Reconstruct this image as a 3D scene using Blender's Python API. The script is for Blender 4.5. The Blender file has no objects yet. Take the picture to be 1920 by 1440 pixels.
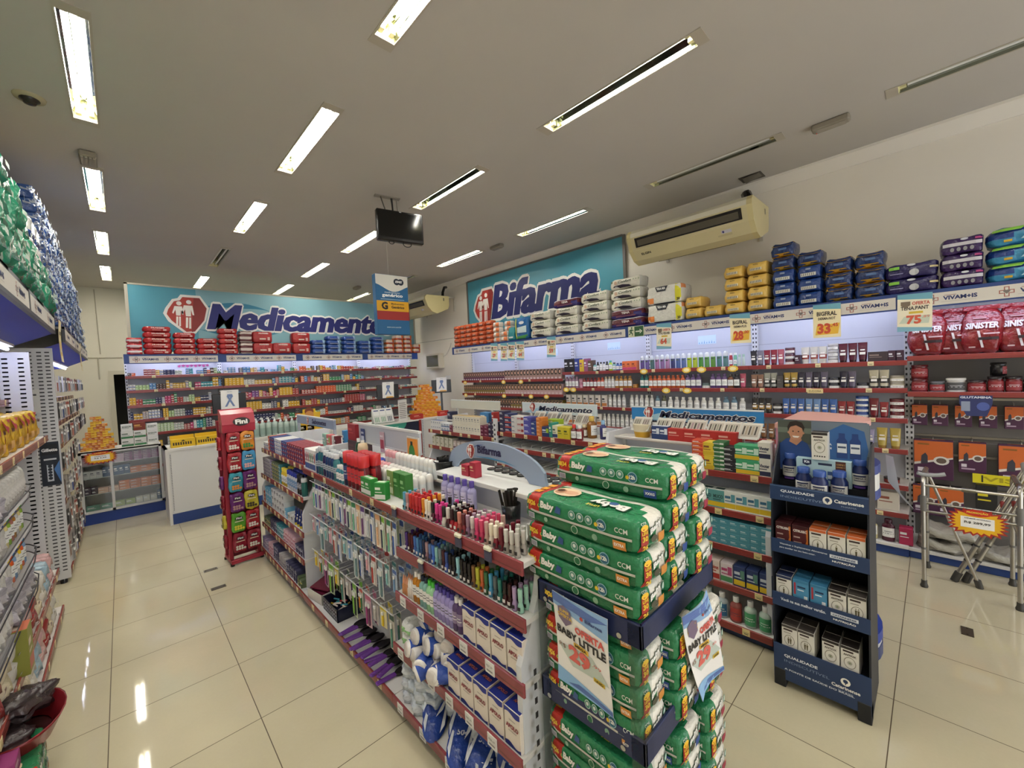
import bpy, math, random
from mathutils import Matrix, Vector
SC = bpy.context.scene
COL = SC.collection
RND = random.Random(11)
# ---------------- camera, world, exposure ----------------
cam = bpy.data.objects.new('camera', bpy.data.cameras.new('camera'))
COL.objects.link(cam)
cam.data.sensor_width = 36.0
cam.data.lens = 762.1 / 1920 * 36
cam.data.clip_start = 0.02
YAW, PIT, ROL = (math.radians(v) for v in (43.8275, -2.03, -2.66))
fw = Vector((math.sin(YAW) * math.cos(PIT), math.cos(YAW) * math.cos(PIT), math.sin(PIT)))
r0 = Vector((math.cos(YAW), -math.sin(YAW), 0)); u0 = r0.cross(fw)
rr = r0 * math.cos(ROL) + u0 * math.sin(ROL); uu = -r0 * math.sin(ROL) + u0 * math.cos(ROL)
cam.matrix_world = Matrix(((rr.x, uu.x, -fw.x, 0), (rr.y, uu.y, -fw.y, 0), (rr.z, uu.z, -fw.z, 1.837), (0, 0, 0, 1)))
SC.camera = cam
SC.view_settings.view_transform = 'Standard'; SC.view_settings.look = 'None'
SC.view_settings.gamma = 1.0; SC.view_settings.exposure = 0.92
SC.view_settings.use_curve_mapping = False
W = bpy.data.worlds.new('world'); SC.world = W; W.use_nodes = True
W.node_tree.nodes['Background'].inputs[0].default_value = (0.95, 0.97, 1.0, 1)
W.node_tree.nodes['Background'].inputs[1].default_value = 1.3
TUBE_POWER = 40.0
LED_POWER = 16.0
# ---------------- colour and materials ----------------
_lc = {}
def lin(h):
    if not isinstance(h, str): return h
    if h not in _lc:
        v = [int(h[i:i + 2], 16) / 255 for i in (0, 2, 4)]
        _lc[h] = tuple(x / 12.92 if x <= .04045 else ((x + .055) / 1.055) ** 2.4 for x in v) + (1.0,)
    return _lc[h]
def newmat(name):
    m = bpy.data.materials.new(name); m.use_nodes = True
    nt = m.node_tree; return m, nt, nt.nodes['Principled BSDF'], nt.links
def colmat(name, rough, metal=0.0, spec=.5, bump=0.0, bscale=30, coat=0.0):
    m, nt, b, lk = newmat(name)
    at = nt.nodes.new('ShaderNodeAttribute'); at.attribute_name = 'Col'
    lk.new(at.outputs['Color'], b.inputs['Base Color'])
    b.inputs['Roughness'].default_value = rough; b.inputs['Metallic'].default_value = metal
    b.inputs['Specular IOR Level'].default_value = spec
    b.inputs['Coat Weight'].default_value = coat
    if bump:
        n = nt.nodes.new('ShaderNodeTexNoise'); n.inputs['Scale'].default_value = bscale; n.inputs['Detail'].default_value = 3
        tc = nt.nodes.new('ShaderNodeTexCoord'); lk.new(tc.outputs['Object'], n.inputs['Vector'])
        bp = nt.nodes.new('ShaderNodeBump'); bp.inputs['Strength'].default_value = bump; bp.inputs['Distance'].default_value = .02
        lk.new(n.outputs['Fac'], bp.inputs['Height']); lk.new(bp.outputs['Normal'], b.inputs['Normal'])
    return m
def emat(name, col, power):
    m, nt, b, lk = newmat(name)
    b.inputs['Base Color'].default_value = lin(col); b.inputs['Emission Color'].default_value = lin(col)
    b.inputs['Emission Strength'].default_value = power
    return m
def clearmat(name, tint, tr):
    m, nt, b, lk = newmat(name)
    t = nt.nodes.new('ShaderNodeBsdfTransparent'); t.inputs[0].default_value = lin(tint)
    g = nt.nodes.new('ShaderNodeBsdfGlossy'); g.inputs['Roughness'].default_value = .06
    mx = nt.nodes.new('ShaderNodeMixShader'); mx.inputs[0].default_value = tr
    lk.new(t.outputs[0], mx.inputs[1]); lk.new(g.outputs[0], mx.inputs[2])
    lk.new(mx.outputs[0], nt.nodes['Material Output'].inputs[0])
    return m
P, G, F, M, T, E, L, S, K, R_ = range(10)
MATS = [colmat('printed_card', .5), colmat('moulded_plastic', .25), colmat('plastic_film', .22, bump=.55, bscale=26),
        colmat('brushed_metal', .28, metal=1.0), clearmat('clear_plastic', 'F4F6F6', .045),
        emat('fluorescent_tube', 'FFFAF0', TUBE_POWER), emat('shelf_light_strip', 'E3E8FF', LED_POWER),
        colmat('dark_screen', .12), colmat('painted_metal', .42, bump=.02, bscale=60), colmat('mirror_metal', .05, metal=1.0)]
# ---------------- mesh builder ----------------
_txt = {}
def glyphs(s, bold, shear):
    k = (s, bold, shear)
    if k not in _txt:
        c = bpy.data.curves.new('lettering', 'FONT'); c.body = s; c.size = 1; c.offset = bold; c.shear = shear; c.resolution_u = 2
        o = bpy.data.objects.new('lettering', c); COL.objects.link(o)
        me = o.to_mesh(); v = [(p.co.x, p.co.y) for p in me.vertices]; f = [tuple(q.vertices) for q in me.polygons]
        o.to_mesh_clear(); bpy.data.objects.remove(o); bpy.data.curves.remove(c)
        x0 = min(p[0] for p in v); x1 = max(p[0] for p in v)
        y0 = min(p[1] for p in v); y1 = max(p[1] for p in v)
        _txt[k] = ([(p[0] - x0, p[1] - y0) for p in v], f, x1 - x0, y1 - y0)
    return _txt[k]
class MB:
    def __init__(s): s.v = []; s.f = []; s.c = []; s.m = []; s.s = []
    def add(s, vs, fs, col, mat=P, smooth=False):
        b = len(s.v); s.v += [tuple(x) for x in vs]
        for i, f in enumerate(fs):
            s.f.append(tuple(b + k for k in f)); s.c.append(col[i] if isinstance(col, list) else col)
            s.m.append(mat); s.s.append(smooth)
        return s
    def quad(s, a, b, c, d, col, mat=P): return s.add([a, b, c, d], [(0, 1, 2, 3)], col, mat)
    def box(s, x0, x1, y0, y1, z0, z1, col, mat=P, b=0.0, top=None, side=None, back=None):
        fc = [side or col, side or col, col, back or col, col, top or col]
        if b <= 0:
            vs = [(x, y, z) for x in (x0, x1) for y in (y0, y1) for z in (z0, z1)]
            return s.add(vs, [(0, 1, 3, 2), (4, 6, 7, 5), (0, 4, 5, 1), (2, 3, 7, 6), (0, 2, 6, 4), (1, 5, 7, 3)], fc, mat)
        vs = []; ix = {}
        for i, x in enumerate((x0, x1)):
            for j, y in enumerate((y0, y1)):
                for k, z in enumerate((z0, z1)):
                    dx, dy, dz = b * (1 - 2 * i), b * (1 - 2 * j), b * (1 - 2 * k)
                    for a, p in enumerate(((x, y + dy, z + dz), (x + dx, y, z + dz), (x + dx, y + dy, z))):
                        ix[i, j, k, a] = len(vs); vs.append(p)
        fs = []; cs = []
        q = lambda a, i: [(j, k) for j, k in ((0, 0), (1, 0), (1, 1), (0, 1))]
        for i in (0, 1):
            fs.append([ix[i, j, k, 0] for j, k in q(0, i)]); cs.append(fc[i])
            fs.append([ix[j, i, k, 1] for j, k in q(0, i)]); cs.append(fc[2 + i])
            fs.append([ix[j, k, i, 2] for j, k in q(0, i)]); cs.append(fc[4 + i])
        for j in (0, 1):
            for k in (0, 1):
                fs.append([ix[0, j, k, 1], ix[1, j, k, 1], ix[1, j, k, 2], ix[0, j, k, 2]]); cs.append(fc[2 + j])
                fs.append([ix[j, 0, k, 0], ix[j, 1, k, 0], ix[j, 1, k, 2], ix[j, 0, k, 2]]); cs.append(fc[j])
                fs.append([ix[j, k, 0, 0], ix[j, k, 1, 0], ix[j, k, 1, 1], ix[j, k, 0, 1]]); cs.append(fc[j])
                for i in (0, 1): fs.append([ix[i, j, k, a] for a in (0, 1, 2)]); cs.append(fc[2])
        ctr = Vector(((x0 + x1) / 2, (y0 + y1) / 2, (z0 + z1) / 2)); out = []
        for f in fs:
            p = [Vector(vs[a]) for a in f]; n = (p[1] - p[0]).cross(p[2] - p[0])
            out.append(tuple(f) if n.dot(sum(p, Vector()) / len(p) - ctr) > 0 else tuple(reversed(f)))
        return s.add(vs, out, cs, mat)
    def lathe(s, prof, n, col, mat=G, x=0, y=0, cols=None, sx=1, sy=1, cap=True):
        vs = [(x + r * sx * math.cos(2 * math.pi * i / n), y + r * sy * math.sin(2 * math.pi * i / n), z) for r, z in prof for i in range(n)]
        fs = []; cs = []
        for k in range(len(prof) - 1):
            for i in range(n):
                j = (i + 1) % n
                fs.append((k * n + i, k * n + j, (k + 1) * n + j, (k + 1) * n + i)); cs.append(cols[k] if cols else col)
        s.add(vs, fs, cs, mat, True)
        if cap:
            m = len(prof) - 1
            s.add(vs[m * n:], [tuple(range(n))], cols[-1] if cols else col, mat)
            s.add(vs[:n], [tuple(reversed(range(n)))], cols[0] if cols else col, mat)
        return s
    def tube(s, pts, r, col, mat=M, n=8, ends=True):
        pts = [Vector(p) for p in pts]; vs = []; fs = []
        up = None
        for i, p in enumerate(pts):
            d = (pts[min(i + 1, len(pts) - 1)] - pts[max(i - 1, 0)]).normalized()
            if up is None: up = Vector((0, 0, 1)) if abs(d.z) < .9 else Vector((1, 0, 0))
            a = d.cross(up); a = a.normalized() if a.length > 1e-6 else d.orthogonal().normalized()
            b = a.cross(d); up = b
            for k in range(n):
                t = 2 * math.pi * k / n; vs.append(p + (a * math.cos(t) + b * math.sin(t)) * r)
        for i in range(len(pts) - 1):
            for k in range(n):
                j = (k + 1) % n; fs.append((i * n + k, (i + 1) * n + k, (i + 1) * n + j, i * n + j))
        s.add(vs, fs, col, mat, True)
        if ends: s.add(vs[:n], [tuple(range(n))], col, mat).add(vs[-n:], [tuple(reversed(range(n)))], col, mat)
        return s
    def poly(s, pts, fr, th, col, mat=P, edge=None):
        """polygon outline (a,b) given thickness th behind a frame"""
        n = len(pts); f0 = [fr(a, b, 0) for a, b in pts]; f1 = [fr(a, b, -th) for a, b in pts]
        s.add(f0, [tuple(range(n))], col, mat).add(f1, [tuple(reversed(range(n)))], edge or col, mat)
        s.add(f0 + f1, [(i, n + i, n + (i + 1) % n, (i + 1) % n) for i in range(n)], edge or col, mat)
        return s
    def rect(s, fr, a0, a1, b0, b1, col, mat=P, d=.001):
        return s.add([fr(a0, b0, d), fr(a1, b0, d), fr(a1, b1, d), fr(a0, b1, d)], [(0, 1, 2, 3)], col, mat)
    def disc(s, fr, a, b, r, col, mat=P, d=.001, n=14, ry=None):
        ry = ry or r
        return s.add([fr(a + r * math.cos(2 * math.pi * i / n), b + ry * math.sin(2 * math.pi * i / n), d) for i in range(n)], [tuple(range(n))], col, mat)
    def shape(s, fr, pts, col, mat=P, d=.001):
        return s.add([fr(a, b, d) for a, b in pts], [tuple(range(len(pts)))], col, mat)
    def text(s, t, fr, a, b, h, col, w=None, bold=.0, shear=0.0, al='c', d=.0015, mat=P):
        """lettering with cap height about h, centred (or l/r aligned) on a, baseline b; w fixes the width"""
        if bold > .03:                      # heavy lettering: overlaid strokes
            self_d = (bold - .02) * h
            for k, (ex, ey) in enumerate(((-self_d, 0), (self_d, 0), (0, self_d), (0, -self_d))): s.text(t, fr, a + ex * .7, b + ey * .7, h, col, w, .028, shear, al, d - .00012 * (k + 1), mat)
            bold = .028
        v, f, tw, th = glyphs(t, bold, shear)
        ky = h / th; kx = w / tw if w else ky * .95
        ox = a - tw * kx * {'c': .5, 'l': 0, 'r': 1}[al]
        return s.add([fr(ox + x * kx, b + y * ky, d) for x, y in v], f, col, mat)
    def mesh(s, name):
        me = bpy.data.meshes.new(name); me.from_pydata(s.v, [], s.f)
        used = sorted(set(s.m)) or [0]
        for i in used: me.materials.append(MATS[i])
        mp = {k: i for i, k in enumerate(used)}
        me.polygons.foreach_set('material_index', [mp[k] for k in s.m])
        me.polygons.foreach_set('use_smooth', s.s)
        at = me.color_attributes.new('Col', 'FLOAT_COLOR', 'CORNER'); buf = []
        for f, c in zip(s.f, s.c): buf += list(lin(c)) * len(f)
        at.data.foreach_set('color', buf)
        me.update(); return me
def fy(y=0, ox=0, oz=0, k=1):            # frame of a face that looks toward -Y
    return lambda a, b, d: (ox + a * k, y - d, oz + b * k)
def fz(z=0, ox=0, oy=0):                 # face that looks up
    return lambda a, b, d: (ox + a, oy + b, z + d)
def fxm(x=0, oy=0, oz=0):                # looks toward -X (right of the face is -Y)
    return lambda a, b, d: (x - d, oy - a, oz + b)
def fxp(x=0, oy=0, oz=0):                # looks toward +X
    return lambda a, b, d: (x + d, oy + a, oz + b)
# ---------------- scene objects ----------------
def tag(o, label, cat, group=None, kind=None):
    if label: o['label'] = label
    if cat: o['category'] = cat
    if group: o['group'] = group
    if kind: o['kind'] = kind
    return o
def put(name, data, parent=None, loc=(0, 0, 0), rz=0.0, sc=None):
    o = bpy.data.objects.new(name, data); COL.objects.link(o)
    o.parent = parent; o.location = loc; o.rotation_euler = (0, 0, rz)
    if sc: o.scale = sc
    return o
def obj(name, mb, parent=None, loc=(0, 0, 0), rz=0.0, label=None):
    o = put(name, mb.mesh(name), parent, loc, rz)
    if label: o['label'] = label
    return o
def thing(name, label, cat, loc=(0, 0, 0), rz=0.0, group=None, mb=None):
    return tag(put(name, mb.mesh(name) if mb else None, None, loc, rz), label, cat, group)
def struct(name, mb): return tag(obj(name, mb), None, None, kind='structure')
class Kind:
    """one kind of goods: a body mesh and its part meshes, ready to be copied"""
    def __init__(s, name, cat, desc, w, d, h, body, parts=()):
        s.name, s.cat, s.desc, s.w, s.d, s.h = name, cat, desc, w, d, h
        s.me = body.mesh(name); s.parts = [(n, b.mesh(n)) for n, b in parts]
    def at(s, loc, rz, label, group, sc=None, tilt=None):
        o = put(s.name, s.me, None, loc, rz, sc)
        if tilt: o.rotation_euler = (tilt[0], tilt[1], rz)
        for n, me in s.parts: put(n, me, o)
        return tag(o, label, s.cat, group)
ONES = 'first second third fourth fifth sixth seventh eighth ninth tenth eleventh twelfth thirteenth fourteenth fifteenth sixteenth seventeenth eighteenth nineteenth'.split()
TENS = 'twentieth thirtieth fortieth fiftieth sixtieth seventieth eightieth ninetieth'.split()
TEN = 'twenty thirty forty fifty sixty seventy eighty ninety'.split()
def nth(i):
    if i < 20: return ONES[i - 1]
    t, u = divmod(i, 10)
    return TENS[t - 2] if u == 0 else TEN[t - 2] + '-' + ONES[u - 1]
def lvl(k, n):
    """place in a stack counted from its foot"""
    return '' if n == 1 else ('lowest' if k == 0 else 'topmost' if k == n - 1 else nth(k + 1) + ' up')
class Fr:
    """frame along a shelf front: a runs along it, b goes back into it"""
    def __init__(s, x, y, rz): s.x, s.y, s.rz = x, y, math.radians(rz); s.c, s.n = math.cos(s.rz), math.sin(s.rz)
    def p(s, a, b, z): return (s.x + a * s.c - b * s.n, s.y + a * s.n + b * s.c, z)
def row(fr, a0, z, items, where, group, end, b=.02, gap=.004, a1=None, jit=.02, count0=0):
    """items: (kind, times, high, deep); labels count places along the row from the named end"""
    tot = sum((k.w + gap) * n if k else n for k, n, h, dp in items)
    st = (a1 - a0) / tot if a1 else 1.0
    a = a0; i = count0
    for k, n, hi, dp in items:
        if k is None: a += n * st; continue
        for _ in range(n):
            i += 1; w = (k.w + gap) * st
            for q in range(dp):
                for v in range(hi):
                    bits = [lvl(v, hi), (nth(q + 1) + ' deep') if dp > 1 else '']
                    bits = ' '.join(x for x in bits if x)
                    lab = f"{k.desc}, {bits + ', ' if bits else ''}{nth(i)} place from {end} {where}"
                    loc = fr.p(a + w / 2, b + k.d / 2 + q * (k.d + .006), z + v * (k.h + .0008) + .0005)
                    k.at(loc, fr.rz + RND.uniform(-jit, jit), lab, group)
            a += w
    return i
# ---------------- room ----------------
XW, YB, ZC, XL, YF = 5.42, 11.5, 3.84, -1.15, -3.6
def wallmat(name, col, rough=.7, bump=.03):
    m, nt, b, lk = newmat(name)
    n = nt.nodes.new('ShaderNodeTexNoise'); n.inputs['Scale'].default_value = 1.3; n.inputs['Detail'].default_value = 5
    tc = nt.nodes.new('ShaderNodeTexCoord'); lk.new(tc.outputs['Object'], n.inputs['Vector'])
    mr = nt.nodes.new('ShaderNodeMapRange'); mr.inputs[3].default_value = .94; mr.inputs[4].default_value = 1.04
    mx = nt.nodes.new('ShaderNodeMix'); mx.data_type = 'RGBA'; mx.blend_type = 'MULTIPLY'; mx.inputs[0].default_value = 1
    mx.inputs[6].default_value = lin(col)
    lk.new(n.outputs['Fac'], mr.inputs[0]); lk.new(mr.outputs[0], mx.inputs[7]); lk.new(mx.outputs[2], b.inputs['Base Color'])
    b.inputs['Roughness'].default_value = rough
    return m
def floormat():
    m, nt, b, lk = newmat('polished_porcelain_tile')
    N = nt.nodes.new
    tc = N('ShaderNodeTexCoord'); sp = N('ShaderNodeSeparateXYZ'); lk.new(tc.outputs['Object'], sp.inputs[0])
    def mth(op, a, bb=None):
        n = N('ShaderNodeMath'); n.operation = op
        for i, v in enumerate((a, bb)):
            if v is None: continue
            if isinstance(v, (int, float)): n.inputs[i].default_value = v
            else: lk.new(v, n.inputs[i])
        return n.outputs[0]
    ds = []; cells = []
    for ax, off in ((0, -.1543), (1, .162)):
        t = mth('DIVIDE', mth('SUBTRACT', sp.outputs[ax], off), .6)
        fr = mth('FRACT', t); cells.append(mth('FLOOR', t))
        ds.append(mth('MINIMUM', fr, mth('SUBTRACT', 1.0, fr)))
    g = mth('LESS_THAN', mth('MINIMUM', ds[0], ds[1]), .0036)
    cv = N('ShaderNodeCombineXYZ'); lk.new(cells[0], cv.inputs[0]); lk.new(cells[1], cv.inputs[1])
    wn = N('ShaderNodeTexWhiteNoise'); lk.new(cv.outputs[0], wn.inputs['Vector'])
    n1 = N('ShaderNodeTexNoise'); n1.inputs['Scale'].default_value = 2.2; n1.inputs['Detail'].default_value = 6; lk.new(tc.outputs['Object'], n1.inputs['Vector'])
    n2 = N('ShaderNodeTexNoise'); n2.inputs['Scale'].default_value = 60; n2.inputs['Detail'].default_value = 2; lk.new(tc.outputs['Object'], n2.inputs['Vector'])
    v = mth('ADD', mth('MULTIPLY', n1.outputs['Fac'], .22), mth('ADD', mth('MULTIPLY', wn.outputs['Value'], .05), mth('MULTIPLY', n2.outputs['Fac'], .05)))
    v = mth('ADD', v, .84)
    mx = N('ShaderNodeMix'); mx.data_type = 'RGBA'; mx.blend_type = 'MULTIPLY'; mx.inputs[0].default_value = 1; mx.inputs[6].default_value = lin('C3BA9E'); lk.new(v, mx.inputs[7])
    m2 = N('ShaderNodeMix'); m2.data_type = 'RGBA'; lk.new(g, m2.inputs[0]); lk.new(mx.outputs[2], m2.inputs[6]); m2.inputs[7].default_value = lin('5A4C38')
    lk.new(m2.outputs[2], b.inputs['Base Color'])
    ro = mth('ADD', mth('MULTIPLY', g, .5), mth('ADD', .025, mth('MULTIPLY', n1.outputs['Fac'], .04)))
    lk.new(ro, b.inputs['Roughness']); b.inputs['Specular IOR Level'].default_value = .42
    return m
WALL = wallmat('cream_wall_paint', 'E2DBCA'); CEIL = wallmat('ceiling_paint', 'C0BBB3', .8); FLOOR = floormat()
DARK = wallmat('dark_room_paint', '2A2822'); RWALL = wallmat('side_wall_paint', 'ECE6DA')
MATS += [WALL, CEIL, FLOOR, DARK, RWALL]; WA, CE, FL, DK, RW = range(10, 15)
struct('floor', MB().box(XL, XW + .1, YF, YB + 1.2, -.12, 0, 'FFFFFF', FL))
# luminaires: (x, y, lit tubes) recessed into holes of the ceiling
LAMPS = [(-.075, 1.65, 2), (-.075, 3.77, 2), (-.075, 5.91, 2), (-.075, 7.98, 2), (-.075, 10.02, 2), (-.075, -.5, 2),
         (1.25, 1.66, 2), (1.25, 3.72, 2), (1.25, 5.84, 2), (1.25, 7.95, 0), (1.25, 10.05, 2), (1.25, -.5, 2),
         (2.70, 1.63, 1), (2.70, 3.73, 1), (2.70, 5.95, 2), (2.70, 7.95, 2), (2.70, 10.0, 2), (2.70, -.5, 2),
         (4.42, -.42, 0), (4.44, 1.60, 0), (4.43, 3.70, 1), (4.44, 5.85, 2), (4.42, 7.95, 0), (4.42, 10.05, 1)]
HW, HL = .062, .60
def ceiling():
    mb = MB()
    xs = sorted({XL, XW + .1} | {round(x + s * HW, 4) for x, y, t in LAMPS for s in (-1, 1)})
    ys = sorted({YF, YB + .1} | {round(y + s * HL, 4) for x, y, t in LAMPS for s in (-1, 1)})
    for i in range(len(xs) - 1):
        for j in range(len(ys) - 1):
            cx, cy = (xs[i] + xs[i + 1]) / 2, (ys[j] + ys[j + 1]) / 2
            if any(abs(cx - x) < HW and abs(cy - y) < HL for x, y, t in LAMPS): continue
            mb.quad((xs[i], ys[j], ZC), (xs[i], ys[j + 1], ZC), (xs[i + 1], ys[j + 1], ZC), (xs[i + 1], ys[j], ZC), 'FFFFFF', CE)
    mb.box(XL, XW + .1, YF, YB + .1, ZC + .16, ZC + .2, 'FFFFFF', CE)
    return mb
struct('ceiling', ceiling())
def lamp(x, y, lit):
    rows = {-.075: 'first lamp row beside the tall nappy stacks', 1.25: 'second lamp row over the main aisle', 2.7: 'third lamp row over the shelving islands', 4.43: 'row of lamps along the signboard wall'}
    rw = rows[min(rows, key=lambda k: abs(k - x))]
    i = int(round((y + .5) / 2.1)) + 1
    st = {0: 'unlit', 1: 'half-lit', 2: 'lit'}[lit]
    t = thing('ceiling_lamp', f'{st} recessed tube lamp, {nth(i)} from shopfront in {rw}', 'ceiling lamp', (x, y, ZC), 0, 'recessed fluorescent ceiling lamps')
    fr = MB()
    for s in (-1, 1):
        fr.box(s * HW - .012 if s < 0 else HW, -HW if s < 0 else HW + .012, -.67, .67, -.005, 0, 'B4AC9C', K)
        fr.box(-HW, HW, s * .635 - .035, s * .635 + .035, -.005, 0, 'B4AC9C', K)
    obj('trim_frame', fr, t)
    rf = MB()
    rf.quad((-HW, -HL, 0), (-HW, HL, 0), (-HW + .018, HL, .09), (-HW + .018, -HL, .09), 'B4B8B0', R_)
    rf.quad((HW, HL, 0), (HW, -HL, 0), (HW - .018, -HL, .09), (HW - .018, HL, .09), 'B4B8B0', R_)
    rf.quad((-HW + .018, -HL, .09), (-HW + .018, HL, .09), (HW - .018, HL, .09), (HW - .018, -HL, .09), 'B4B8B0', R_)
    rf.quad((-.018, -HL, .09), (-.018, HL, .09), (0, HL, .04), (0, -HL, .04), 'B4B8B0', R_)
    rf.quad((.018, HL, .09), (.018, -HL, .09), (0, -HL, .04), (0, HL, .04), 'B4B8B0', R_)
    obj('reflector', rf, t)
    for s in (-1, 1):
        ec = MB()
        ec.add([(-HW, s * HL, 0), (HW, s * HL, 0), (HW - .018, s * (HL - .03), .09), (-HW + .018, s * (HL - .03), .09)], [(0, 1, 2, 3)], 'E9E2A8', K)
        for q in (-1, 1): ec.box(q * .033 - .014, q * .033 + .014, s * HL - (.045 if s > 0 else 0), s * HL + (.045 if s < 0 else 0), .02, .07, 'E4DDB0', G)
        obj('end_cap', ec, t)
    for q in (-1, 1):
        on = lit == 2 or (lit == 1 and q < 0)
        if lit == 1 and not on: continue
        obj('tube', MB().tube([(q * .033, -.55, .035), (q * .033, .55, .035)], .0125, 'EDEDE8', E if on else G, 10), t)
for a in LAMPS: lamp(*a)
# walls (the back wall has a doorway, the shop front is open to the street)
mb = MB(); DX0, DX1, DZ = -.10, .80, 2.11
mb.box(XL, DX0, YB, YB + .12, 0, ZC + .16, 'FFFFFF', WA).box(DX1, XW + .1, YB, YB + .12, 0, ZC + .16, 'FFFFFF', WA).box(DX0, DX1, YB, YB + .12, DZ, ZC + .16, 'FFFFFF', WA)
struct('wall_back', mb)
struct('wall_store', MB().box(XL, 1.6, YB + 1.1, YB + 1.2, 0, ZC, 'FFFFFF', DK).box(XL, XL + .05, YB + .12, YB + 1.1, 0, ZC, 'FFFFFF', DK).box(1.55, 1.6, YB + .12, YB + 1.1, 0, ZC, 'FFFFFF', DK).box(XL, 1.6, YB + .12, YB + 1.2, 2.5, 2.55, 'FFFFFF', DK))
mb = MB()
for x0, x1 in ((DX0 - .075, DX0), (DX1, DX1 + .075)): mb.box(x0, x1, YB - .02, YB, 0, DZ + .075, 'CFC7B2', K)
mb.box(DX0, DX1, YB - .02, YB, DZ, DZ + .075, 'CFC7B2', K)
struct('trim_1', mb)
struct('wall_right', MB().box(XW, XW + .1, YF, YB + .12, 0, ZC + .16, 'FFFFFF', RW))
struct('wall_left', MB().box(XL - .1, XL, YF, YB + .12, 0, ZC + .16, 'FFFFFF', WA))
struct('trim_2', MB().add([(XW, YF, 3.72), (XW - .02, YF, 3.72), (XW - .11, YF, 3.815), (XW - .11, YF, ZC), (XW, YF, ZC), (XW, YB, 3.72), (XW - .02, YB, 3.72), (XW - .11, YB, 3.815), (XW - .11, YB, ZC), (XW, YB, ZC)],
       [(0, 1, 6, 5), (1, 2, 7, 6), (2, 3, 8, 7)], 'FFFFFF', RW))
struct('wall_front', MB().box(XL, -.6, YF - .1, YF, 0, ZC + .16, 'FFFFFF', WA).box(-.6, XW, YF - .1, YF, 2.9, ZC + .16, 'FFFFFF', WA))
# conduits and panel joint on the back wall
mb = MB()
mb.tube([(-.8, YB - .012, 2.45), (.05, YB - .012, 2.45)], .010, 'B9B19C', G).tube([(-.3, YB - .012, 2.45), (-.3, YB - .012, 2.02)], .010, 'B9B19C', G)
thing('cable_conduit', 'thin horizontal cable conduit crossing the cream back wall above the dark doorway', 'conduit', mb=mb)
mb = MB().tube([(-.28, YB - .012, 3.80), (-.26, YB - .012, 2.52)], .007, 'B0A893', G)
thing('wall_cable', 'thin vertical cable running down the cream back wall from the ceiling', 'cable', mb=mb)
# things fixed to the ceiling
def ceil_box(x, y, label, led=False):
    t = thing('emergency_light', label, 'emergency light', (x, y, ZC), 0, 'ceiling emergency lights')
    obj('housing', MB().box(-.045, .045, -.13, .13, -.055, 0, '8F8778', K, .012), t)
    obj('lens', MB().box(-.035, .035, -.10, .10, -.060, -.055, '9C9486', G), t)
    if led: obj('indicator', MB().lathe([(.004, -.064), (.005, -.06)], 8, 'E04030', G, .02, .1), t)
ceil_box(4.50, .605, 'grey emergency light on the ceiling with a red indicator, near the unlit lamp', True)
ceil_box(4.47, 4.86, 'grey emergency light on the ceiling above the Bifarma signboard')
ceil_box(3.9, 8.9, 'grey emergency light on the ceiling above the medicine wall sign')
t = thing('emergency_light', 'grey ribbed emergency light on the ceiling between two lamps beside the nappy stacks', 'emergency light', (-.09, 5.03, ZC), 0, 'ceiling emergency lights')
obj('housing', MB().box(-.055, .055, -.12, .12, -.05, 0, '8F8778', K, .01), t)
mb = MB()
for i in range(4): mb.box(-.045 + i * .025, -.03 + i * .025, -.10, .03, -.06, -.05, 'A9A294', G)
obj('lens', mb, t)
t = thing('smoke_detector', 'small round smoke detector on the ceiling above the tall nappy stacks', 'smoke detector', (-.336, 4.256, ZC))
obj('base', MB().lathe([(.03, -.016), (.075, -.014), (.08, 0)], 18, 'B4A888'), t)
obj('sensor', MB().lathe([(.012, -.05), (.03, -.045), (.034, -.035), (.05, -.022), (.05, -.016)], 14, '2A241C'), t)
t = thing('ceiling_hatch', 'dark damaged opening in the ceiling behind the large air conditioner', 'ceiling hole')
obj('opening', MB().box(5.06, 5.25, 1.28, 1.5, ZC - .004, ZC - .001, '4A443C'), t)
obj('flap', MB().add([(5.08, 1.3, ZC - .005), (5.2, 1.3, ZC - .005), (5.2, 1.46, ZC - .035), (5.06, 1.46, ZC - .02)], [(0, 1, 2, 3)], '6A6458', K), t)
# electrical covers in the floor
for x, y, ln, lab in ((.53, 4.965, 'N', 'grey metal floor socket cover beside the red sweets rack'), (.525, 4.48, 'N', 'dark patterned floor socket cover in the aisle, farther from sweets rack'), (3.86, -.135, 'S', 'dark brown floor socket cover in the aisle before the walking frames')):
    t = thing('floor_cover', lab, 'floor cover', (x, y, 0), 0, 'floor socket covers')
    dk = {'N': '4E463A', 'S': '40362A'}[ln]
    (wx, wy) = (.055, .028)
    obj('plate', MB().box(-wx, wx, -wy, wy, .0005, .004, '8C867A' if y > 4.9 else dk, M if y > 4.9 else K), t)
    obj('screw', MB().lathe([(.006, .004), (.005, .006)], 8, '3A342C', M, -wx + .012, 0), t)
    obj('screw', MB().lathe([(.006, .004), (.005, .006)], 8, '3A342C', M, wx - .012, 0), t)
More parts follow.
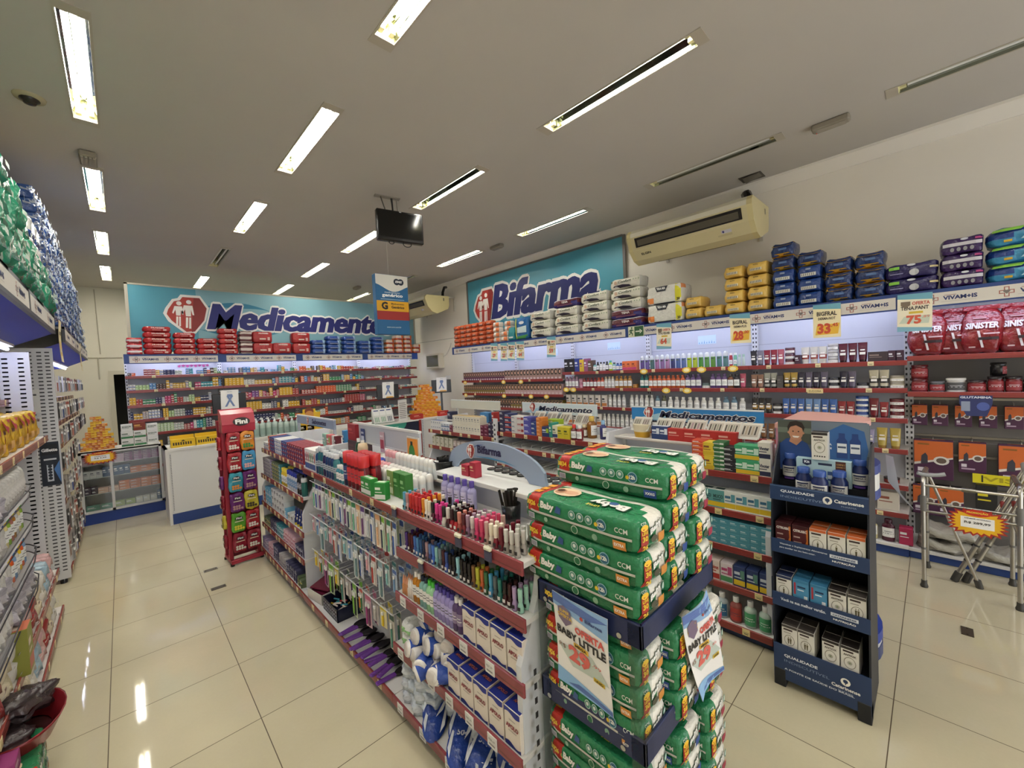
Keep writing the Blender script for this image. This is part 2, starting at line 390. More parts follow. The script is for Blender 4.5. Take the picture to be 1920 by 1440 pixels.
# ---------------- logos, boards, posters ----------------
def shop_logo(mb, fr, a, b, s, d=.003, outline=True):
    f = lambda pts, k=1: [(a + x * s * k, b + y * s * k) for x, y in pts]
    out = [(-.52, 0), (-.42, -.22), (-.02, -.60), (.2, -.56), (.46, -.18), (.56, .22), (.36, .57), (-.10, .57), (-.17, .46), (-.30, .42), (-.46, .16)]
    if outline: mb.shape(fr, f(out), 'F2EFE8', d=d)
    mb.shape(fr, f([(-.44, -.02), (-.34, -.2), (-.02, -.52), (.12, -.50), (.22, .50), (-.06, .50), (-.12, .40), (-.26, .36), (-.40, .12)]), 'B03A30', d=d * 1.4)
    mb.shape(fr, f([(.10, -.52), (.18, -.5), (.42, -.16), (.50, .20), (.34, .50), (.20, .50)]), '8A2B28', d=d * 1.5)
    for q, hx, k in ((0, -.17, .86), (1, .06, 1.0)):
        mb.disc(fr, a + (hx + .02) * s, b + .36 * s * k, .062 * s, 'F5F2EA', d=d * 1.9)
        g = lambda pts: [(a + (hx + x * k) * s, b + (y * k) * s) for x, y in pts]
        mb.shape(fr, g([(-.10, .26), (.10, .26), (.13, -.02), (.09, -.02), (.06, .14), (.05, -.06), (-.07, -.06), (-.08, .14), (-.14, .0), (-.17, .03)]), 'F5F2EA', d=d * 1.9)
        mb.shape(fr, g([(-.07, -.09), (-.015, -.09), (-.04, -.40), (-.09, -.40)]), 'F5F2EA', d=d * 1.9)
        mb.shape(fr, g([(.005, -.09), (.05, -.09), (.035, -.42), (-.015, -.42)]), 'F5F2EA', d=d * 1.9)
def crescent(x0, x1, y0, rise, th, n=16, flip=1):
    t = [i / n for i in range(n + 1)]
    up = [(x0 + (x1 - x0) * u, y0 + flip * rise * math.sin(math.pi * u * .92 + .08)) for u in t]
    lo = [(x0 + (x1 - x0) * u, y0 + flip * (rise - th * math.sin(math.pi * u)) * math.sin(math.pi * u * .92 + .08)) for u in reversed(t)]
    return up + lo
def outlined(mb, t, fr, a, b, h, col, w, shear=.25, bold=.035, d=.004, halo=.075):
    for k in range(10):
        u = 2 * math.pi * k / 10; mb.text(t, fr, a + h * .085 * math.cos(u), b + h * .085 * math.sin(u), h, 'F4F2EC', w=w, bold=.028, shear=shear, d=d + .0001 * k)
    for k, e in enumerate((-.035, -.012, .012, .035)): mb.text(t, fr, a + h * e, b, h, col, w=w, bold=.028, shear=shear, d=d * 1.6 + .0002 * k)
def vivamais(mb, fr, a, b, h):
    """cross with a heart and the word beside it; b is the mid height, h the strip height"""
    s = h * .36
    for k, c in ((1, 'A05A50'), (.86, 'D5CFC6')):
        e = s * k; q = s * .36 * (1 if k == 1 else .6)
        mb.rect(fr, a - q, a + q, b - e, b + e, c, d=.001 + (1 - k) * .004).rect(fr, a - e, a + e, b - q, b + q, c, d=.001 + (1 - k) * .004)
    for q in (-1, 1): mb.disc(fr, a + q * s * .2, b + s * .12, s * .26, '7A706C', d=.002, n=8)
    mb.shape(fr, [(a - s * .42, b + s * .02), (a, b - s * .45), (a + s * .42, b + s * .02)], '7A706C', d=.0021)
    mb.text('VIVAM+IS', fr, a + h * 1.48, b - h * .14, h * .30, '2A3568', w=h * 1.75, bold=.05)
    mb.rect(fr, a + h * .66, a + h * 1.3, b + h * .2, b + h * .25, 'A98A84').rect(fr, a + h * .5, a + h * 2.3, b - h * .27, b - h * .25, 'A9A2A0')
def header_art(mb, fr, L, z0, z1, n, ends=.06):
    mb.rect(fr, ends, L - ends, z0 + .012, z1 - .012, 'D5CFC6', d=.0006)
    h = z1 - z0 - .02; pitch = (L - 2 * ends) / n
    for i in range(n): vivamais(mb, fr, ends + pitch * (i + .5) - h * .95, (z0 + z1) / 2, h)
def sheet(mb, fr, w, h, col, nx=8, ny=10, th=.0012):
    vs = []; fs = []
    for s in (0, -th):
        for j in range(ny + 1):
            for i in range(nx + 1): vs.append(fr(w * (i / nx - .5), h * (j / ny - .5), s))
    m = nx + 1; o = m * (ny + 1)
    for j in range(ny):
        for i in range(nx):
            q = [j * m + i, j * m + i + 1, (j + 1) * m + i + 1, (j + 1) * m + i]
            fs.append(tuple(q)); fs.append(tuple(o + k for k in reversed(q)))
    return mb.add(vs, fs, col, P, True)
def patch(mb, fr, pts, col, d, n=4):
    """four-cornered patch that follows a bent sheet"""
    (x0, y0), (x1, y1), (x2, y2), (x3, y3) = pts; vs = []; fs = []
    for j in range(n + 1):
        for i in range(n + 1):
            u, v = i / n, j / n
            vs.append(fr((x0 * (1 - u) + x1 * u) * (1 - v) + (x3 * (1 - u) + x2 * u) * v, (y0 * (1 - u) + y1 * u) * (1 - v) + (y3 * (1 - u) + y2 * u) * v, d))
    for j in range(n):
        for i in range(n): k = j * (n + 1) + i; fs.append((k, k + 1, k + n + 2, k + n + 1))
    return mb.add(vs, fs, col)
def offer_big(mb, fr, w, h):
    sheet(mb, fr, w, h, 'F2EFEC')
    T = lambda t, a, b, hh, c, **k: mb.text(t, fr, a * w, b * h, hh * h, c, d=.003, **k)
    patch(mb, fr, [(-.5 * w, .36 * h), (.5 * w, .26 * h), (.5 * w, .5 * h), (-.5 * w, .5 * h)], '8FB4DC', .0012)
    patch(mb, fr, [(-.5 * w, .40 * h), (.2 * w, .38 * h), (.5 * w, .44 * h), (-.5 * w, .5 * h)], '5E78B8', .0018)
    patch(mb, fr, [(-.5 * w, -.5 * h), (.5 * w, -.5 * h), (.5 * w, -.44 * h), (-.5 * w, -.34 * h)], '8CB8E0', .0012)
    patch(mb, fr, [(-.3 * w, -.47 * h), (.5 * w, -.49 * h), (.5 * w, -.45 * h), (-.1 * w, -.42 * h)], '5570AE', .0018)
    patch(mb, fr, [(-.47 * w, -.08 * h), (.2 * w, .0 * h), (.48 * w, -.20 * h), (-.2 * w, -.26 * h)], 'C4CFC6', .0012)
    mb.shape(fr, [(-.40 * w, .36 * h), (-.28 * w, .40 * h), (-.14 * w, .36 * h), (-.14 * w, .24 * h), (-.27 * w, .17 * h), (-.40 * w, .24 * h)], '7C6A84', d=.003)
    T('SUPER', -.27, .315, .035, 'E8C33C', w=.2 * w, bold=.04); T('OFERTA', -.27, .262, .04, 'E8C33C', w=.28 * w, bold=.05)
    T('Bifarma', .27, .345, .035, '3E4A80', w=.3 * w, bold=.03)
    mb.disc(fr, .06 * w, .362 * h, .03 * w, 'C0453A', d=.003)
    T('OFERTA', .18, .165, .075, 'D85C54', w=.52 * w, bold=.06)
    T('BABY LITTLE', .0, .055, .085, '2A2626', w=.92 * w, bold=.045)
    patch(mb, fr, [(-.14 * w, -.01 * h), (.14 * w, -.01 * h), (.14 * w, .04 * h), (-.14 * w, .04 * h)], 'E6B83A', .0022)
    T('MEGA', 0, .0, .03, '3A2E20', w=.22 * w, bold=.04)
    T('R$', -.38, -.11, .055, '9C7A6A', w=.13 * w); T('29', -.05, -.19, .17, 'DE6A60', w=.40 * w, bold=.08); T(',99', .28, -.09, .035, 'D85C54', w=.16 * w)
    patch(mb, fr, [(.2 * w, -.245 * h), (.4 * w, -.245 * h), (.4 * w, -.2 * h), (.2 * w, -.2 * h)], 'E6C23A', .0022)
    T('UNID', .3, -.237, .028, '3A2E20', w=.15 * w, bold=.03)
def offer_small(mb, fr, w, h, name, price, cents='', warm=False, name2=''):
    sheet(mb, fr, w, h, 'F0E8CE' if not warm else 'F1E4B8', 3, 4)
    T = lambda t, a, b, hh, c, **k: mb.text(t, fr, a * w, b * h, hh * h, c, d=.002, **k)
    patch(mb, fr, [(-.5 * w, .38 * h), (.5 * w, .32 * h), (.5 * w, .5 * h), (-.5 * w, .5 * h)], '6FA9BC', .001)
    if warm:
        patch(mb, fr, [(-.42 * w, -.42 * h), (.40 * w, -.40 * h), (.46 * w, -.08 * h), (-.36 * w, -.14 * h)], 'E9B83C', .001)
        T(name, .0, .15, .13, '3C3430', w=.72 * w, bold=.03); T(name2, .0, .03, .08, '4A403A', w=.62 * w, bold=.03)
        T(price, -.10, -.38, .30, 'C84A2C', w=.46 * w, bold=.06); T(cents, .28, -.20, .12, 'C84A2C', w=.24 * w, bold=.04)
    else:
        patch(mb, fr, [(-.5 * w, -.5 * h), (.5 * w, -.5 * h), (.5 * w, -.42 * h), (-.5 * w, -.36 * h)], '7FB0C4', .001)
        patch(mb, fr, [(-.45 * w, -.28 * h), (.4 * w, -.30 * h), (.45 * w, -.08 * h), (-.3 * w, -.10 * h)], 'C8D2C0', .001)
        mb.shape(fr, [(-.4 * w, .30 * h), (-.12 * w, .30 * h), (-.12 * w, .2 * h), (-.26 * w, .12 * h), (-.4 * w, .2 * h)], '7A6A58', d=.002)
        T('OFERTA', .18, .2, .09, 'C86A58', w=.5 * w, bold=.05)
        T(name, .0, .07, .10, '3C3836', w=.8 * w, bold=.03)
        patch(mb, fr, [(-.16 * w, -.03 * h), (.24 * w, -.03 * h), (.24 * w, .03 * h), (-.16 * w, .03 * h)], 'D8B83C', .001)
        T(price, -.02, -.30, .22, 'D0583C', w=.42 * w, bold=.06)
        if cents: T(cents, .32, -.16, .07, 'D0583C', w=.2 * w)
# ---------------- shelf fixtures ----------------
LIPC, BRD, WHT, NAV = '8A3834', 'CFC9C4', 'D6D6D8', '24407E'
_tags = {}
def shelf_board(t, L, z, dep, y0=0, lip=.045, col=LIPC, tags=0, board=BRD, th=.02, rnd=None):
    o = obj('shelf', MB().box(.003, L - .003, y0 + .012, y0 + dep, z - th, z, board, K), t)
    mb = MB().box(.0, L, y0, y0 + .012, z - lip + .008, z + .008, col, G, .003)
    mb.rect(fy(y0), .002, L - .002, z - lip * .55, z - lip * .50, '5E2220', d=.0004)
    obj('price_rail', mb, o)
    if tags:
        q = random.Random(int(z * 997) + tags); tc = rnd or 'DCCB9A'
        for i in range(tags):
            if (tc, lip) not in _tags:
                tg = MB().box(-.022, .022, -.0025, -.0005, -lip * .72, lip * .13, tc, P); f = fy(-.0025)
                tg.rect(f, -.016, .016, -lip * .35, -lip * .30, '5A5040').rect(f, -.012, .012, -lip * .55, -lip * .45, '5A5040'); _tags[tc, lip] = tg.mesh('price_tag')
            put('price_tag', _tags[tc, lip], o, (L * (i + q.uniform(.25, .75)) / tags, y0, z))
    return o
def slotted_post(t, x, y, z0, z1, w=.03, dp=.05, step=.05, name='upright'):
    mb = MB().box(x - w / 2, x + w / 2, y, y + dp, z0, z1, 'D2D2D2', K, .002)
    z = z0 + .04
    while z < z1 - .03: mb.rect(fy(y), x - w * .22, x + w * .22, z, z + step * .45, '2E2E30', d=.0006); z += step
    return obj(name, mb, t)
def wall_unit(label, fr, a0, L, wall, levels, hz=None, vn=3, base=None, back='C4C6CE', group=None, led=True, hcol=NAV, hy=-.2, tags=2):
    t = thing('shelving_unit', label, 'shelving unit', fr.p(a0, 0, 0), fr.rz, group)
    top = hz[1] if hz else 2.0
    mb = MB().box(0, L, wall - .03, wall, .02, top, back, K)
    for z in (1.99, 1.75, 1.5, 1.25, 1.0): mb.rect(fy(wall - .03), 0, L, z, z + .004, '8C8C94', d=.0006)
    obj('back_panel', mb, t)
    slotted_post(t, .015, wall - .08, .02, top); slotted_post(t, L - .015, wall - .08, .02, top)
    for z, dep, y0 in levels: shelf_board(t, L, z, dep, y0, tags=tags)
    if base:
        by, bz, bd = base
        obj('base', MB().box(.0, L, by + .03, wall, 0, bz - .03, hcol, K, .004), t)
        obj('base_shelf', MB().box(.0, L, by, wall - .03, bz - .03, bz, 'D8D6D2', K, .003), t)
    if hz:
        z0, z1 = hz
        h = obj('header', MB().box(0, L, hy, hy + .015, z0, z1, hcol, K).box(0, L, hy, wall - .03, z1, z1 + .018, hcol, K), t)
        art = MB(); header_art(art, fy(hy), L, z0, z1, vn); obj('header_sign', art, h)
        if led:
            s = obj('light_fitting', MB().box(.05, L - .05, hy + .03, hy + .10, z1 - .045, z1 - .002, 'D8D8DC', K), t)
            obj('light_tube', MB().tube([(.08, hy + .065, z1 - .062), (L - .08, hy + .065, z1 - .062)], .013, 'E8ECFF', L_, 8), s)
    return t
L_ = L
FR_R = Fr(5.05, 6.75, -90)          # right-hand wall: a = 6.75 - y
FR_B = Fr(0.0, 8.5, 0)              # medicine wall: a = x
FR_L = Fr(-.45, 0.0, 90)            # wall by the main aisle: a = y
FR_1 = Fr(1.03, 5.0, -90)           # long island: a = 5 - y
FR_2 = Fr(2.86, 4.6, -90)           # second island: a = 4.6 - y
WALLB = XW - 5.05 - .005
RW_LAB = ['hair dye bay beside the back corner', 'hair dye bay next to the cosmetics', 'bay of boxed perfumes beside the hair dyes', 'bay of coloured shampoo bottles', 'bay of tubes and jars']
RB = [(0, 1.32), (1.32, 1.33), (2.65, 1.32), (3.97, 1.33), (5.30, 1.28)]
for i, ((a, Lg), nm) in enumerate(zip(RB, RW_LAB)):
    lv = [(1.65, .33, 0), (1.395, .33, 0), (1.14, .33, 0), (.88, .34, -.03), (.61, .36, -.05), (.37, .38, -.07)] if i < 2 else \
         [(1.75, .33, 0), (1.50, .33, 0), (1.225, .34, 0), (.945, .36, -.02), (.62, .38, -.04), (.37, .40, -.06)]
    wall_unit('white wall shelving with maroon shelf edges, ' + nm, FR_R, a, Lg, WALLB, lv, (2.19, 2.315), 3, (-.12, .11, .4), group='wall shelving under the signboard', tags=3 if i > 1 else 1)
t = wall_unit('grey wall shelving with red pouches on top and boxed braces hanging below', FR_R, 6.58, 1.3, WALLB, [(1.785, .33, -.02), (1.47, .33, -.02)], (2.19, 2.315), 3, (-.10, .10, .4), back='6E6A66', group='wall shelving under the signboard', tags=0)
for z in (1.38, 1.04, .87, .58): obj('hanging_rail', MB().box(.02, 1.28, WALLB - .05, WALLB - .03, z, z + .02, '8E8A84', M), t)
# signboard above the right-hand shelving
t = thing('shop_sign', 'large turquoise signboard with navy lettering and red logo on the side wall', 'sign', (XW - .025, 0, 0))
obj('board', MB().box(-.02, .0, 3.14, 6.81, 2.62, 3.70, '4E9DB2', K), t)
mb = MB()
for a, b in ((3.10, 3.14), (6.81, 6.85)): mb.box(-.03, 0, a, b, 2.60, 3.72, '6A6660', K)
mb.box(-.03, 0, 3.14, 6.81, 3.70, 3.73, '6A6660', K).box(-.03, 0, 3.14, 6.81, 2.58, 2.62, '6A6660', K)
obj('frame', mb, t)
fr = fxm(-.02, 6.81, 0)
mb = MB()
mb.shape(fr, crescent(.75, 2.0, 3.22, .24, .12), '2C7FA0', d=.002).shape(fr, crescent(.9, 2.4, 2.82, .14, .1, flip=-1), '2C7FA0', d=.002)
shop_logo(mb, fr, .52, 3.10, .70); outlined(mb, 'Bifarma', fr, 1.98, 2.84, .66, '1E2466', 2.5)
obj('lettering', mb, t)
# medicine wall
MBX = [(.05, 1.22), (1.27, 1.22), (2.49, 1.30), (3.79, 1.27)]
for i, (a, Lg) in enumerate(MBX):
    t = wall_unit(['medicine shelving bay beside the dark doorway', 'medicine shelving bay second from the doorway', 'medicine shelving bay third from the doorway', 'medicine shelving bay in the corner by the side wall'][i] + ', with maroon edges', FR_B, a, Lg, .36,
              [(z, .33, 0) for z in (2.0, 1.78, 1.55, 1.325, 1.105, .88, .6)], (2.19, 2.32), 3, (-.02, .1, .3), back='B4B4BA', group='medicine wall shelving', hy=-.06)
    if i == 3: obj('header_end', MB().box(1.12, 1.27, -.065, -.055, 2.185, 2.325, '2A50A8', K), t)
t = thing('shop_sign', 'wide turquoise signboard with navy lettering and red logo above the medicine shelving', 'sign', (0, 8.87, 0))
obj('board', MB().box(.16, 5.25, 0, .03, 2.40, 3.475, '86B6C2', K).box(.16, 1.02, -.001, 0, 2.40, 3.475, '4C97AC', K), t)
mb = MB().box(.12, .16, -.01, .03, 2.40, 3.50, 'B8B2A2', K).box(.12, 5.29, -.01, .03, 3.475, 3.50, 'B8B2A2', K).box(5.25, 5.29, -.01, .03, 2.4, 3.475, 'B8B2A2', K)
obj('frame', mb, t)
mb = MB(); fr = fy(-.001)
mb.shape(fr, crescent(1.0, 2.2, 3.12, .17, .1), '2C7FA0', d=.002).shape(fr, crescent(.98, 2.4, 2.82, .16, .12, flip=-1), '2C7FA0', d=.002)
shop_logo(mb, fr, .87, 3.04, .58); outlined(mb, 'Medicamentos', fr, 2.93, 2.79, .46, '1E2470', 3.55)
obj('lettering', mb, t)
# monitors, hanging box, television
def monitor(x, y, z, rz, label, nt):
    t = thing('computer_monitor', label, 'monitor', (x, y, 0), math.radians(rz), 'counter monitors')
    obj('screen_case', MB().box(-.21, .21, -.02, .02, z - .14, z + .14, '1C1A1A', G, .006), t)
    obj('stand', MB().box(-.02, .02, .02, .05, 1.0, z, '3A3A3C', G).box(-.1, .1, -.05, .12, 1.001, 1.015, '2A2A2C', G), t)
    s = tag(put('notice_sheet', None, None, (x, y, z), math.radians(rz)), 'white blue-ribbon notice taped to the ' + nt + ' monitor', 'notice', 'ribbon notices')
    mb = MB(); f = lambda a, b, d: (.0 + a + .02 * b, -.026 - d - .05 * max(0, b), b + .04)
    sheet(mb, f, .22, .30, 'EEEDEA')
    for q in (-1, 1): patch(mb, f, [(q * -.05 - .014, -.09), (q * -.05 + .014, -.09), (q * .025 + .014, .06), (q * .025 - .014, .06)], '7388B4', .002 + .001 * q)
    patch(mb, f, [(-.04, .05), (.04, .05), (.03, .09), (-.03, .09)], '7388B4', .004)
    mb.text('PREVINA', f, 0, .118, .012, '5A6A90', d=.002)
    patch(mb, f, [(-.05, -.15), (.11, -.15), (.09, -.125), (-.03, -.125)], 'E0A84A', .0015)
    put('sheet', mb.mesh('sheet'), s)
monitor(1.13, 7.18, 1.54, 4, 'black monitor on the white counter behind the sweets rack', 'sweets rack')
monitor(3.66, 7.25, 1.52, -8, 'black monitor on the counter beside the orange box pyramid', 'orange pyramid')
monitor(4.95, 7.35, 1.55, -22, 'black monitor on the counter close to the side wall', 'side wall')
t = thing('television', 'black flat television hanging from the ceiling over the main aisle', 'television', (2.385, 4.2, 0), math.radians(-12))
obj('case', MB().box(-.265, .265, -.03, .04, 3.335, 3.68, '161414', G, .012), t)
obj('screen', MB().box(-.245, .245, -.033, -.029, 3.375, 3.655, '0E0E0C', S), t)
obj('logo', MB().rect(fy(-.03), -.012, .012, 3.663, 3.672, 'B8B8B4', d=.001), t)
mb = MB().tube([(-.12, .03, 3.6), (-.20, .02, ZC)], .007, '4A4640', K).tube([(-.06, .03, 3.6), (-.07, .03, ZC)], .010, '1A1818', K).tube([(-.05, .04, 3.6), (-.08, .03, ZC)], .006, '1A1818', K).tube([(0, .03, 3.6), (-.02, .03, ZC)], .007, '8C857A', K)
mb.box(-.26, .02, 0, .06, ZC - .012, ZC, '8C857A', K)
obj('ceiling_bracket', mb, t)
arc = lambda x, r: [(x + r * math.cos(u), .02, 3.34 + .8 * r * math.sin(u)) for u in [math.pi + math.pi * k / 8 for k in range(9)]]
obj('cable', MB().tube(arc(-.10, .03), .005, '181616', G).tube(arc(.08, .05), .005, '181616', G), t)
t = thing('hanging_box', 'oversized medicine carton in white, blue, yellow and red hanging on a thread', 'hanging display', (2.78, 5.25, 0), math.radians(-4))
mb = MB(); z0, z1 = 2.40, 3.22; hw = .235
mb.box(-hw, hw, -.05, .06, z0, z1, '1E5F8E', P, .004)
obj('carton', mb, t)
a = MB(); f = fy(-.05)
for sd, (x0, x1, fr_) in enumerate(((-hw + .004, hw - .004, fy(-.05)), (-.056, .046, fxp(hw, 0, 0)))):
    a.rect(fr_, x0, x1, 2.60, 2.72, '9C2A24', d=.0012).rect(fr_, x0, x1, 2.72, 2.86, 'D9A018', d=.0012)
    n = 10; top = [(x0 + (x1 - x0) * i / n, (3.04 + .05 * math.cos(math.pi * 1.6 * i / n + .4)) if sd == 0 else 3.02 + .05 * i / n) for i in range(n + 1)]
    a.shape(fr_, top + [(x1, z1 - .004), (x0, z1 - .004)], 'DCD8CE', d=.0012)
for dx in (-.03, .03): a.disc(f, .10 + dx, 3.13, .045, '1A2436', d=.002)
a.text('EMS', f, .10, 3.118, .03, 'EDEBE6', w=.10, bold=.04, shear=.2, d=.003)
a.text('medicamento', f, 0, 2.965, .026, 'DCE6EA', w=.22, d=.003).text('genérico', f, 0, 2.905, .055, 'F2F2EE', w=.30, bold=.04, d=.003).rect(f, -.17, .17, 2.878, 2.886, '9CBCCC', d=.0016)
a.text('G', f, -.12, 2.742, .10, '1A1814', bold=.06, d=.003).text('Medicamento', f, .07, 2.812, .022, '2A2418', w=.19, bold=.02, d=.003).text('Genérico', f, .07, 2.758, .038, '1A1814', w=.19, bold=.03, d=.003)
a.text('www.ems.com.br', f, 0, 2.49, .022, 'DCE6EA', w=.21, d=.003)
obj('print', a, t)
obj('thread', MB().tube([(-.02, 0, z1), (-.02, 0, ZC)], .0022, 'D8D4C8', G, 5), t)
# air conditioners
def aircon(y0, label, bt):
    t = thing('air_conditioner', label, 'air conditioner', (0, y0, 0))
    pr = [(4.62, 3.46), (4.585, 3.42), (4.58, 3.37), (4.64, 3.22), (4.74, 3.12), (4.86, 3.085), (5.14, 3.20), (5.17, 3.27), (5.17, 3.47)]
    n = len(pr); Lg = 1.38; mb = MB(); cr = 'CFC499'
    vs = [(x, .05, z) for x, z in pr] + [(x, Lg - .05, z) for x, z in pr]
    fs = [(i, n + i, n + (i + 1) % n, (i + 1) % n) for i in range(n)]
    mb.add(vs, fs, ['DAD4BC', 'E2DDC8'] + [cr] * (n - 2), G)
    mb.add(vs, [tuple(range(n)), tuple(range(2 * n - 1, n - 1, -1))], cr, G)
    obj('body', mb, t)
    for s, y in ((0, 0), (1, Lg - .05)):
        c = MB(); c.add([(x, y, z) for x, z in pr] + [(x, y + .05, z) for x, z in pr], fs + [tuple(reversed(range(n))), tuple(range(n, 2 * n))], 'D2C592', G)
        c.rect(fy(y) if s == 0 else (lambda a, b, d: (a, y + .05 + d, b)), 5.02, 5.05, 3.36, 3.42, '6A6450', d=.001)
        obj('end_cap', c, t)
    fm = lambda a, b, d: (4.58 + (3.37 - b) * .4 - d * .93, Lg - a, b - d * .37)     # on the sloping front
    g = MB(); g.add([fm(.1, 3.25, .002), fm(Lg - .1, 3.25, .002), fm(Lg - .1, 3.355, .002), fm(.1, 3.355, .002)], [(0, 1, 2, 3)], '1E1C18', G)
    g.add([fm(.13, 3.265, .006), fm(Lg - .13, 3.265, .006), fm(Lg - .13, 3.33, .006), fm(.13, 3.33, .006)], [(0, 1, 2, 3)], '5A5546', G)
    obj('louver', g, t)
    fb = lambda a, b, d: (4.64 + (3.22 - b) * 1.0 - d * .7, Lg - a, b - d * .7)
    b = MB().text('ELGIN', fb, .20, 3.165, .022, '2A2620', w=.12, bold=.04).rect(fb, 1.02, 1.16, 3.15, 3.165, 'B8AC84').rect(fb, 1.06, 1.16, 3.172, 3.20, 'C8C4CC').disc(fb, 1.08, 3.186, .010, '3A3A7A', d=.002)
    obj('badge', b, t)
    obj('air_grille', MB().add([(4.88, .25, 3.085), (4.88, Lg - .25, 3.085), (5.12, Lg - .25, 3.185), (5.12, .25, 3.185)], [(0, 1, 2, 3)], 'B4A878', G), t)
    br = MB()
    for y in (.12, Lg - .15):
        br.box(5.17, XW - .002, y, y + .03, 3.46, 3.49, 'C4BFB4', K).box(XW - .03, XW - .002, y, y + .03, 3.18, 3.49, 'C4BFB4', K)
    obj('wall_bracket', br, t)
    obj('pipe', MB().tube([(5.12, .16, 3.44), (5.14, .17, 3.58), (5.22, .22, 3.70), (5.30, .26, 3.72)], bt, '1C1A18', G, 8), t)
aircon(1.24, 'cream air conditioner with dark louver on the wall above the blue packs', .045)
aircon(7.22, 'cream air conditioner in the back corner beside the signboard edge', .03)
# small picture screen and notice on the side wall
t = thing('wall_screen', 'small cream-framed screen with a dim greenish picture on the corner wall', 'wall screen', (XW, 0, 0))
obj('case', MB().box(-.14, 0, 7.88, 8.44, 1.94, 2.29, 'CFC8B4', K, .01), t)
obj('screen', MB().add([(-.142, 7.92, 1.99), (-.142, 8.40, 1.99), (-.142, 8.40, 2.25), (-.142, 7.92, 2.25)], [(0, 3, 2, 1)], '5C5A34', S), t)
obj('cable', MB().tube([(-.02, 7.9, 2.2), (-.02, 7.75, 2.25), (-.015, 7.6, 2.4), (-.015, 7.55, 2.5)], .006, 'D8D4CC', G), t)
t = thing('notice_sheet', 'white notice with a blue ribbon stuck to the corner wall above the counter', 'notice', (XW - .004, 7.75, 1.62), 0, 'ribbon notices')
mb = MB(); f = fxm(); sheet(mb, f, .21, .30, 'E8E8E6', 2, 2)
for q in (-1, 1): patch(mb, f, [(q * -.05 - .014, -.09), (q * -.05 + .014, -.09), (q * .025 + .014, .06), (q * .025 - .014, .06)], '7388B4', .002 + .001 * q)
obj('sheet', mb, t)
obj('wall_groove', MB().box(XW - .004, XW, 6.9, YB, 2.60, 2.608, '8E897E', K))
bpy.data.objects['wall_groove'].name = 'trim_3'; tag(bpy.data.objects['trim_3'], None, None, kind='structure')
# ---------------- counters ----------------
t = thing('glass_counter', 'glass-fronted display counter with blue base, boxes on its shelves', 'counter', (-.47, 7.9, 0))
Lg = .84
obj('base', MB().box(0, Lg, .02, .5, 0, .15, '1E3C86', K), t)
mb = MB()
for x in (0, .29, Lg - .03): mb.box(x, x + .03, 0, .03, .15, .98, 'CFCFCB', K)
mb.box(0, Lg, 0, .03, .15, .18, 'CFCFCB', K).box(0, Lg, 0, .03, .955, .99, 'CFCFCB', K).box(0, .02, .03, .5, .15, .98, 'CFCFCB', K).box(Lg - .02, Lg, .03, .5, .15, .98, 'CFCFCB', K)
obj('frame', mb, t)
obj('back_panel', MB().box(.02, Lg - .02, .48, .5, .15, .97, 'D8D4C6', K), t)
for z in (.18, .40, .62, .80): obj('shelf', MB().box(.02, Lg - .02, .05, .47, z - .008, z, 'C8CEC8', G), t)
obj('worktop', MB().box(0, Lg, 0, .5, .975, .99, 'DAD6CA', K), t)
obj('glass_pane', MB().box(.03, Lg - .03, .012, .016, .18, .955, 'FFFFFF', T), t)
t = thing('counter', 'white panelled counter with blue base beside the glass display counter', 'counter', (.36, 6.97, 0), 0, 'pharmacy counters')
obj('front_panel', MB().box(.03, 1.35, 0, .03, .14, .97, 'D6D6D4', K), t)
obj('base', MB().box(.03, 1.35, .002, .5, 0, .14, '24407E', K), t)
obj('worktop', MB().box(.0, 1.36, -.01, .55, .97, 1.0, 'DAD8D2', K), t)
obj('side_panel', MB().box(0, .03, -.02, .55, 0, 1.0, 'DCDAD6', K), t)
slotted_post(t, .05, -.006, .15, .95, .02, .006, .022, 'slotted_strip')
t = thing('counter', 'white counter behind the long island, carrying clear gel bottles', 'counter', (1.725, 6.97, 0), 0, 'pharmacy counters')
obj('cabinet', MB().box(0, 1.35, 0, .5, 0, .95, 'D2D0CA', K), t)
obj('worktop', MB().box(0, 1.36, -.01, .55, .95, .98, 'DAD8D2', K), t)
t = thing('counter', 'white counter with a red end strip under the orange box pyramid', 'counter', (3.095, 6.97, 0), 0, 'pharmacy counters')
obj('cabinet', MB().box(0, 1.03, 0, .5, 0, .93, '1C2338', K), t)
obj('worktop', MB().box(0, 1.9, -.01, .55, .93, .96, 'DAD8D2', K), t)
obj('end_strip', MB().box(1.03, 1.075, -.02, .03, 0, .945, '8E2A28', K), t)
obj('side_cabinet', MB().box(1.13, 1.9, 0, .5, 0, .93, 'CFCDC8', K), t)
slotted_post(t, 1.105, -.025, 0, .945, .045, .03, .03, 'slotted_strip')
mb = MB(); f = fy(0)
mb.shape(f, [(.5 + .27 * math.cos(math.pi + math.pi * i / 14), .93 + .17 * math.sin(math.pi + math.pi * i / 14)) for i in range(15)], '3E9A86', d=.002).text('dnage', f, .5, .85, .03, 'DDEBE6', w=.2, d=.004)
obj('print', mb, t)
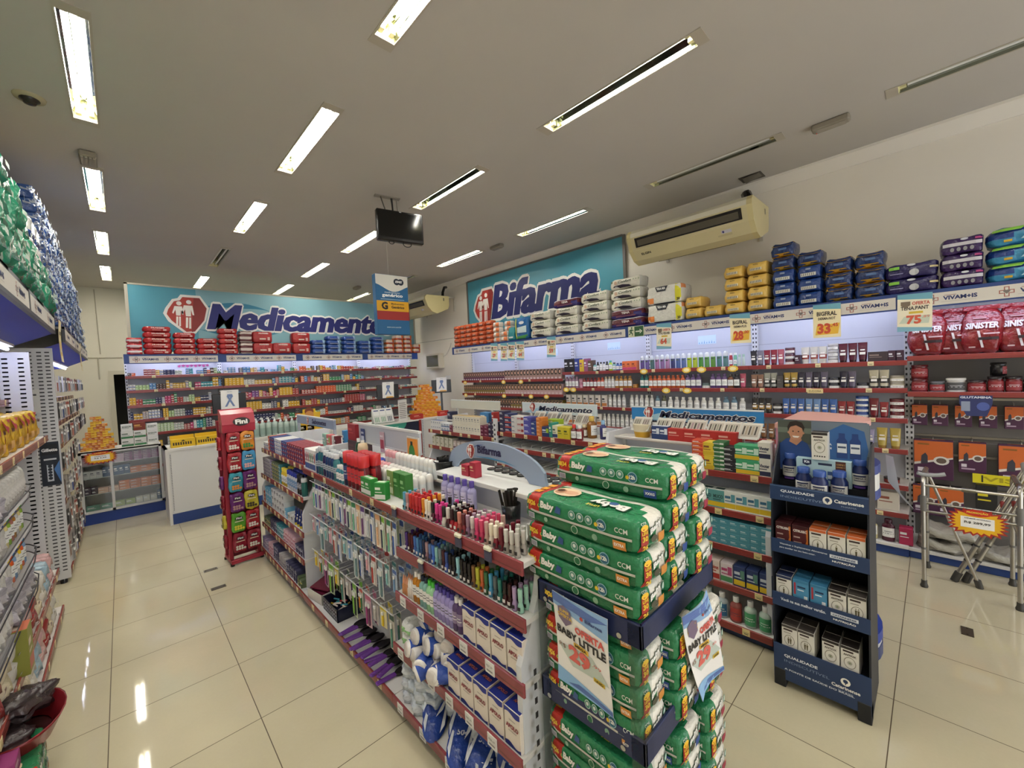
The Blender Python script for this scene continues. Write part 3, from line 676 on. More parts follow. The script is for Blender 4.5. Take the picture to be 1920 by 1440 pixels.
# ---------------- islands ----------------
def island(label, fr, a0, Lg, levels, half, top, ends=(1, 1), back_b=None, cap=None, tags=3, tagc=None, slot=True, base_y=-.07, lipc=LIPC, lip=.045):
    t = thing('island_shelf_unit', label, 'shelving unit', fr.p(a0, 0, 0), fr.rz, 'shelving islands')
    obj('base', MB().box(0, Lg, base_y + .05, half * 2 - base_y - .05, 0, .075, '27365E', K, .004), t)
    bb = back_b or half
    obj('back_panel', MB().box(0, Lg, bb - .01, bb + .01, .1, top, 'C6CAD4', K), t)
    if bb < half: obj('back_panel', MB().box(0, Lg, half * 2 - bb - .01, half * 2 - bb + .01, .1, top, 'C6CAD4', K), t)
    for z, y0 in levels: shelf_board(t, Lg, z, bb - .01 - y0, y0, lip=lip, col=lipc, tags=tags, rnd=tagc, board='DAD8D4')
    shelf_board(t, Lg, .1, half - base_y, base_y, lip=.05, col=lipc, tags=tags, rnd=tagc, board='DAD8D4')
    for z, y0 in levels[:1] + levels[2:]:                                  # boards of the other face
        obj('shelf', MB().box(.003, Lg - .003, 2 * half - bb + .01, 2 * half - y0, z - .02, z, 'CFC9C4', K).box(0, Lg, 2 * half - y0 - .012, 2 * half - y0, z - .04, z + .008, lipc, G), t)
    pr = [(-.015, 0), (-.015, .72), (.09, .95), (.155, 1.255), (2 * half - .155, 1.255), (2 * half - .09, .95), (2 * half + .015, .72), (2 * half + .015, 0)]
    for k, e in enumerate(ends):
        if not e: continue
        x = .0 if k == 0 else Lg - .028
        obj('side_panel', MB().poly(pr, lambda a, b, d, x=x: (x + .014 + d, a, b), .028, 'D2D4D8', K), t)
    if slot:
        for x in ((.03,) if not ends[1] else (.03, Lg - .03)): slotted_post(t, x, bb - .04, .12, top - .02, .035, .03, .055)
    if cap: obj('top_board', MB().box(.0, Lg, cap[0], cap[1], top, top + .025, 'DADAD8', K, .003), t)
    return t
I_FAR = island('maroon-edged island bay of soap and toothpaste beside the red sweets rack', FR_1, .05, 1.35, [(1.125, 0), (.86, -.02), (.57, -.03), (.345, -.04)], .42, 1.16, tags=9)
I_MID = island('island bay with toothbrush hooks under a maroon-edged top shelf', FR_1, 1.4, 1.55, [(1.105, 0)], .42, 1.16, ends=(0, 0), tags=4)
I_NEAR = island('white island bay with nail polish shelves beside the green nappy packs', FR_1, 2.95, .985, [(1.112, 0), (.893, 0), (.655, -.02), (.385, -.05)], .42, 1.235, ends=(0, 1), back_b=.36, cap=(.28, .56), tags=0, lipc='8C4146', lip=.055)
mb = MB()
for k in range(12): mb.rect(lambda a, b, d: (1.0 + d, a, b), .02, .035, .08 + k * .055, .105 + k * .055, '2A2A2C', d=.001)
obj('slotted_strip', mb, I_NEAR)
for z, ys in ((.655, 5), (.385, 6), (.1, 4)):
    for i in range(ys):
        a = .06 + i * .88 / ys + .03; y0 = {.655: -.02, .385: -.05, .1: -.07}[z]
        tg = MB().box(a - .028, a + .028, y0 - .004, y0 - .001, z - .045, z + .006, 'DEDCD8', P)
        f = fy(y0 - .004); tg.text('R$%d,%d9' % (3 + i, (i * 3) % 9), f, a, z - .018, .010, '4A4646', w=.036).rect(f, a - .018, a + .018, z - .035, z - .028, '8A8686')
        obj('price_tag', tg, I_NEAR)
for a, z in ((.02, 1.112), (.60, 1.112), (.80, 1.112), (.27, .893)):
    obj('price_clip', MB().box(a - .02, a + .02, -.012, -.006, z - .04, z, '4A4A60', G).box(a - .022, a + .022, -.018, .0, z + .002, z + .022, 'D8D4BC', G, .006), I_NEAR)
def rails(t, z, a0, a1, n, y0=.02):
    mb = MB().tube([(a0, y0, z), (a1, y0, z)], .0035, 'D8D8D8', K, 6)
    st = (a1 - a0) / n
    for i in range(n + 1): mb.tube([(a0 + i * st, y0, z), (a0 + i * st, .40, z + .012)], .0022, 'D0D0D0', K, 5)
    obj('hook_rail', mb, t)
for z, a0, a1, n in ((1.02, .10, 1.50, 20), (.735, .04, .5, 6), (.735, .54, .86, 4), (.735, .92, 1.36, 6), (.45, .05, .60, 7), (.45, .64, .98, 4), (.45, 1.02, 1.42, 5)): rails(I_MID, z, a0, a1, n)
# boards standing on the long island
t = thing('header_board', 'grey-blue board lettered for soaps standing on the far island bay', 'sign board', (1.45, 5.11, 0), math.radians(-90), 'boards on the islands')
Lg = 1.13
mb = MB().box(0, Lg, -.01, .01, 1.34, 1.43, '8C9AB0', P).box(0, .03, -.01, .01, 1.17, 1.34, 'AEB4BE', K).box(Lg - .03, Lg, -.01, .01, 1.17, 1.34, 'AEB4BE', K).box(0, Lg, -.012, .012, 1.425, 1.437, 'D0D2D4', K).box(0, Lg, -.012, .012, 1.165, 1.18, 'C0C2C4', K)
obj('board', mb, t)
mb = MB(); f = fy(-.01); shop_logo(mb, f, .38, 1.386, .075); mb.text('Sabonetes', f, .72, 1.362, .05, '22284E', w=.42, bold=.04, shear=.15, d=.003)
mb.shape(f, crescent(.4, 1.0, 1.352, .012, .01, flip=-1), '2C7FA0', d=.002); obj('lettering', mb, t)
t = thing('header_board', 'plain grey board on posts above the white roll-on bottles', 'sign board', (1.45, 3.53, 0), math.radians(-90), 'boards on the islands')
obj('board', MB().box(0, 1.09, -.008, .008, 1.29, 1.43, 'B4B8BE', K).box(0, 1.09, -.012, .012, 1.43, 1.445, 'D6D6D4', K).box(0, 1.09, -.012, .012, 1.28, 1.292, 'C4C6C8', K), t)
for x in (.05, 1.0): obj('post', MB().box(x, x + .03, -.01, .012, 1.16, 1.28, 'C8CACC', K), t)
for x, c1, c2, tx in ((.20, '2C3A6E', 'C8CCD8', 'SEDA'), (.55, 'C9A8B0', 'A83C50', 'MAX')):
    s = thing('shelf_talker', f'{"navy" if x < .3 else "pink"} leaflet clipped to the plain grey island board', 'leaflet', (1.437, 3.53 - x, 0), math.radians(-90), 'leaflets on the island board')
    mb = MB().box(-.035, .035, -.004, 0, 1.24, 1.40, c1, P); mb.rect(fy(-.004), -.028, .028, 1.27, 1.34, c2); mb.text(tx, fy(-.004), 0, 1.36, .015, 'F0F0F0', w=.05, bold=.03)
    obj('card', mb, s)
t = thing('advert_card', 'orange framed advert with a green bottle at the end of the grey board', 'advert', (1.445, 2.60, 0), math.radians(-90))
mb = MB().box(0, .16, -.012, 0, 1.20, 1.40, 'C8C4BC', K).rect(fy(-.012), .01, .15, 1.21, 1.39, 'D98A30'); mb.disc(fy(-.012), .07, 1.29, .04, '3C8A44', d=.002, ry=.06).rect(fy(-.012), .055, .085, 1.34, 1.37, '2A3A30', d=.002)
obj('card', mb, t)
t = thing('arch_sign', 'grey-blue arched shop sign with small red logo standing on the nail polish island', 'sign', (1.45, 2.11, 0), math.radians(-90))
up = [(0, 1.29), (.02, 1.305)] + [(.41 - .41 * math.cos(math.pi * k / 16), 1.285 + .16 * math.sin(math.pi * k / 16)) for k in range(2, 16)] + [(.80, 1.31), (.82, 1.262)]
lo = [(.70, 1.262)] + [(.39 + .30 * math.cos(math.pi * k / 12), 1.262 + .085 * math.sin(math.pi * k / 12)) for k in range(1, 12)] + [(.09, 1.262), (.03, 1.262)]
ring = MB(); n = 24
def interp(pl, n):
    ds = [0]
    for i in range(1, len(pl)): ds.append(ds[-1] + math.dist(pl[i], pl[i - 1]))
    out = []
    for k in range(n + 1):
        q = ds[-1] * k / n; i = max(j for j in range(len(pl)) if ds[j] <= q + 1e-9); i = min(i, len(pl) - 2)
        u = (q - ds[i]) / (ds[i + 1] - ds[i]); out.append(tuple(pl[i][m] * (1 - u) + pl[i + 1][m] * u for m in (0, 1)))
    return out
A_, B_ = interp(up, n), interp(list(reversed(lo)), n)
vs = [(x, -.008, z) for x, z in A_] + [(x, -.008, z) for x, z in B_] + [(x, .008, z) for x, z in A_] + [(x, .008, z) for x, z in B_]
m = n + 1; fs = []
for i in range(n):
    fs += [(m + i, m + i + 1, i + 1, i), (2 * m + i, 2 * m + i + 1, 3 * m + i + 1, 3 * m + i), (i, i + 1, 2 * m + i + 1, 2 * m + i), (m + i + 1, m + i, 3 * m + i, 3 * m + i + 1)]
fs += [(0, 2 * m, 3 * m, m), (n, m + n, 3 * m + n, 2 * m + n)]
ring.add(vs, fs, '8F9DB4', P); obj('board', ring, t)
mb = MB(); f = fy(-.008); shop_logo(mb, f, .235, 1.375, .075); mb.text('Bifarma', f, .40, 1.372, .045, '26264E', w=.20, bold=.045, shear=0, d=.003)
mb.shape(f, [(.26, 1.35), (.40, 1.358), (.52, 1.352), (.62, 1.335), (.52, 1.345), (.40, 1.35)], '3A84AC', d=.002).shape(f, [(.26, 1.40), (.30, 1.418), (.36, 1.425), (.30, 1.412)], '2C5A9A', d=.002); obj('lettering', mb, t)
I_A = island('second island bay with white and yellow boxes, beside the counter', FR_2, 0, 1.35, [(1.105, 0), (.905, -.01), (.64, -.02), (.38, -.04)], .40, 1.2, tags=7)
I_B = island('second island bay with wire dividers under stacked medicine boxes', FR_2, 1.35, 1.28, [(1.178, 0), (1.03, -.01), (.84, -.02), (.60, -.03), (.35, -.04)], .40, 1.25, tags=7, ends=(0, 0))
I_C = island('second island bay facing the blue vitamin display stand', FR_2, 2.63, 1.27, [(1.085, 0), (.832, -.01), (.595, -.02), (.338, -.03)], .40, 1.2, tags=5, tagc='DCC98E', ends=(1, 1))
mb = MB()
for z in (1.03, .84):
    for i in range(9):
        a = .1 + i * .135
        mb.tube([(a, .0, z + .05), (a, .36, z + .05)], .002, 'C8C8C4', K, 4).tube([(a, .0, z), (a, .0, z + .05)], .002, 'C8C8C4', K, 4).tube([(a, .0, z + .025), (a, .36, z + .025)], .002, 'C8C8C4', K, 4)
obj('wire_divider', mb, I_B)
slotted_post(I_B, -.02, -.01, .0, 1.32, .05, .03, .05)
def mag_board(label, a0, Lg, col, txt, holders, z0=1.35, z1=1.455):
    t = thing('header_board', label, 'sign board', FR_2.p(a0, .40, 0), FR_2.rz, 'boards on the islands')
    mb = MB().box(0, Lg, -.006, .006, z0, z1, col, P).box(0, Lg, -.009, .009, z1, z1 + .01, 'DCE2E4', K); obj('board', mb, t)
    if txt:
        mb = MB(); f = fy(-.006); mb.shape(f, [(0.02, z0 + .004), (Lg * .55, z0 + .004), (Lg * .3, z1 - .03)], '9CC0D2', d=.001); shop_logo(mb, f, .16, (z0 + z1) / 2 + .01, .09)
        outlined(mb, txt, f, .60 * Lg, z0 + .028, .055, '1C2440', .70 * Lg, d=.002); obj('lettering', mb, t)
    for x in (.12, Lg - .15): obj('post', MB().box(x, x + .022, -.01, .01, 1.2, z0, 'C8C8C4', K), t)
    return t
mag_board('cream blank board standing on the island bay next to the counter', -.02, 1.0, 'CFCDBE', '', 0)
mag_board('white and blue island board partly hidden by newspapers, middle of second island', 1.36, 1.0, 'C9D6DC', 'Medicamento', 4)
mag_board('blue island board behind the front newspapers, near the vitamin display stand', 2.73, 1.03, '2E7FBE', 'Medicamentos', 5)
def holder(a0, w, n, label, z=1.30):
    t = thing('leaflet_holder', label, 'leaflet holder', FR_2.p(a0, .36, 0), FR_2.rz, 'leaflet holders on the islands')
    f = lambda a, b, d: (a + .15 * b, -.05 + .5 * b - d, z + b * .87)
    mb = MB()
    for x in (-.004, w): patch(mb, f, [(x, -.03), (x + .008, -.03), (x + .008, .09), (x, .09)], 'C4C4BE', .004, 1)
    patch(mb, f, [(0, -.035), (w, -.035), (w, -.02), (0, -.02)], 'D0D0CA', .005, 1); sheet(mb, lambda a, b, d: f(a + w / 2, b + .03, d), w, .12, 'CFCCC4', 1, 1)
    obj('frame', mb, t)
    q = random.Random(n * 7 + int(a0 * 100)); lv = MB(); st = w / n
    for i in range(n):
        c = q.choice(['A0907C', '8A8C7C', '9A8088', '7C7A6C'])
        patch(lv, f, [(i * st + .006, -.012), ((i + 1) * st - .006, -.012), ((i + 1) * st - .006, .075), (i * st + .006, .075)], 'B4ACA0', .003, 1)
        for k in range(5):
            u = i * st + .012 + k * (st - .024) / 5
            patch(lv, f, [(u, 0), (u + (st - .03) / 9, 0), (u + (st - .03) / 9, .065), (u, .065)], c if k % 2 else '3A342E', .0045, 1)
    obj('leaflets', lv, t)
for i, (a, w, n) in enumerate(((2.78, .15, 2), (2.99, .22, 2), (3.24, .14, 1), (3.40, .22, 2), (3.63, .12, 1))):
    holder(a, w, n, f'slanted wire leaflet holder, {nth(i + 1)} from the far end before the blue island board')
for i, (a, w, n) in enumerate(((1.60, .14, 2), (1.78, .13, 2), (1.96, .12, 1), (2.16, .16, 2))):
    holder(a, w, n, f'slanted leaflet holder, {nth(i + 1)} from the far end before the white-blue island board')
# rounded end of the second island
t = thing('end_display', 'rounded blue and white end display at the head of the second island', 'end display', (3.26, .69, 0))
half = lambda rx, ry, n=18: [(rx * math.cos(math.pi + math.pi * i / n), ry * math.sin(math.pi + math.pi * i / n)) for i in range(n + 1)]
def slab(mb, rx, ry, z0, z1, c, mat=K): return mb.poly(half(rx, ry), lambda a, b, d: (a, b, z1 + d), z1 - z0, c, mat)
obj('base', slab(slab(slab(MB(), .42, .46, 0, .07, '33406E'), .415, .455, .07, .10, 'CFCFCB'), .42, .46, .10, .16, '24409A'), t)
obj('column', slab(MB(), .30, .34, .16, .98, 'B8BCC6'), t)
obj('ring', slab(slab(slab(MB(), .42, .46, .97, 1.02, '2A3E86'), .415, .455, 1.02, 1.12, 'DADAD6'), .42, .46, 1.12, 1.17, '2A3E86'), t)
obj('top_display', slab(slab(MB(), .34, .40, 1.17, 1.40, 'C98AA0', P), .36, .42, 1.40, 1.43, 'D9A49A', P), t)
obj('advert_strip', MB().add([(.30, -.50, 1.16), (.36, -.46, 1.16), (.37, -.47, .98), (.31, -.53, .93), (.38, -.55, .86), (.33, -.60, .82)], [(0, 1, 2, 3), (3, 2, 4, 5)], 'D6DCE4'), t)
# ---------------- main-aisle wall units ----------------
def aisle_unit(label, a0, Lg, lv, hdr=True, pane=True, vn=2):
    t = thing('shelving_unit', label, 'shelving unit', FR_L.p(a0, 0, 0), FR_L.rz, 'shelving along the main aisle')
    obj('back_panel', MB().box(0, Lg, .62, .65, .05, 2.30, 'BEBCC0', K), t)
    for z, y0, d in lv: shelf_board(t, Lg, z, d, y0, col='8A4038', tags=3, lip=.05)
    obj('base', MB().box(0, Lg, .03, .62, 0, .05, '6A5A50', K), t)
    h = obj('header', MB().box(0, Lg, -.09, -.07, 2.30, 2.445, '34343C', K).box(0, Lg, -.09, .65, 2.425, 2.445, '8A8C90', K), t)
    cp = MB(); pr = [(-.07, 2.30), (-.01, 2.27), (.20, 2.17), (.62, 2.14)]
    for i in range(3): cp.add([(0, pr[i][0], pr[i][1]), (Lg, pr[i][0], pr[i][1]), (Lg, pr[i + 1][0], pr[i + 1][1]), (0, pr[i + 1][0], pr[i + 1][1])], [(0, 1, 2, 3)], '1E34B0', P)
    obj('canopy', cp, t)
    art = MB(); header_art(art, lambda a, b, d: (a, -.09 - d, b), Lg, 2.31, 2.435, vn, .03); obj('header_sign', art, h)
    s = obj('lamp_fitting', MB().box(.1, Lg - .1, .12, .19, 2.185, 2.205, 'D8D8DC', K), t)
    obj('light_tube', MB().tube([(.12, .155, 2.168), (Lg - .12, .155, 2.168)], .012, 'E8ECFF', L_, 8), s)
    return t
U1 = aisle_unit('main aisle shelving bay nearest the shopfront with milk tins and wire baskets', 2.5, 1.2, [(1.78, .18, .44), (1.475, 0, .62), (.385, 0, .62), (.075, -.01, .63)])
U2 = aisle_unit('main aisle shelving bay of milk powder with slotted white end panel', 3.7, 1.27, [(1.78, .18, .44), (1.475, 0, .62), (.385, 0, .62), (.075, -.01, .63)])
U3 = aisle_unit('main aisle shelving bay with a razor advert on its slotted end panel', 5.78, 1.2, [(1.75, .1, .5), (1.5, .05, .55), (1.25, .05, .55), (1.0, .05, .55), (.7, .03, .6), (.4, .02, .6), (.09, .0, .62)])
U4 = aisle_unit('main aisle shelving bay beyond the razor advert, before the glass counter', 6.98, 1.2, [(1.75, .1, .5), (1.5, .05, .55), (1.25, .05, .55), (1.0, .05, .55), (.7, .03, .6), (.4, .02, .6), (.09, .0, .62)])
U5 = aisle_unit('main aisle shelving bay at the end beside the glass counter', 8.18, 1.2, [(1.75, .1, .5), (1.5, .05, .55), (1.25, .05, .55)], vn=2)
def slot_panel(t, x, y0, y1, z1, cols):
    p = obj('end_panel', MB().box(x - .012, x + .012, y0, y1, .04, z1, 'CDCDD0', K), t)
    for sx in ((-1, 1) if t is U2 else (-1,)):
        mb = MB(); f = (lambda a, b, d: (x - .012 - d, a, b))
        for c in cols:
            z = .12
            while z < z1 - .04: mb.rect(f, c, c + .03, z, z + .012, '3A3A3E', d=.0006); z += .034
        obj('slot', mb, p)
slot_panel(U3, 0, .0, .62, 2.24, (.02, .07, .13, .3, .45)); slot_panel(U2, 1.26, .06, .24, 2.15, (.09, .17))
for z in (.01,): obj('foot', MB().lathe([(.025, 0), (.025, .03), (.012, .04)], 10, '1E1C1C', G, .0, .05), U3)
t = thing('razor_advert', 'dark razor advert panel hanging on the slotted end panel by the aisle', 'advert', FR_L.p(5.765, 0, 0), FR_L.rz)
mb = MB().box(-.004, 0, .01, .13, .95, 1.36, '1A2230', P); f = lambda a, b, d: (-.004 - d, a, b)
mb.rect(f, .02, .12, 1.24, 1.34, '10141C').text('Gillette', lambda a, b, d: (-.004 - d, .14 - a, b), .07, 1.27, .03, 'E8E8EC', w=.10, bold=.04, d=.002).rect(f, .03, .11, 1.19, 1.205, 'C8CCD4').rect(f, .055, .095, .99, 1.17, 'C4CAD4').disc(f, .075, 1.165, .026, '222A36', d=.002)
for k in range(5): mb.disc(f, .075, 1.13 - k * .028, .014, '222A36', d=.002)
mb.shape(f, [(.012, 1.18), (.05, 1.1), (.012, .97)], '4A7AB8')
obj('panel', mb, t)
t = thing('info_sheet', 'white instruction sheets fixed to the slotted end panel above the razor advert', 'notice', FR_L.p(5.765, 0, 0), FR_L.rz)
mb = MB()
for z0, z1 in ((1.64, 1.86), (1.38, 1.60)): mb.box(-.003, 0, .10, .30, z0, z1, 'D8D8D6', P)
mb.rect(lambda a, b, d: (-.003 - d, a, b), .12, .26, 1.80, 1.815, '4A4A4E').shape(lambda a, b, d: (-.003 - d, a, b), [(.14, 1.72), (.2, 1.74), (.14, 1.70)], 'B83A38')
obj('sheet', mb, t)
for i, (yy, ww) in enumerate(((4.98, .10), (7.30, .09))):
    t = thing('price_poster', f'yellowish offer poster seen edge-on hanging from the main aisle header, {nth(i + 1)} from shopfront', 'price poster', FR_L.p(yy, -.11, 0), FR_L.rz, 'offer posters of the main aisle')
    mb = MB(); f = lambda a, b, d: (a * .9 + .06 * b, -d - .28 * b * b, 2.24 + b); sheet(mb, f, .19, .34, 'E2D4A6', 3, 5)
    patch(mb, f, [(-.06, -.12), (.04, -.12), (.04, -.09), (-.06, -.09)], 'D8B02C', .002); patch(mb, f, [(-.06, .05), (.06, .05), (.06, .08), (-.06, .08)], '5A4A34', .002); patch(mb, f, [(-.08, -.06), (.08, -.06), (.08, .0), (-.08, .0)], 'E8C87A', .002)
    obj('sheet', mb, t)
# ---------------- sweets rack ----------------
t = thing('sweets_rack', 'tall red metal sweets rack with an oval logo header standing at the island end', 'display rack', (.69, 4.87, 0), math.radians(3))
RED = 'A02A38'
obj('foot', MB().lathe([(.018, 0), (.018, .02)], 8, '1C1A1A', G, .01, .01).lathe([(.018, 0), (.018, .02)], 8, '1C1A1A', G, .27, .01).lathe([(.018, 0), (.018, .02)], 8, '1C1A1A', G, .01, .27), t)
obj('base_frame', MB().box(0, .285, -.01, .03, .02, .06, RED, K, .004).box(0, .03, 0, .28, .02, .06, RED, K, .004).box(.255, .285, 0, .28, .02, .06, RED, K, .004), t)
for x in (0, .25): obj('side_rail', MB().box(x, x + .035, .06, .10, .05, 1.45, RED, K, .003).box(x, x + .035, .22, .25, .05, 1.45, '8A2432', K, .003), t)
obj('back_panel', MB().box(.03, .255, .11, .12, .06, 1.42, '7E2230', K), t)
hd = obj('header', MB().add([(x, y, z) for x in (0, .285) for y, z in ((.0, 1.34), (-.01, 1.42), (.02, 1.52), (.08, 1.56), (.14, 1.57), (.14, 1.34))],
     [(0, 6, 7, 1), (1, 7, 8, 2), (2, 8, 9, 3), (3, 9, 10, 4), (4, 10, 11, 5), (5, 11, 6, 0), (0, 1, 2, 3, 4, 5), (11, 10, 9, 8, 7, 6)], 'B03646', G), t)
f = lambda a, b, d: (a, -.008 - d + max(0, b - 1.42) * .3, b)
obj('logo', MB().disc(f, .165, 1.44, .075, '221A1A', d=.006, n=20, ry=.042).text('Fini', f, .165, 1.418, .045, 'F0ECE4', w=.105, bold=.06, d=.008), hd)
sp = MB(); z = .2
for k in range(38): sp.rect(lambda a, b, d: (.292, a, b), .08, .10, .15 + k * .034, .165 + k * .034, 'E0DCD8', d=0)
sp.box(.285, .291, .07, .11, .05, 1.45, '3A3A3C', K); obj('slotted_strip', sp, t)
# ---------------- vitamin display stand ----------------
FR_C = Fr(2.57, .64, -90)
t = thing('vitamin_display', 'dark blue cardboard vitamin display stand with a smiling man on its header', 'display stand', FR_C.p(0, 0, 0), FR_C.rz)
NB, BK = '24395E', '14161C'; w = .415
for x0 in (0, w - .055):
    obj('foot', MB().box(x0, x0 + .055, -.008, .06, 0, .10, BK, P, .003), t)
for x in (0, w - .008):
    pr = [(0, .02), (0, .95), (.03, 1.14), (.12, 1.28), (.20, 1.36), (.28, 1.36), (.34, .02)]
    obj('side_panel', MB().poly(pr, lambda a, b, d, x=x: (x + .008 + d, a, b), .008, '1A1E28', P), t)
obj('back_panel', MB().box(.008, w - .008, .31, .318, .03, 1.36, BK, P), t)
T4 = [(.20, .045, .238, 0), (.475, .458, .532, .02), (.775, .76, .835, .03), (1.068, 1.055, 1.137, .04)]
for i, (tz, z0, z1, dy) in enumerate(T4):
    s = obj('tray', MB().box(.008, w - .008, .006, .31, tz - .006, tz, BK, P), t)
    lip = MB().box(0, w, -.006, .002, z0, z1, NB, P)
    if i == 3: lip.rect(fy(-.006), .0, w, z1 - .006, z1 - .003, '5A7090')
    obj('lip', lip, s)
    f = fy(-.006); a = MB()
    if i in (0, 3):
        zb = .175 if i == 0 else 1.10; k = 1.0 if i == 0 else .9
        a.text('QUALIDADE', f, .05, zb, .018 * k, 'E8EAEE', w=.15, bold=.03, al='l', d=.001).text('INDISCUTÍVEL', f, .05, zb - .026, .017 * k, '8294B0', w=.20, al='l', d=.001)
        if i == 0: a.text('A FONTE DE SAÚDE DO BRASIL', f, .05, .105, .012, 'D8DCE4', w=.30, al='l', bold=.03, d=.001)
        cx, cz = (.315, .17) if i == 0 else (.255, 1.093)
        a.disc(f, cx, cz, .020, 'EDE8DC', d=.001).disc(f, cx, cz + .003, .010, NB, d=.0015).rect(f, cx - .002, cx + .002, cz - .014, cz, NB, d=.0016)
        a.text('Catarinense', f, cx + (.0 if i == 0 else .085), cz - (.042 if i == 0 else .005), .018, 'F0EEE8', w=.115, bold=.03, d=.001)
        a.text('PHARMA', f, cx + (.0 if i == 0 else .085), cz - (.056 if i == 0 else .022), .007, '9CA8BC', w=.06, d=.001)
    else:
        if i == 2: a.text('Vitaminas e Suplementos Alimentares', f, .04, .808, .011, 'D8DCE4', w=.21, al='l', bold=.02, d=.001).text('para auxiliar no seu bem-estar.', f, .04, .788, .011, 'D8DCE4', w=.16, al='l', bold=.02, d=.001)
        else: a.text('Você na sua melhor versão.', f, .04, .494, .016, 'E4E8EE', w=.20, al='l', bold=.02, d=.001)
        zc = (z0 + z1) / 2
        a.rect(f, .26, .37, zc + .002, zc + .02, 'D4D8DE', d=.001).text('CATARINENSE', f, .315, zc + .006, .009, NB, w=.095, bold=.03, d=.002).text('NUTRIÇÃO', f, .315, zc - .020, .013, 'F0EEE8', w=.09, bold=.04, d=.001)
    obj('lettering', a, s)
h = obj('header', MB().poly([(0, 1.18), (w - .008, 1.18), (w - .008, 1.46), (w - .02, 1.475), (.015, 1.475), (0, 1.46)], lambda a, b, d: (a, .19 - d, b), .006, '566070', P), t)
a = MB(); f = fy(.189)
a.rect(f, .0, .16, 1.34, 1.472, '4A5048', d=.001).rect(f, 0, .16, 1.40, 1.43, '6A7468', d=.0012).rect(f, .16, w - .01, 1.30, 1.472, '6A7684', d=.001)
a.shape(f, [(.005, 1.19), (.005, 1.33), (.04, 1.365), (.09, 1.375), (.14, 1.345), (.17, 1.27), (.19, 1.19)], '22427E', d=.002)
a.shape(f, [(.055, 1.35), (.09, 1.33), (.115, 1.36), (.11, 1.385), (.065, 1.385)], 'B07C62', d=.003)
a.disc(f, .088, 1.405, .034, 'B98468', d=.004, ry=.046).shape(f, [(.05, 1.41), (.048, 1.435), (.06, 1.462), (.09, 1.472), (.118, 1.462), (.13, 1.435), (.124, 1.412), (.118, 1.43), (.09, 1.445), (.062, 1.435)], '2A201C', d=.005)
a.disc(f, .075, 1.41, .004, '2A2420', d=.005, n=8).disc(f, .101, 1.41, .004, '2A2420', d=.005, n=8).shape(f, [(.085, 1.405), (.093, 1.405), (.09, 1.392)], 'A8745A', d=.005).shape(f, [(.07, 1.384), (.106, 1.384), (.098, 1.374), (.078, 1.374)], 'F0EAE4', d=.005)
a.disc(f, .054, 1.402, .007, 'B88468', d=.0035, n=8).disc(f, .122, 1.402, .007, 'B88468', d=.0035, n=8)
hexa = [(.20, 1.40), (.30, 1.465), (.385, 1.43), (.40, 1.33), (.38, 1.22), (.22, 1.21)]
a.shape(f, hexa, '2E5C96', d=.002)
for bx in (.27, .325):
    a.shape(f, [(bx, 1.28), (bx + .046, 1.28), (bx + .046, 1.375), (bx + .036, 1.39), (bx + .036, 1.415), (bx + .01, 1.415), (bx + .01, 1.39), (bx, 1.375)], '1E3C78', d=.003).rect(f, bx + .003, bx + .043, 1.31, 1.36, 'D8DCE2', d=.004).rect(f, bx + .006, bx + .04, 1.335, 1.345, '44506A', d=.005)
a.text('RA PRA', f, .225, 1.345, .012, 'E8ECF2', w=.05, bold=.03, d=.004).text('SAÚDE', f, .225, 1.325, .012, 'E8ECF2', w=.05, bold=.03, d=.004)
obj('print', a, h)
# ---------------- nappy bin ----------------
BX0, BX1, BY0, BY1 = 1.10, 1.675, .625, 1.058
t = thing('nappy_bin', 'navy-banded clear bin holding green nappy packs at the island end', 'display bin', (0, 0, 0))
for z0, z1 in ((.955, 1.035), (.583, .662), (.10, .18)):
    b = MB(); e = .012
    b.box(BX0, BX0 + e, BY0, BY1, z0, z1, '1E2850', K, .003).box(BX1 - e, BX1, BY0, BY1, z0, z1, '1E2850', K, .003).box(BX0, BX1, BY0, BY0 + e, z0, z1, '1E2850', K, .003).box(BX0, BX1, BY1 - e, BY1, z0, z1, '1E2850', K, .003)
    o = obj('band', b, t)
    q = MB()
    for y in (BY0 + .07, BY1 - .04): q.lathe([(.009, 0), (.007, .004)], 10, 'B8B8B4', M, 0, 0)
    rv = MB()
    for y in (BY0 + .08, BY1 - .04): rv.disc(fxm(BX0, 0, 0), -y, z0 + .018, .009, 'C4C4C0', M, d=.003)
    obj('rivet', rv, o)
for x0, y0 in ((BX0, BY0), (BX1 - .05, BY0), (BX0, BY1 - .05), (BX1 - .05, BY1 - .05)):
    e = .002; sx = x0 if x0 == BX0 else x0 + .05 - e; sy = y0 if y0 == BY0 else y0 + .05 - e
    obj('corner_post', MB().box(x0, x0 + .05, sy, sy + e, .0, 1.03, 'FFFFFF', T).box(sx, sx + e, y0, y0 + .05, .0, 1.03, 'FFFFFF', T), t)
for z in (.10, .583): obj('floor_panel', MB().box(BX0 + .012, BX1 - .012, BY0 + .012, BY1 - .012, z, z + .006, '1E2850', K), t)
t = thing('offer_poster', 'white offer poster hung square on the aisle side of the nappy bin', 'price poster', (1.088, .85, .86), math.radians(-90), 'offer posters on the nappy bin')
mb = MB(); f = lambda a, b, d: (a, -d - .010 * math.sin(b * 9 + a * 8) - .012 * max(0, b) * (1 if a < 0 else .3), b - .055 * a); offer_big(mb, f, .232, .335); obj('sheet', mb, t)
t = thing('offer_poster', 'white offer poster hung crooked on the front side of the nappy bin', 'price poster', (1.44, .597, .825), 0, 'offer posters on the nappy bin')
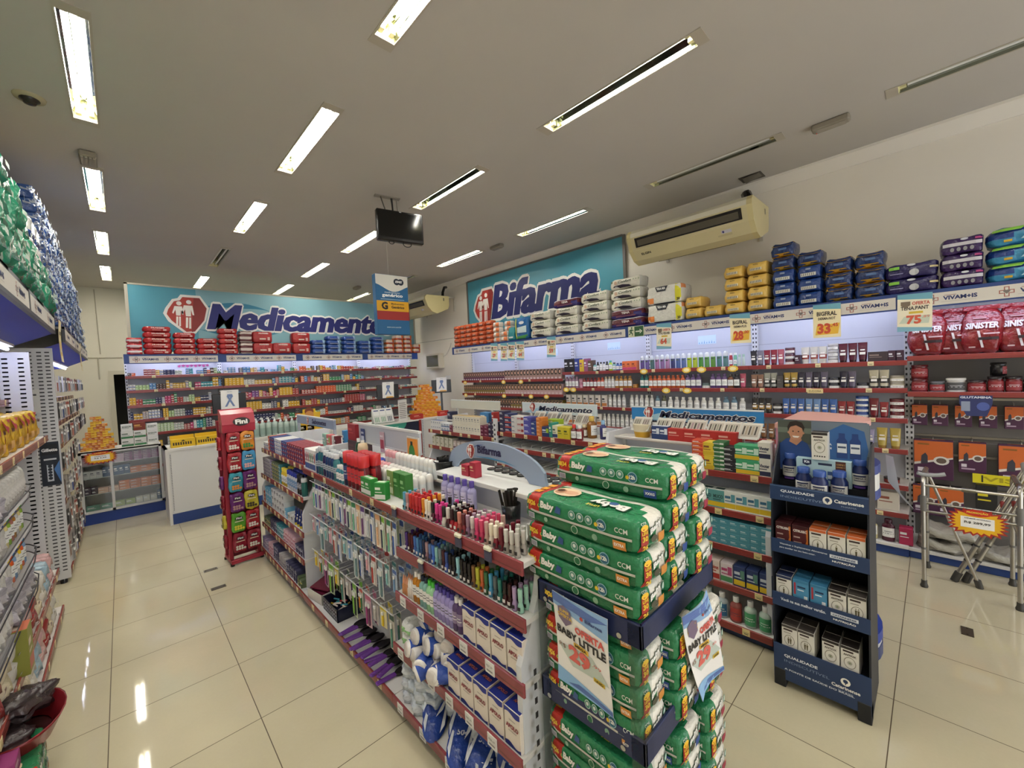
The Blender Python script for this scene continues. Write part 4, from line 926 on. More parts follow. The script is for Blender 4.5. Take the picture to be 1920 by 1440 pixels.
mb = MB(); f = lambda a, b, d: (a * .86 - .36 * b, -.02 - d - .05 * (b - .1) ** 2 - .016 * math.sin(a * 16 + b * 6), b * .97 + .14 * a); offer_big(mb, f, .20, .38); obj('sheet', mb, t)
# ---------------- walking frames and crutches ----------------
ALU, RUB = 'B8B4AC', '3E3C38'
t = thing('walker', 'folding aluminium walking frame with grey rubber feet in the side aisle', 'walking frame')
pts = {'a': (4.41, .068), 'b': (4.83, .055), 'c': (4.41, -.402), 'd': (4.845, -.405)}
def arcp(p, q, z, r=.06):
    P0, Q0 = Vector((*p, 0)), Vector((*q, 0)); u = (Q0 - P0).normalized(); o = [P0 + Vector((0, 0, .03))]
    for k in range(5): th = math.pi / 2 * k / 4; o.append(P0 + u * (r - r * math.cos(th)) + Vector((0, 0, z - r + r * math.sin(th))))
    for k in range(5): th = math.pi / 2 * k / 4; o.append(Q0 - u * (r - r * math.sin(th)) + Vector((0, 0, z - r + r * math.cos(th))))
    return o + [Q0 + Vector((0, 0, .03))]
for p, q in (('a', 'b'), ('c', 'd')):
    s = obj('side_frame', MB().tube(arcp(pts[p], pts[q], .86), .0135, ALU, M, 10), t)
    obj('grip', MB().tube([(pts[p][0] + .10, pts[p][1], .86), (pts[q][0] - .10, pts[q][1], .86)], .018, '5A5854', G, 10), s)
    obj('brace', MB().tube([(pts[p][0], pts[p][1], .50), (pts[q][0], pts[q][1], .50)], .009, ALU, M), s)
for k in pts.values():
    obj('rubber_foot', MB().lathe([(.022, 0), (.024, .012), (.018, .03), (.017, .055)], 12, RUB, G, *k), t)
    obj('clamp', MB().lathe([(.0165, .30), (.0165, .315)], 10, '6A6864', G, *k).lathe([(.019, .60), (.019, .72)], 10, '6E6C68', G, *k), t)
obj('cross_bar', MB().tube([(4.41, .06, .80), (4.41, -.395, .80)], .011, ALU, M).tube([(4.41, -.13, .80), (4.41, -.20, .80)], .016, '8A8880', M), t)
obj('cross_bar', MB().tube([(4.41, .06, .665), (4.41, -.395, .665)], .010, '8E8B84', M).tube([(4.41, .06, .60), (4.41, -.395, .60)], .010, '8E8B84', M), t)
def starburst(label, x, y, z, w, h, fr, lines, group='promotion starburst cards'):
    t = thing('promotion_card', label, 'promotion card', (x, y, z), 0, group)
    n = 22; out = []; inn = []
    for i in range(2 * n):
        u = math.pi * i / n; k = 1 if i % 2 == 0 else .80
        cx, cy = math.cos(u), math.sin(u); kk = (abs(cx) ** 3.4 + abs(cy) ** 3.4) ** (-1 / 3.4)
        out.append((cx * kk * w / 2 * k, cy * kk * h / 2 * k)); inn.append((cx * kk * w / 2 * k * .87, cy * kk * h / 2 * k * .84))
    mb = MB()
    c0 = fr(0, 0, 0); O = [fr(a, b, 0) for a, b in out]; O2 = [fr(a, b, -.003) for a, b in out]; m = len(out)
    mb.add([c0] + O, [(0, 1 + i, 1 + (i + 1) % m) for i in range(m)], 'A82A22'); mb.add([fr(0, 0, -.003)] + O2, [(0, 1 + (i + 1) % m, 1 + i) for i in range(m)], 'A82A22')
    I = [fr(a, b, .001) for a, b in inn]; mb.add([fr(0, 0, .001)] + I, [(0, 1 + i, 1 + (i + 1) % m) for i in range(m)], 'E9B21C')
    obj('card', mb, t)
    a = MB(); a.disc(fr, 0, h * .36, w * .22, 'C8341F', d=.002, ry=h * .12).text(lines[0], fr, 0, h * .325, h * .085, 'F2D24A', w=w * .34, bold=.05, d=.003)
    a.rect(fr, -w * .27, w * .27, -h * .2, h * .2, 'F2F0EC', d=.002)
    for (s, b, hh, ww, c) in lines[1:]: a.text(s, fr, 0, b * h, hh * h, c, w=ww * w, bold=.03, d=.003)
    obj('print', a, t); return t
starburst('yellow and red starburst price card on the bars of the walking frame', 4.385, -.205, .575, .30, .20, fxm(), ['PROMOÇÃO', ('ANDADOR ARTICULADO', .12, .045, .42, '5A5652'), ('R$ 289,99', -.06, .10, .42, '4A4642')])
starburst('yellow and red starburst price card on the glass counter front', -.26, 7.885, .90, .34, .17, fy(), ['OFERTA', ('R$ 5,99', -.08, .10, .34, '4A4642'), ('DIPIRONA', .08, .06, .34, '5A5652')])
t = thing('walking_cane', 'aluminium walking cane with curved grey handle leaning across the walking frame', 'walking cane')
obj('shaft', MB().tube([(4.633, -.222, .03), (4.45, .035, .865)], .010, ALU, M, 10), t)
obj('handle', MB().tube([(4.44, .10, .885), (4.447, .075, .875), (4.45, .035, .872), (4.455, -.02, .882), (4.46, -.05, .892)], .015, '9A9C9C', G, 10), t)
obj('rubber_foot', MB().tube([(4.637, -.228, .0), (4.634, -.224, .02), (4.628, -.215, .06)], .021, RUB, G, 12), t)
for i, (x, y, dx, lab) in enumerate(((4.673, -.105, -.02, 'grey underarm crutch leaning behind the walking frame, inner of the two'), (4.70, -.165, .03, 'grey underarm crutch leaning behind the walking frame, outer of the two'))):
    t = thing('crutch', lab, 'crutch', group='crutches behind the walking frame')
    A = Vector((x, y, .03)); B = Vector((x + .12 + dx, y - .36, .93))
    m = A.lerp(B, .45)
    obj('lower_tube', MB().tube([A, m], .016, 'A8A498', M, 10), t)
    s = Vector((.032, .0, .012))
    obj('side_tube', MB().tube([A.lerp(B, .33), m + s, B.lerp(A, .1) + s * 1.2, B + s], .0105, 'A8A498', M).tube([A.lerp(B, .33), m - s, B.lerp(A, .1) - s * 1.2, B - s], .0105, 'A8A498', M), t)
    obj('armpit_pad', MB().tube([B - s * 1.7, B + Vector((0, 0, -.008)), B + s * 1.7], .026, '8C8A82', G, 10), t)
    obj('hand_grip', MB().tube([A.lerp(B, .68) - s, A.lerp(B, .68) + s], .014, '8A3A34', G, 8), t)
    obj('rubber_foot', MB().tube([A + Vector((-.004, .01, -.03)), A, A.lerp(B, .05)], .024, RUB, G, 12), t)
    for q in (.16, .30): obj('clip_band', MB().tube([A.lerp(B, q), A.lerp(B, q + .015)], .0185, '3A3A38', G, 10), t)
# ---------------- header price posters and exit sign ----------------
for y1, y0, z, nm, pr, ce, warm, n2 in ((5.55, 5.37, 2.165, 'FRALDA', '29', ',99', 0, ''), (5.29, 5.12, 2.15, 'MONANGE', '23', ',90', 0, ''), (5.10, 4.93, 2.15, 'PAMPERS', '47', ',90', 0, ''), (4.89, 4.71, 2.145, 'TRIFRALDAS', '64', ',90', 0, ''), (4.21, 4.03, 2.16, 'CONFORT MASTER', '59', ',90', 0, ''), (2.40, 2.21, 2.16, 'TOTAL VIDA MIA', '64', '', 0, ''), (1.55, 1.35, 2.165, 'BIGFRAL', '28', ',00', 1, 'DERMA-PLUS'), (.81, .60, 2.16, 'BIGFRAL', '33', ',45', 1, 'DERMA-NOT'), (.22, .01, 2.16, 'TENA.PANT', '75', ',89', 0, '')):
    t = thing('price_poster', f'{"yellow" if warm else "cream"} price poster reading {pr} {nm.lower() if nm.startswith("XX") else "reais"} hanging from the shelf header, {nth(1 + [5.55, 5.29, 5.10, 4.89, 4.21, 2.40, 1.55, .81, .22].index(y1))} from back corner', 'price poster', (4.84, (y0 + y1) / 2, z), math.radians(-90), 'price posters on the side wall header')
    mb = MB(); q = RND.uniform(-.05, .05); f = lambda a, b, d: (a + q * b, -d - .06 * (b - .16) ** 2 * 2, b - .02 * a); offer_small(mb, f, y1 - y0, .315, nm, pr, ce, warm, n2); obj('sheet', mb, t)
t = thing('exit_sign', 'green emergency exit sign with running figure and arrow on the shelf header', 'exit sign', (4.845, 2.79, 0), math.radians(-90))
obj('panel', MB().box(0, .22, -.006, 0, 2.185, 2.325, 'D8D8B8', P).rect(fy(-.006), .09, .215, 2.19, 2.32, '2E5A34'), t)
f = fy(-.006); a = MB().disc(f, .052, 2.305, .011, '24502C', d=.002)
a.shape(f, [(.03, 2.285), (.058, 2.29), (.068, 2.275), (.08, 2.277), (.078, 2.268), (.062, 2.264), (.054, 2.275), (.05, 2.25), (.066, 2.235), (.064, 2.205), (.054, 2.205), (.054, 2.228), (.036, 2.24), (.03, 2.222), (.010, 2.216), (.008, 2.226), (.024, 2.234), (.034, 2.272), (.024, 2.268), (.018, 2.25), (.01, 2.252), (.016, 2.276)], '24502C', d=.002)
a.rect(f, .105, .17, 2.247, 2.263, 'E8EAD8', d=.002).shape(f, [(.165, 2.225), (.2, 2.255), (.165, 2.285), (.165, 2.27), (.18, 2.255), (.165, 2.24)], 'E8EAD8', d=.002)
obj('pictogram', a, t)
for y, z, sh in ((4.55, 2.10, 'back corner end'), (3.35, 2.12, 'middle'), (2.0, 2.10, 'supplement end')):
    t = thing('shelf_sticker', f'pale blue sticker on the bright back panel, {sh} of side wall shelving', 'sticker', (XW - .041, y, z), math.radians(-90), 'stickers on the back panels')
    mb = MB().box(-.11, .11, -.002, 0, -.055, .055, 'C8DCE8', P)
    for k in range(7): mb.shape(fy(-.002), [(-.1 + k * .03, -.045), (-.085 + k * .03, -.045), (-.09 + k * .03, -.02 + .008 * (k % 3))], '7AA8CC', d=.0008)
    obj('sheet', mb, t)
t = thing('brand_tag', 'small cream shelf tag reading Eudora on the middle side-wall shelf', 'shelf tag', (5.048, .84, 0), math.radians(-90))
t['label'] = 'small cream name tag on the middle shelf edge of the tubes bay'
obj('card', MB().box(-.065, .065, -.003, 0, 1.455, 1.502, 'DCC890', P).text('EUDORA', fy(-.003), 0, 1.467, .022, '6A5638', w=.10, d=.001), t)
k = 0
for a, z in ((.95, 1.73), (.12, 1.615), (1.27, 1.615), (1.72, 1.615), (.12, 1.36), (1.27, 1.36), (1.95, 1.36), (2.3, 1.36), (2.72, 1.48), (2.86, 1.48), (4.05, 1.73), (4.62, 1.73), (4.80, 1.73), (5.15, 1.73), (4.35, 1.475), (4.62, 1.475)):
    k += 1
    if k == 1: continue
    t = thing('price_burst', f'small yellow starburst price tag on the side wall shelf edges, {nth(k - 1)} counted from back corner', 'price tag', FR_R.p(a, -.006, z), FR_R.rz, 'starburst tags on the side wall')
    mb = MB(); n = 12; pl = [((.05 if i % 2 else .06) * math.cos(math.pi * i / n), (.032 if i % 2 else .04) * math.sin(math.pi * i / n)) for i in range(2 * n)]
    mb.poly(pl, fy(0), .002, 'E8BE3C').shape(fy(0), [(x * .62, y * .6) for x, y in pl], 'F3E6B0', d=.001)
    obj('card', mb, t)
# ---------------- kinds of goods ----------------
def carton(desc, w, d, h, col, band=None, txt=None, acc=None, tc='F2F2F2', name='product_box', cat='box', top=None, side=None, tb=None, ts=.2, tz=.55):
    mb = MB().box(-w / 2, w / 2, -d / 2, d / 2, 0, h, col, P, min(.0018, h * .05), top=top, side=side); f = fy(-d / 2)
    if band: mb.rect(f, -w * .48, w * .48, h * .08, h * .34, band, d=.0004)
    if acc: mb.rect(f, w * .1, w * .44, h * .42, h * .84, acc, d=.0004)
    if txt: mb.text(txt, f, 0 if not acc else -w * .06, h * tz, h * ts, tc, w=w * .78, bold=.04, d=.0009)
    else: mb.rect(f, -w * .42, w * .06, h * .60, h * .74, tc, d=.0006)
    mb.rect(f, -w * .42, w * .2, h * .44, h * .49, tb or tc, d=.0006)
    if top: mb.rect(fz(h), -w * .35, w * .35, -d * .2, d * .2, tc, d=.0005)
    return Kind(name, cat, desc, w, d, h, mb)
def lathed(desc, name, cat, r, h, col, cap, capn='cap', prof=None, capr=.5, caph=.2, lab=None, sy=1.0, n=14, labc='E8E8E4', mat=G, tip=False, neck=.25):
    hb = h * (1 - caph)
    pr = prof or [(r * .86, 0), (r, h * .02), (r, hb * .80), (r * .9, hb * .88), (r * capr * .9, hb * .97), (r * capr * .9, hb)]
    b = MB().lathe(pr, n, col, mat, sy=sy)
    if lab:
        z0, z1 = lab; k = 8
        a0 = [math.pi * (1.5 - .36 + .72 * i / k) for i in range(k + 1)]; q = r + .0007
        b.add([(q * math.cos(u), q * sy * math.sin(u), z) for z in (z0 * h, z1 * h) for u in a0], [(i, i + 1, k + 2 + i, k + 1 + i) for i in range(k)], labc, P, True)
        zz = (z0 + z1) / 2 * h; q += .0006
        for dz, w_ in ((.04, .2), (-.05, .28)):
            a1 = [math.pi * (1.5 - w_ + 2 * w_ * i / 4) for i in range(5)]
            b.add([(q * math.cos(u), q * sy * math.sin(u), zz + dz * h + e) for e in (-.012 * h, .012 * h) for u in a1], [(i, i + 1, 6 + i, 5 + i) for i in range(4)], '4A4A52' if labc > 'A' else 'E0E0E0', P, True)
    c = MB(); rc = r * capr
    if tip: c.lathe([(rc, hb), (rc, hb + h * caph * .3), (rc * .25, h), (rc * .1, h + .002)], 10, cap, G)
    else: c.lathe([(rc, hb - .001), (rc, h * .99), (rc * .9, h)], n, cap, G)
    return Kind(name, cat, desc, r * 2, r * 2 * sy, h, b, [(capn, c)])
def jar(desc, r, h, col, lid, lab=None, name='cosmetic_jar', labc='E4E2DC'):
    return lathed(desc, name, 'jar', r, h, col, lid, 'lid', [(r * .9, 0), (r, h * .06), (r, h * .66), (r * .94, h * .70)], 1.02, .30, lab, labc=labc)
def sqtube(desc, w, h, col, cap, band=None, name='cream_tube', mat=G):
    b = MB(); n = 12; vs = []; ks = [(0.14, .40, .40), (.3, .44, .36), (.55, .47, .26), (.8, .49, .12), (.94, .5, .03), (1, .5, .02)]
    for z, rx, ry in ks: vs += [(w * rx * math.cos(2 * math.pi * i / n), w * ry * math.sin(2 * math.pi * i / n), z * h) for i in range(n)]
    fs = []; cs = []
    for k in range(len(ks) - 1):
        for i in range(n): j = (i + 1) % n; fs.append((k * n + i, k * n + j, (k + 1) * n + j, (k + 1) * n + i)); cs.append(band if (band and k == 1) else col)
    b.add(vs, fs, cs, mat, True).add(vs[-n:], [tuple(range(n))], col, mat)
    b.add([(-w * .30, -w * .37, .40 * h), (w * .30, -w * .37, .40 * h), (w * .30, -w * .29, .52 * h), (-w * .30, -w * .29, .52 * h)], [(0, 1, 2, 3)], 'D8D2C8', P)
    b.add([(-w * .24, -w * .26, .60 * h), (w * .24, -w * .26, .60 * h), (w * .24, -w * .20, .66 * h), (-w * .24, -w * .20, .66 * h)], [(0, 1, 2, 3)], 'D8D2C8', P)
    c = MB().lathe([(w * .37, 0), (w * .38, h * .02), (w * .39, h * .145)], 12, cap, G, sy=.95)
    return Kind(name, 'tube', desc, w, w * .8, h, b, [('cap', c)])
def soft(w, d, h, colf, nx=10, ny=5, nz=6, k=7, wr=.003, seed=1, mat=F):
    """plump pack as a rounded box; returns builder plus frames on front, near end and top"""
    q = random.Random(seed); ph = [q.uniform(0, 6.28) for _ in range(8)]
    def sp(x, y, z):
        s = (abs(x) ** k + abs(y) ** k + abs(z) ** k) ** (-1 / k)
        x, y, z = x * s, y * s, z * s
        e = wr * (math.sin(x * 5 + ph[0] + z * 3) + math.sin(y * 6 + ph[1] + x * 9) * .6 + math.sin(z * 8 + ph[2] + x * 4) * .5)
        return (x * (w / 2 + e), y * (d / 2 + e), (z + 1) * h / 2 + e * z)
    mb = MB(); g = lambda n: [math.sin((i / n - .5) * math.pi * .92) / math.sin(math.pi * .46) for i in range(n + 1)]
    X, Y, Z = g(nx), g(ny), g(nz)
    def face(A, B, fn, key):
        vs = [fn(a, b) for b in B for a in A]; m = len(A); fs = []; cs = []
        for j in range(len(B) - 1):
            for i in range(m - 1):
                fs.append((j * m + i, j * m + i + 1, (j + 1) * m + i + 1, (j + 1) * m + i)); cs.append(colf(key, (A[i] + A[i + 1]) / 2, (B[j] + B[j + 1]) / 2))
        mb.add(vs, fs, cs, mat, True)
    face(X, Z, lambda a, b: sp(a, -1, b), 'f'); face([-x for x in X], Z, lambda a, b: sp(a, 1, b), 'k')
    face(Y, Z, lambda a, b: sp(1, a, b), 'r'); face([-y for y in Y], Z, lambda a, b: sp(-1, a, b), 'l')
    face(X, Y, lambda a, b: sp(a, b, 1), 't'); face(X, [-y for y in Y], lambda a, b: sp(a, b, -1), 'b')
    cl = lambda v: max(-.985, min(.985, v))
    sur = lambda u, v: max(.05, 1 - abs(cl(u)) ** k - abs(cl(v)) ** k) ** (1 / k)
    ff = lambda a, b, dd: (a, -d / 2 * sur(a / (w / 2), b / (h / 2) - 1) - dd - wr * 2.2, b)
    fe = lambda a, b, dd: (w / 2 * sur(a / (d / 2), b / (h / 2) - 1) + dd + wr * 2.2, a, b)
    ft = lambda a, b, dd: (a, b, h / 2 + h / 2 * sur(a / (w / 2), b / (d / 2)) + dd + wr * 2.2)
    return mb, ff, fe, ft
def pack(desc, w, d, h, colf, art=None, name='nappy_pack', cat='pack', **kw):
    mb, ff, fe, ft = soft(w, d, h, colf if callable(colf) else (lambda k, a, b: colf), **kw)
    if art: art(mb, ff, fe, ft, w, d, h)
    return Kind(name, cat, desc, w, d, h, mb)
# --- green nappy packs of the bin ---
def nappy_kind(desc, n1, n2, tagc, seed):
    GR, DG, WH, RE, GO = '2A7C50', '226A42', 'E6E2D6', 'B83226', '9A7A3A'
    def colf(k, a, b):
        if k in 'ft' and -.93 < a < -.70 and (k == 't' or b > -.15): return RE
        if k == 't' and a > .50 and b > .9 - (a - .5) * 2.0: return WH
        if k == 'r': return WH if a > .12 - b * .40 else GR
        if k == 't' and b > .72: return WH
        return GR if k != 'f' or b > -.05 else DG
    def art(mb, ff, fe, ft, w, d, h):
        patch(mb, ff, [(-.48 * w, .40 * h), (.46 * w, .40 * h), (.46 * w, .47 * h), (-.48 * w, .47 * h)], 'D2CEC4', .0008, 8)
        patch(mb, ff, [(-.48 * w, .43 * h), (.46 * w, .43 * h), (.46 * w, .44 * h), (-.48 * w, .44 * h)], '9AA89C', .0016, 8)
        mb.text(n1 + '|' + n2, ff, -.405 * w, .58 * h, .22 * h, 'F0C83A', w=.10 * w, bold=.05, d=.0015)
        mb.text('Baby', ff, -.235 * w, .56 * h, .30 * h, 'F2EFE8', w=.135 * w, bold=.06, d=.0015, shear=.1)
        mb.disc(ff, -.318 * w, .68 * h, .014 * w, 'E8C03A', d=.0015).disc(ff, -.313 * w, .69 * h, .011 * w, GR, d=.002)
        patch(mb, ff, [(-.16 * w, .60 * h), (-.105 * w, .58 * h), (-.10 * w, .78 * h), (-.14 * w, .84 * h)], '34548A', .0015, 2)
        for i in range(3): mb.disc(ff, (.0 + i * .072) * w, .69 * h, .031 * w, 'BFD2CC', d=.0012).disc(ff, (.0 + i * .072) * w, .69 * h, .026 * w, '4E8A78', d=.0018).disc(ff, (.0 + i * .072) * w, .71 * h, .013 * w, 'D8DED8', d=.0024)
        mb.disc(ff, .245 * w, .66 * h, .040 * w, '8FBCC0', d=.0012).disc(ff, .245 * w, .66 * h, .034 * w, '24607A', d=.0018).text('12h', ff, .245 * w, .60 * h, .13 * h, 'F0F0EA', w=.045 * w, bold=.05, d=.003).disc(ff, .205 * w, .64 * h, .014 * w, 'E0BE30', d=.0026)
        mb.text('CCM', ff, .39 * w, .58 * h, .15 * h, 'D8DCD2', w=.09 * w, d=.0015, bold=.01)
        patch(mb, ff, [(-.44 * w, .16 * h), (-.37 * w, .16 * h), (-.37 * w, .36 * h), (-.44 * w, .36 * h)], 'CFCFD4', .0012, 2)
        for i in range(5): patch(mb, ff, [(-.433 * w + i * .012 * w, .18 * h), (-.427 * w + i * .012 * w, .18 * h), (-.427 * w + i * .012 * w, .34 * h), (-.433 * w + i * .012 * w, .34 * h)], '4A4E6A', .002, 1)
        mb.disc(ff, -.25 * w, .26 * h, .018 * w, '86AE90', d=.0012).disc(ff, .02 * w, .24 * h, .030 * w, 'B8CCB8', d=.0012).disc(ff, .02 * w, .24 * h, .024 * w, DG, d=.0018).disc(ff, .19 * w, .22 * h, .022 * w, '7AA286', d=.0012)
        patch(mb, ff, [(.33 * w, .08 * h), (.42 * w, .08 * h), (.42 * w, .34 * h), (.33 * w, .34 * h)], tagc, .0014, 2)
        mb.text('XXXG' if tagc < '5' else 'EXTRA', ff, .375 * w, .18 * h, .09 * h, 'F0EDE4', w=.07 * w, bold=.03, d=.0022)
        # near end
        E_ = lambda x0, x1, z0, z1, c, q, n=3: patch(mb, fe, [(x0 * d, z0 * h), (x1 * d, z0 * h), (x1 * d, z1 * h), (x0 * d, z1 * h)], c, q, n)
        E_(-.38, -.18, .06, .74, 'A82E22', .0012); mb.disc(fe, -.28 * d, .76 * h, .10 * d, 'F0C02A', d=.002, ry=.09 * h)
        mb.text('LEVE', fe, -.28 * d, .57 * h, .09 * h, 'F2CA3A', w=.16 * d, bold=.05, d=.0025).text(n1, fe, -.28 * d, .38 * h, .15 * h, 'F2CA3A', w=.15 * d, bold=.05, d=.0025).text(n2, fe, -.28 * d, .12 * h, .15 * h, 'F2CA3A', w=.15 * d, bold=.05, d=.0025)
        mb.text('CCM', fe, -.28 * d, .84 * h, .07 * h, 'D8DCD2', w=.14 * d, d=.002)
        g2 = lambda a, b, q: fe(a * .94 - b * .0, b + a * .35, q)
        mb.text('Baby', g2, .06 * d, .50 * h, .24 * h, '1E4A30', w=.40 * d, bold=.11, d=.0018).text('Baby', g2, .06 * d, .51 * h, .22 * h, 'F4F2EC', w=.38 * d, bold=.06, d=.0028)
        mb.disc(fe, .33 * d, .68 * h, .075 * d, '2C6A5A', d=.002, ry=.13 * h).disc(fe, .33 * d, .68 * h, .055 * d, 'B8D0C0', d=.0026, ry=.09 * h)
        mb.disc(fe, .0 * d, .34 * h, .10 * d, '4A4A38', d=.002, ry=.10 * h); E_(.14, .36, .14, .42, tagc, .002)
        # top
        T_ = lambda x0, x1, y0, y1, c, q: patch(mb, ft, [(x0 * w, y0 * d), (x1 * w, y0 * d), (x1 * w, y1 * d), (x0 * w, y1 * d)], c, q, 4)
        for i in range(3): T_(-.44, -.37, -.34 + i * .22, -.18 + i * .22, 'E8A02C', .0012)
        mb.disc(ft, -.20 * w, .02 * d, .115 * w, 'E4C9A8', d=.0012, ry=.26 * d).disc(ft, -.25 * w, -.02 * d, .045 * w, 'C08E6C', d=.0018, ry=.14 * d).disc(ft, -.262 * w, .03 * d, .032 * w, '5A3A28', d=.0022, ry=.09 * d).disc(ft, -.16 * w, .02 * d, .06 * w, 'D8A888', d=.0018, ry=.12 * d)
        r2 = lambda a, b, q: ft(-a, -b, q)
        mb.text('Baby', r2, -.20 * w, -.12 * d, .34 * d, '1C5234', w=.30 * w, bold=.12, d=.0016).text('Baby', r2, -.20 * w, -.11 * d, .32 * d, 'F4F2EC', w=.285 * w, bold=.065, d=.0026).text('LITTLE', r2, -.12 * w, .25 * d, .08 * d, 'D8C23A', w=.10 * w, bold=.03, d=.002)
        mb.disc(ft, .22 * w, .0, .035 * w, '3A5A8E', d=.003, ry=.08 * d)
    return pack(desc, .50, .185, .108, colf, art, nx=16, ny=7, nz=7, k=8, wr=.0014, seed=seed)
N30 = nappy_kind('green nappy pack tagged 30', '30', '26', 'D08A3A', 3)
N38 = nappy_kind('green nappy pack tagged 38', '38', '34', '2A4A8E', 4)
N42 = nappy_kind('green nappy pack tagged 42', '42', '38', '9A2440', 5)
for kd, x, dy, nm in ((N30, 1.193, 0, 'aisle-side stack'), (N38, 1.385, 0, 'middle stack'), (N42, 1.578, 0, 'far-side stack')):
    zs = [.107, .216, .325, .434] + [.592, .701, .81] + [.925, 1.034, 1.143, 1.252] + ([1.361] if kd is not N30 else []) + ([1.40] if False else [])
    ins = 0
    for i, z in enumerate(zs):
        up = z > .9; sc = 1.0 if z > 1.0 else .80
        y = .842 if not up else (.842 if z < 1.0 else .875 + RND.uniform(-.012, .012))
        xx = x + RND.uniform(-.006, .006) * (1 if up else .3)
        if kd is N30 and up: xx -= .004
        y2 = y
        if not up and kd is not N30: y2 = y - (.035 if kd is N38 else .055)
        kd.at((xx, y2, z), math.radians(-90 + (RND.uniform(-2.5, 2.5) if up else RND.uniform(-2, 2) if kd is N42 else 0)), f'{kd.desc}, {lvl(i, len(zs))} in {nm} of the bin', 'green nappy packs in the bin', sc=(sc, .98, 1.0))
# ---------------- nail polish island ----------------
_pol = {}
def polish(cap, col):
    if (cap, col) not in _pol:
        nm = {'7': 'mauve'}.get(cap[0], '')
        b = MB().lathe([(.0095, 0), (.0135, .002), (.0130, .02), (.0095, .036), (.0075, .042), (.0075, .045)], 10, col, G)
        c = MB().lathe([(.0088, .044), (.0092, .05), (.0100, .090), (.0092, .0935)], 10, cap, G)
        l = MB().add([(.0128 * math.cos(u), .0128 * math.sin(u) - .0008, z) for z in (.012, .026) for u in [math.pi * (1.28 + .44 * i / 4) for i in range(5)]], [(i, i + 1, 6 + i, 5 + i) for i in range(4)], 'D8D4D0' if cap < '5' else '2A2628', P, True)
        _pol[cap, col] = Kind('nail_polish', 'nail polish', 'polish', .027, .027, .094, b, [('cap', c), ('label', l)])
    return _pol[cap, col]
def cname(h):
    r, g, b = (int(h[i:i + 2], 16) for i in (0, 2, 4)); mx, mn = max(r, g, b), min(r, g, b)
    if mx < 50: return 'black'
    if mx - mn < 22: return 'white' if mx > 190 else 'grey' if mx > 90 else 'charcoal'
    if r == mx: 
        if b > g + 18: return 'pink' if r > 160 else 'plum' if r > 90 else 'dark plum'
        if g > r * .72: return 'cream' if b > 150 else 'yellow' if r > 150 else 'olive'
        if g > r * .45: return 'peach' if b > 110 else 'orange' if r > 170 else 'brown'
        return 'red' if r > 130 else 'maroon'
    if g == mx: return 'mint' if (b > 140 and r > 120) else 'teal' if b > r + 25 else 'lime' if r > 140 else 'green'
    if r > g + 14: return 'lilac' if mx > 150 else 'purple'
    return 'sky-blue' if (g > 125) else 'blue' if mx > 95 else 'navy'
def polish_shelf(seq, z, where, deep=4):
    i = 0; a = 3.00
    st = (3.895 - 3.0) / len(seq)
    for cap, col in seq:
        i += 1
        for q in range(deep):
            if RND.random() < .12 * q: continue
            k = polish(cap, col)
            lab = f"{cname(cap)}-capped {cname(col)} nail polish, {nth(q + 1)} deep, {nth(i)} column from toothbrush end on {where}"
            k.at(FR_1.p(a + st / 2, .035 + q * .033 + RND.uniform(-.002, .002), z + .0005), FR_1.rz, lab, 'nail polishes on the ' + where)
        a += st
W_, B_, C_ = 'E6E0D8', '1A1618', 'E8DCC6'
polish_shelf([('5FA0BE', '6AA8C0'), ('B08A8C', 'C0A0A0'), ('C8342E', 'C02A28'), ('C02C30', 'B42226'), ('C83A3E', 'B8262C'), ('B82A38', 'A82030'), ('D88A2C', 'D07E22'), (C_, 'E2DCD6'), (C_, 'DCD2CC'), (B_, '5A1830'), ('D23A8A', '9A1E5E'), ('D23A8A', 'A8246A'), (B_, 'D6D0C8'), ('DAD2CC', '4A1420'), ('3A1A20', 'A02030'), (B_, 'C03038'), ('C87A6C', 'A05048'), ('5A2028', '8A3038'), ('9A7A8E', '8E6E8A'), ('C8BEBC', 'A89094'),
              ('D24A78', 'C83A6C'), ('D04468', 'B83058'), ('C09A94', 'B8988C'), (C_, 'D8CCBE'), (C_, '7A1428'), ('6A1426', '6A1022'), ('C8C4BC', '9A948C'), ('D0CCC4', 'B0AAA0'), ('BEB8B0', 'A8A29A')], 1.112, 'top polish shelf')
polish_shelf([('4A2A7E', '42246E'), ('4A1820', '44141C'), ('5A1A22', '4E141C'), ('3E68AE', '34589A'), ('4A7EAE', '3E70A0'), ('2E5A8E', '24497A'), ('1E2A4E', '182242'), ('A8888E', '8E6A74'), ('5A78A8', '3A4A7E'), ('4A76CE', '3A62B8'), ('8EC0C0', '7EB2B4'), ('7A8E9A', '5E6E7C'), ('4A2028', '3A161C'), ('2E4A8A', '3E58A8'), (B_, '2A2A3A'), (B_, '1E1A20'), ('9CD0DE', '8EC4D4'), (B_, '1C181A'), (B_, '26201E'), (B_, '1A1616'),
              ('7E5A34', '7A5630'), ('B8B83A', 'A8A82E'), ('C86A3A', 'C05A2C'), ('3A6A3E', '2E5A34'), ('4EA0C8', '4490BA'), ('5A666A', '4A565A'), ('2E7A6E', '2A6E62'), (B_, '3A1216'), ('3A1418', '32100F'), ('A890B4', 'A088AE'), ('98C4B0', '8EBCA8')], .893, 'second polish shelf')
ACE = lambda desc, col, cap, **k: lathed(desc, 'remover_bottle', 'bottle', .022, .155, col, cap, capr=.5, caph=.17, lab=(.25, .6), **k)
a_pe = lathed('peach cuticle oil', 'cuticle_oil', 'bottle', .012, .10, 'C8895A', 'D89A78', capr=.7, caph=.4, tip=True)
a_wh = lathed('white-tipped nail glue', 'cuticle_oil', 'bottle', .012, .10, 'D8CFC4', 'EAE6E0', capr=.7, caph=.45, tip=True)
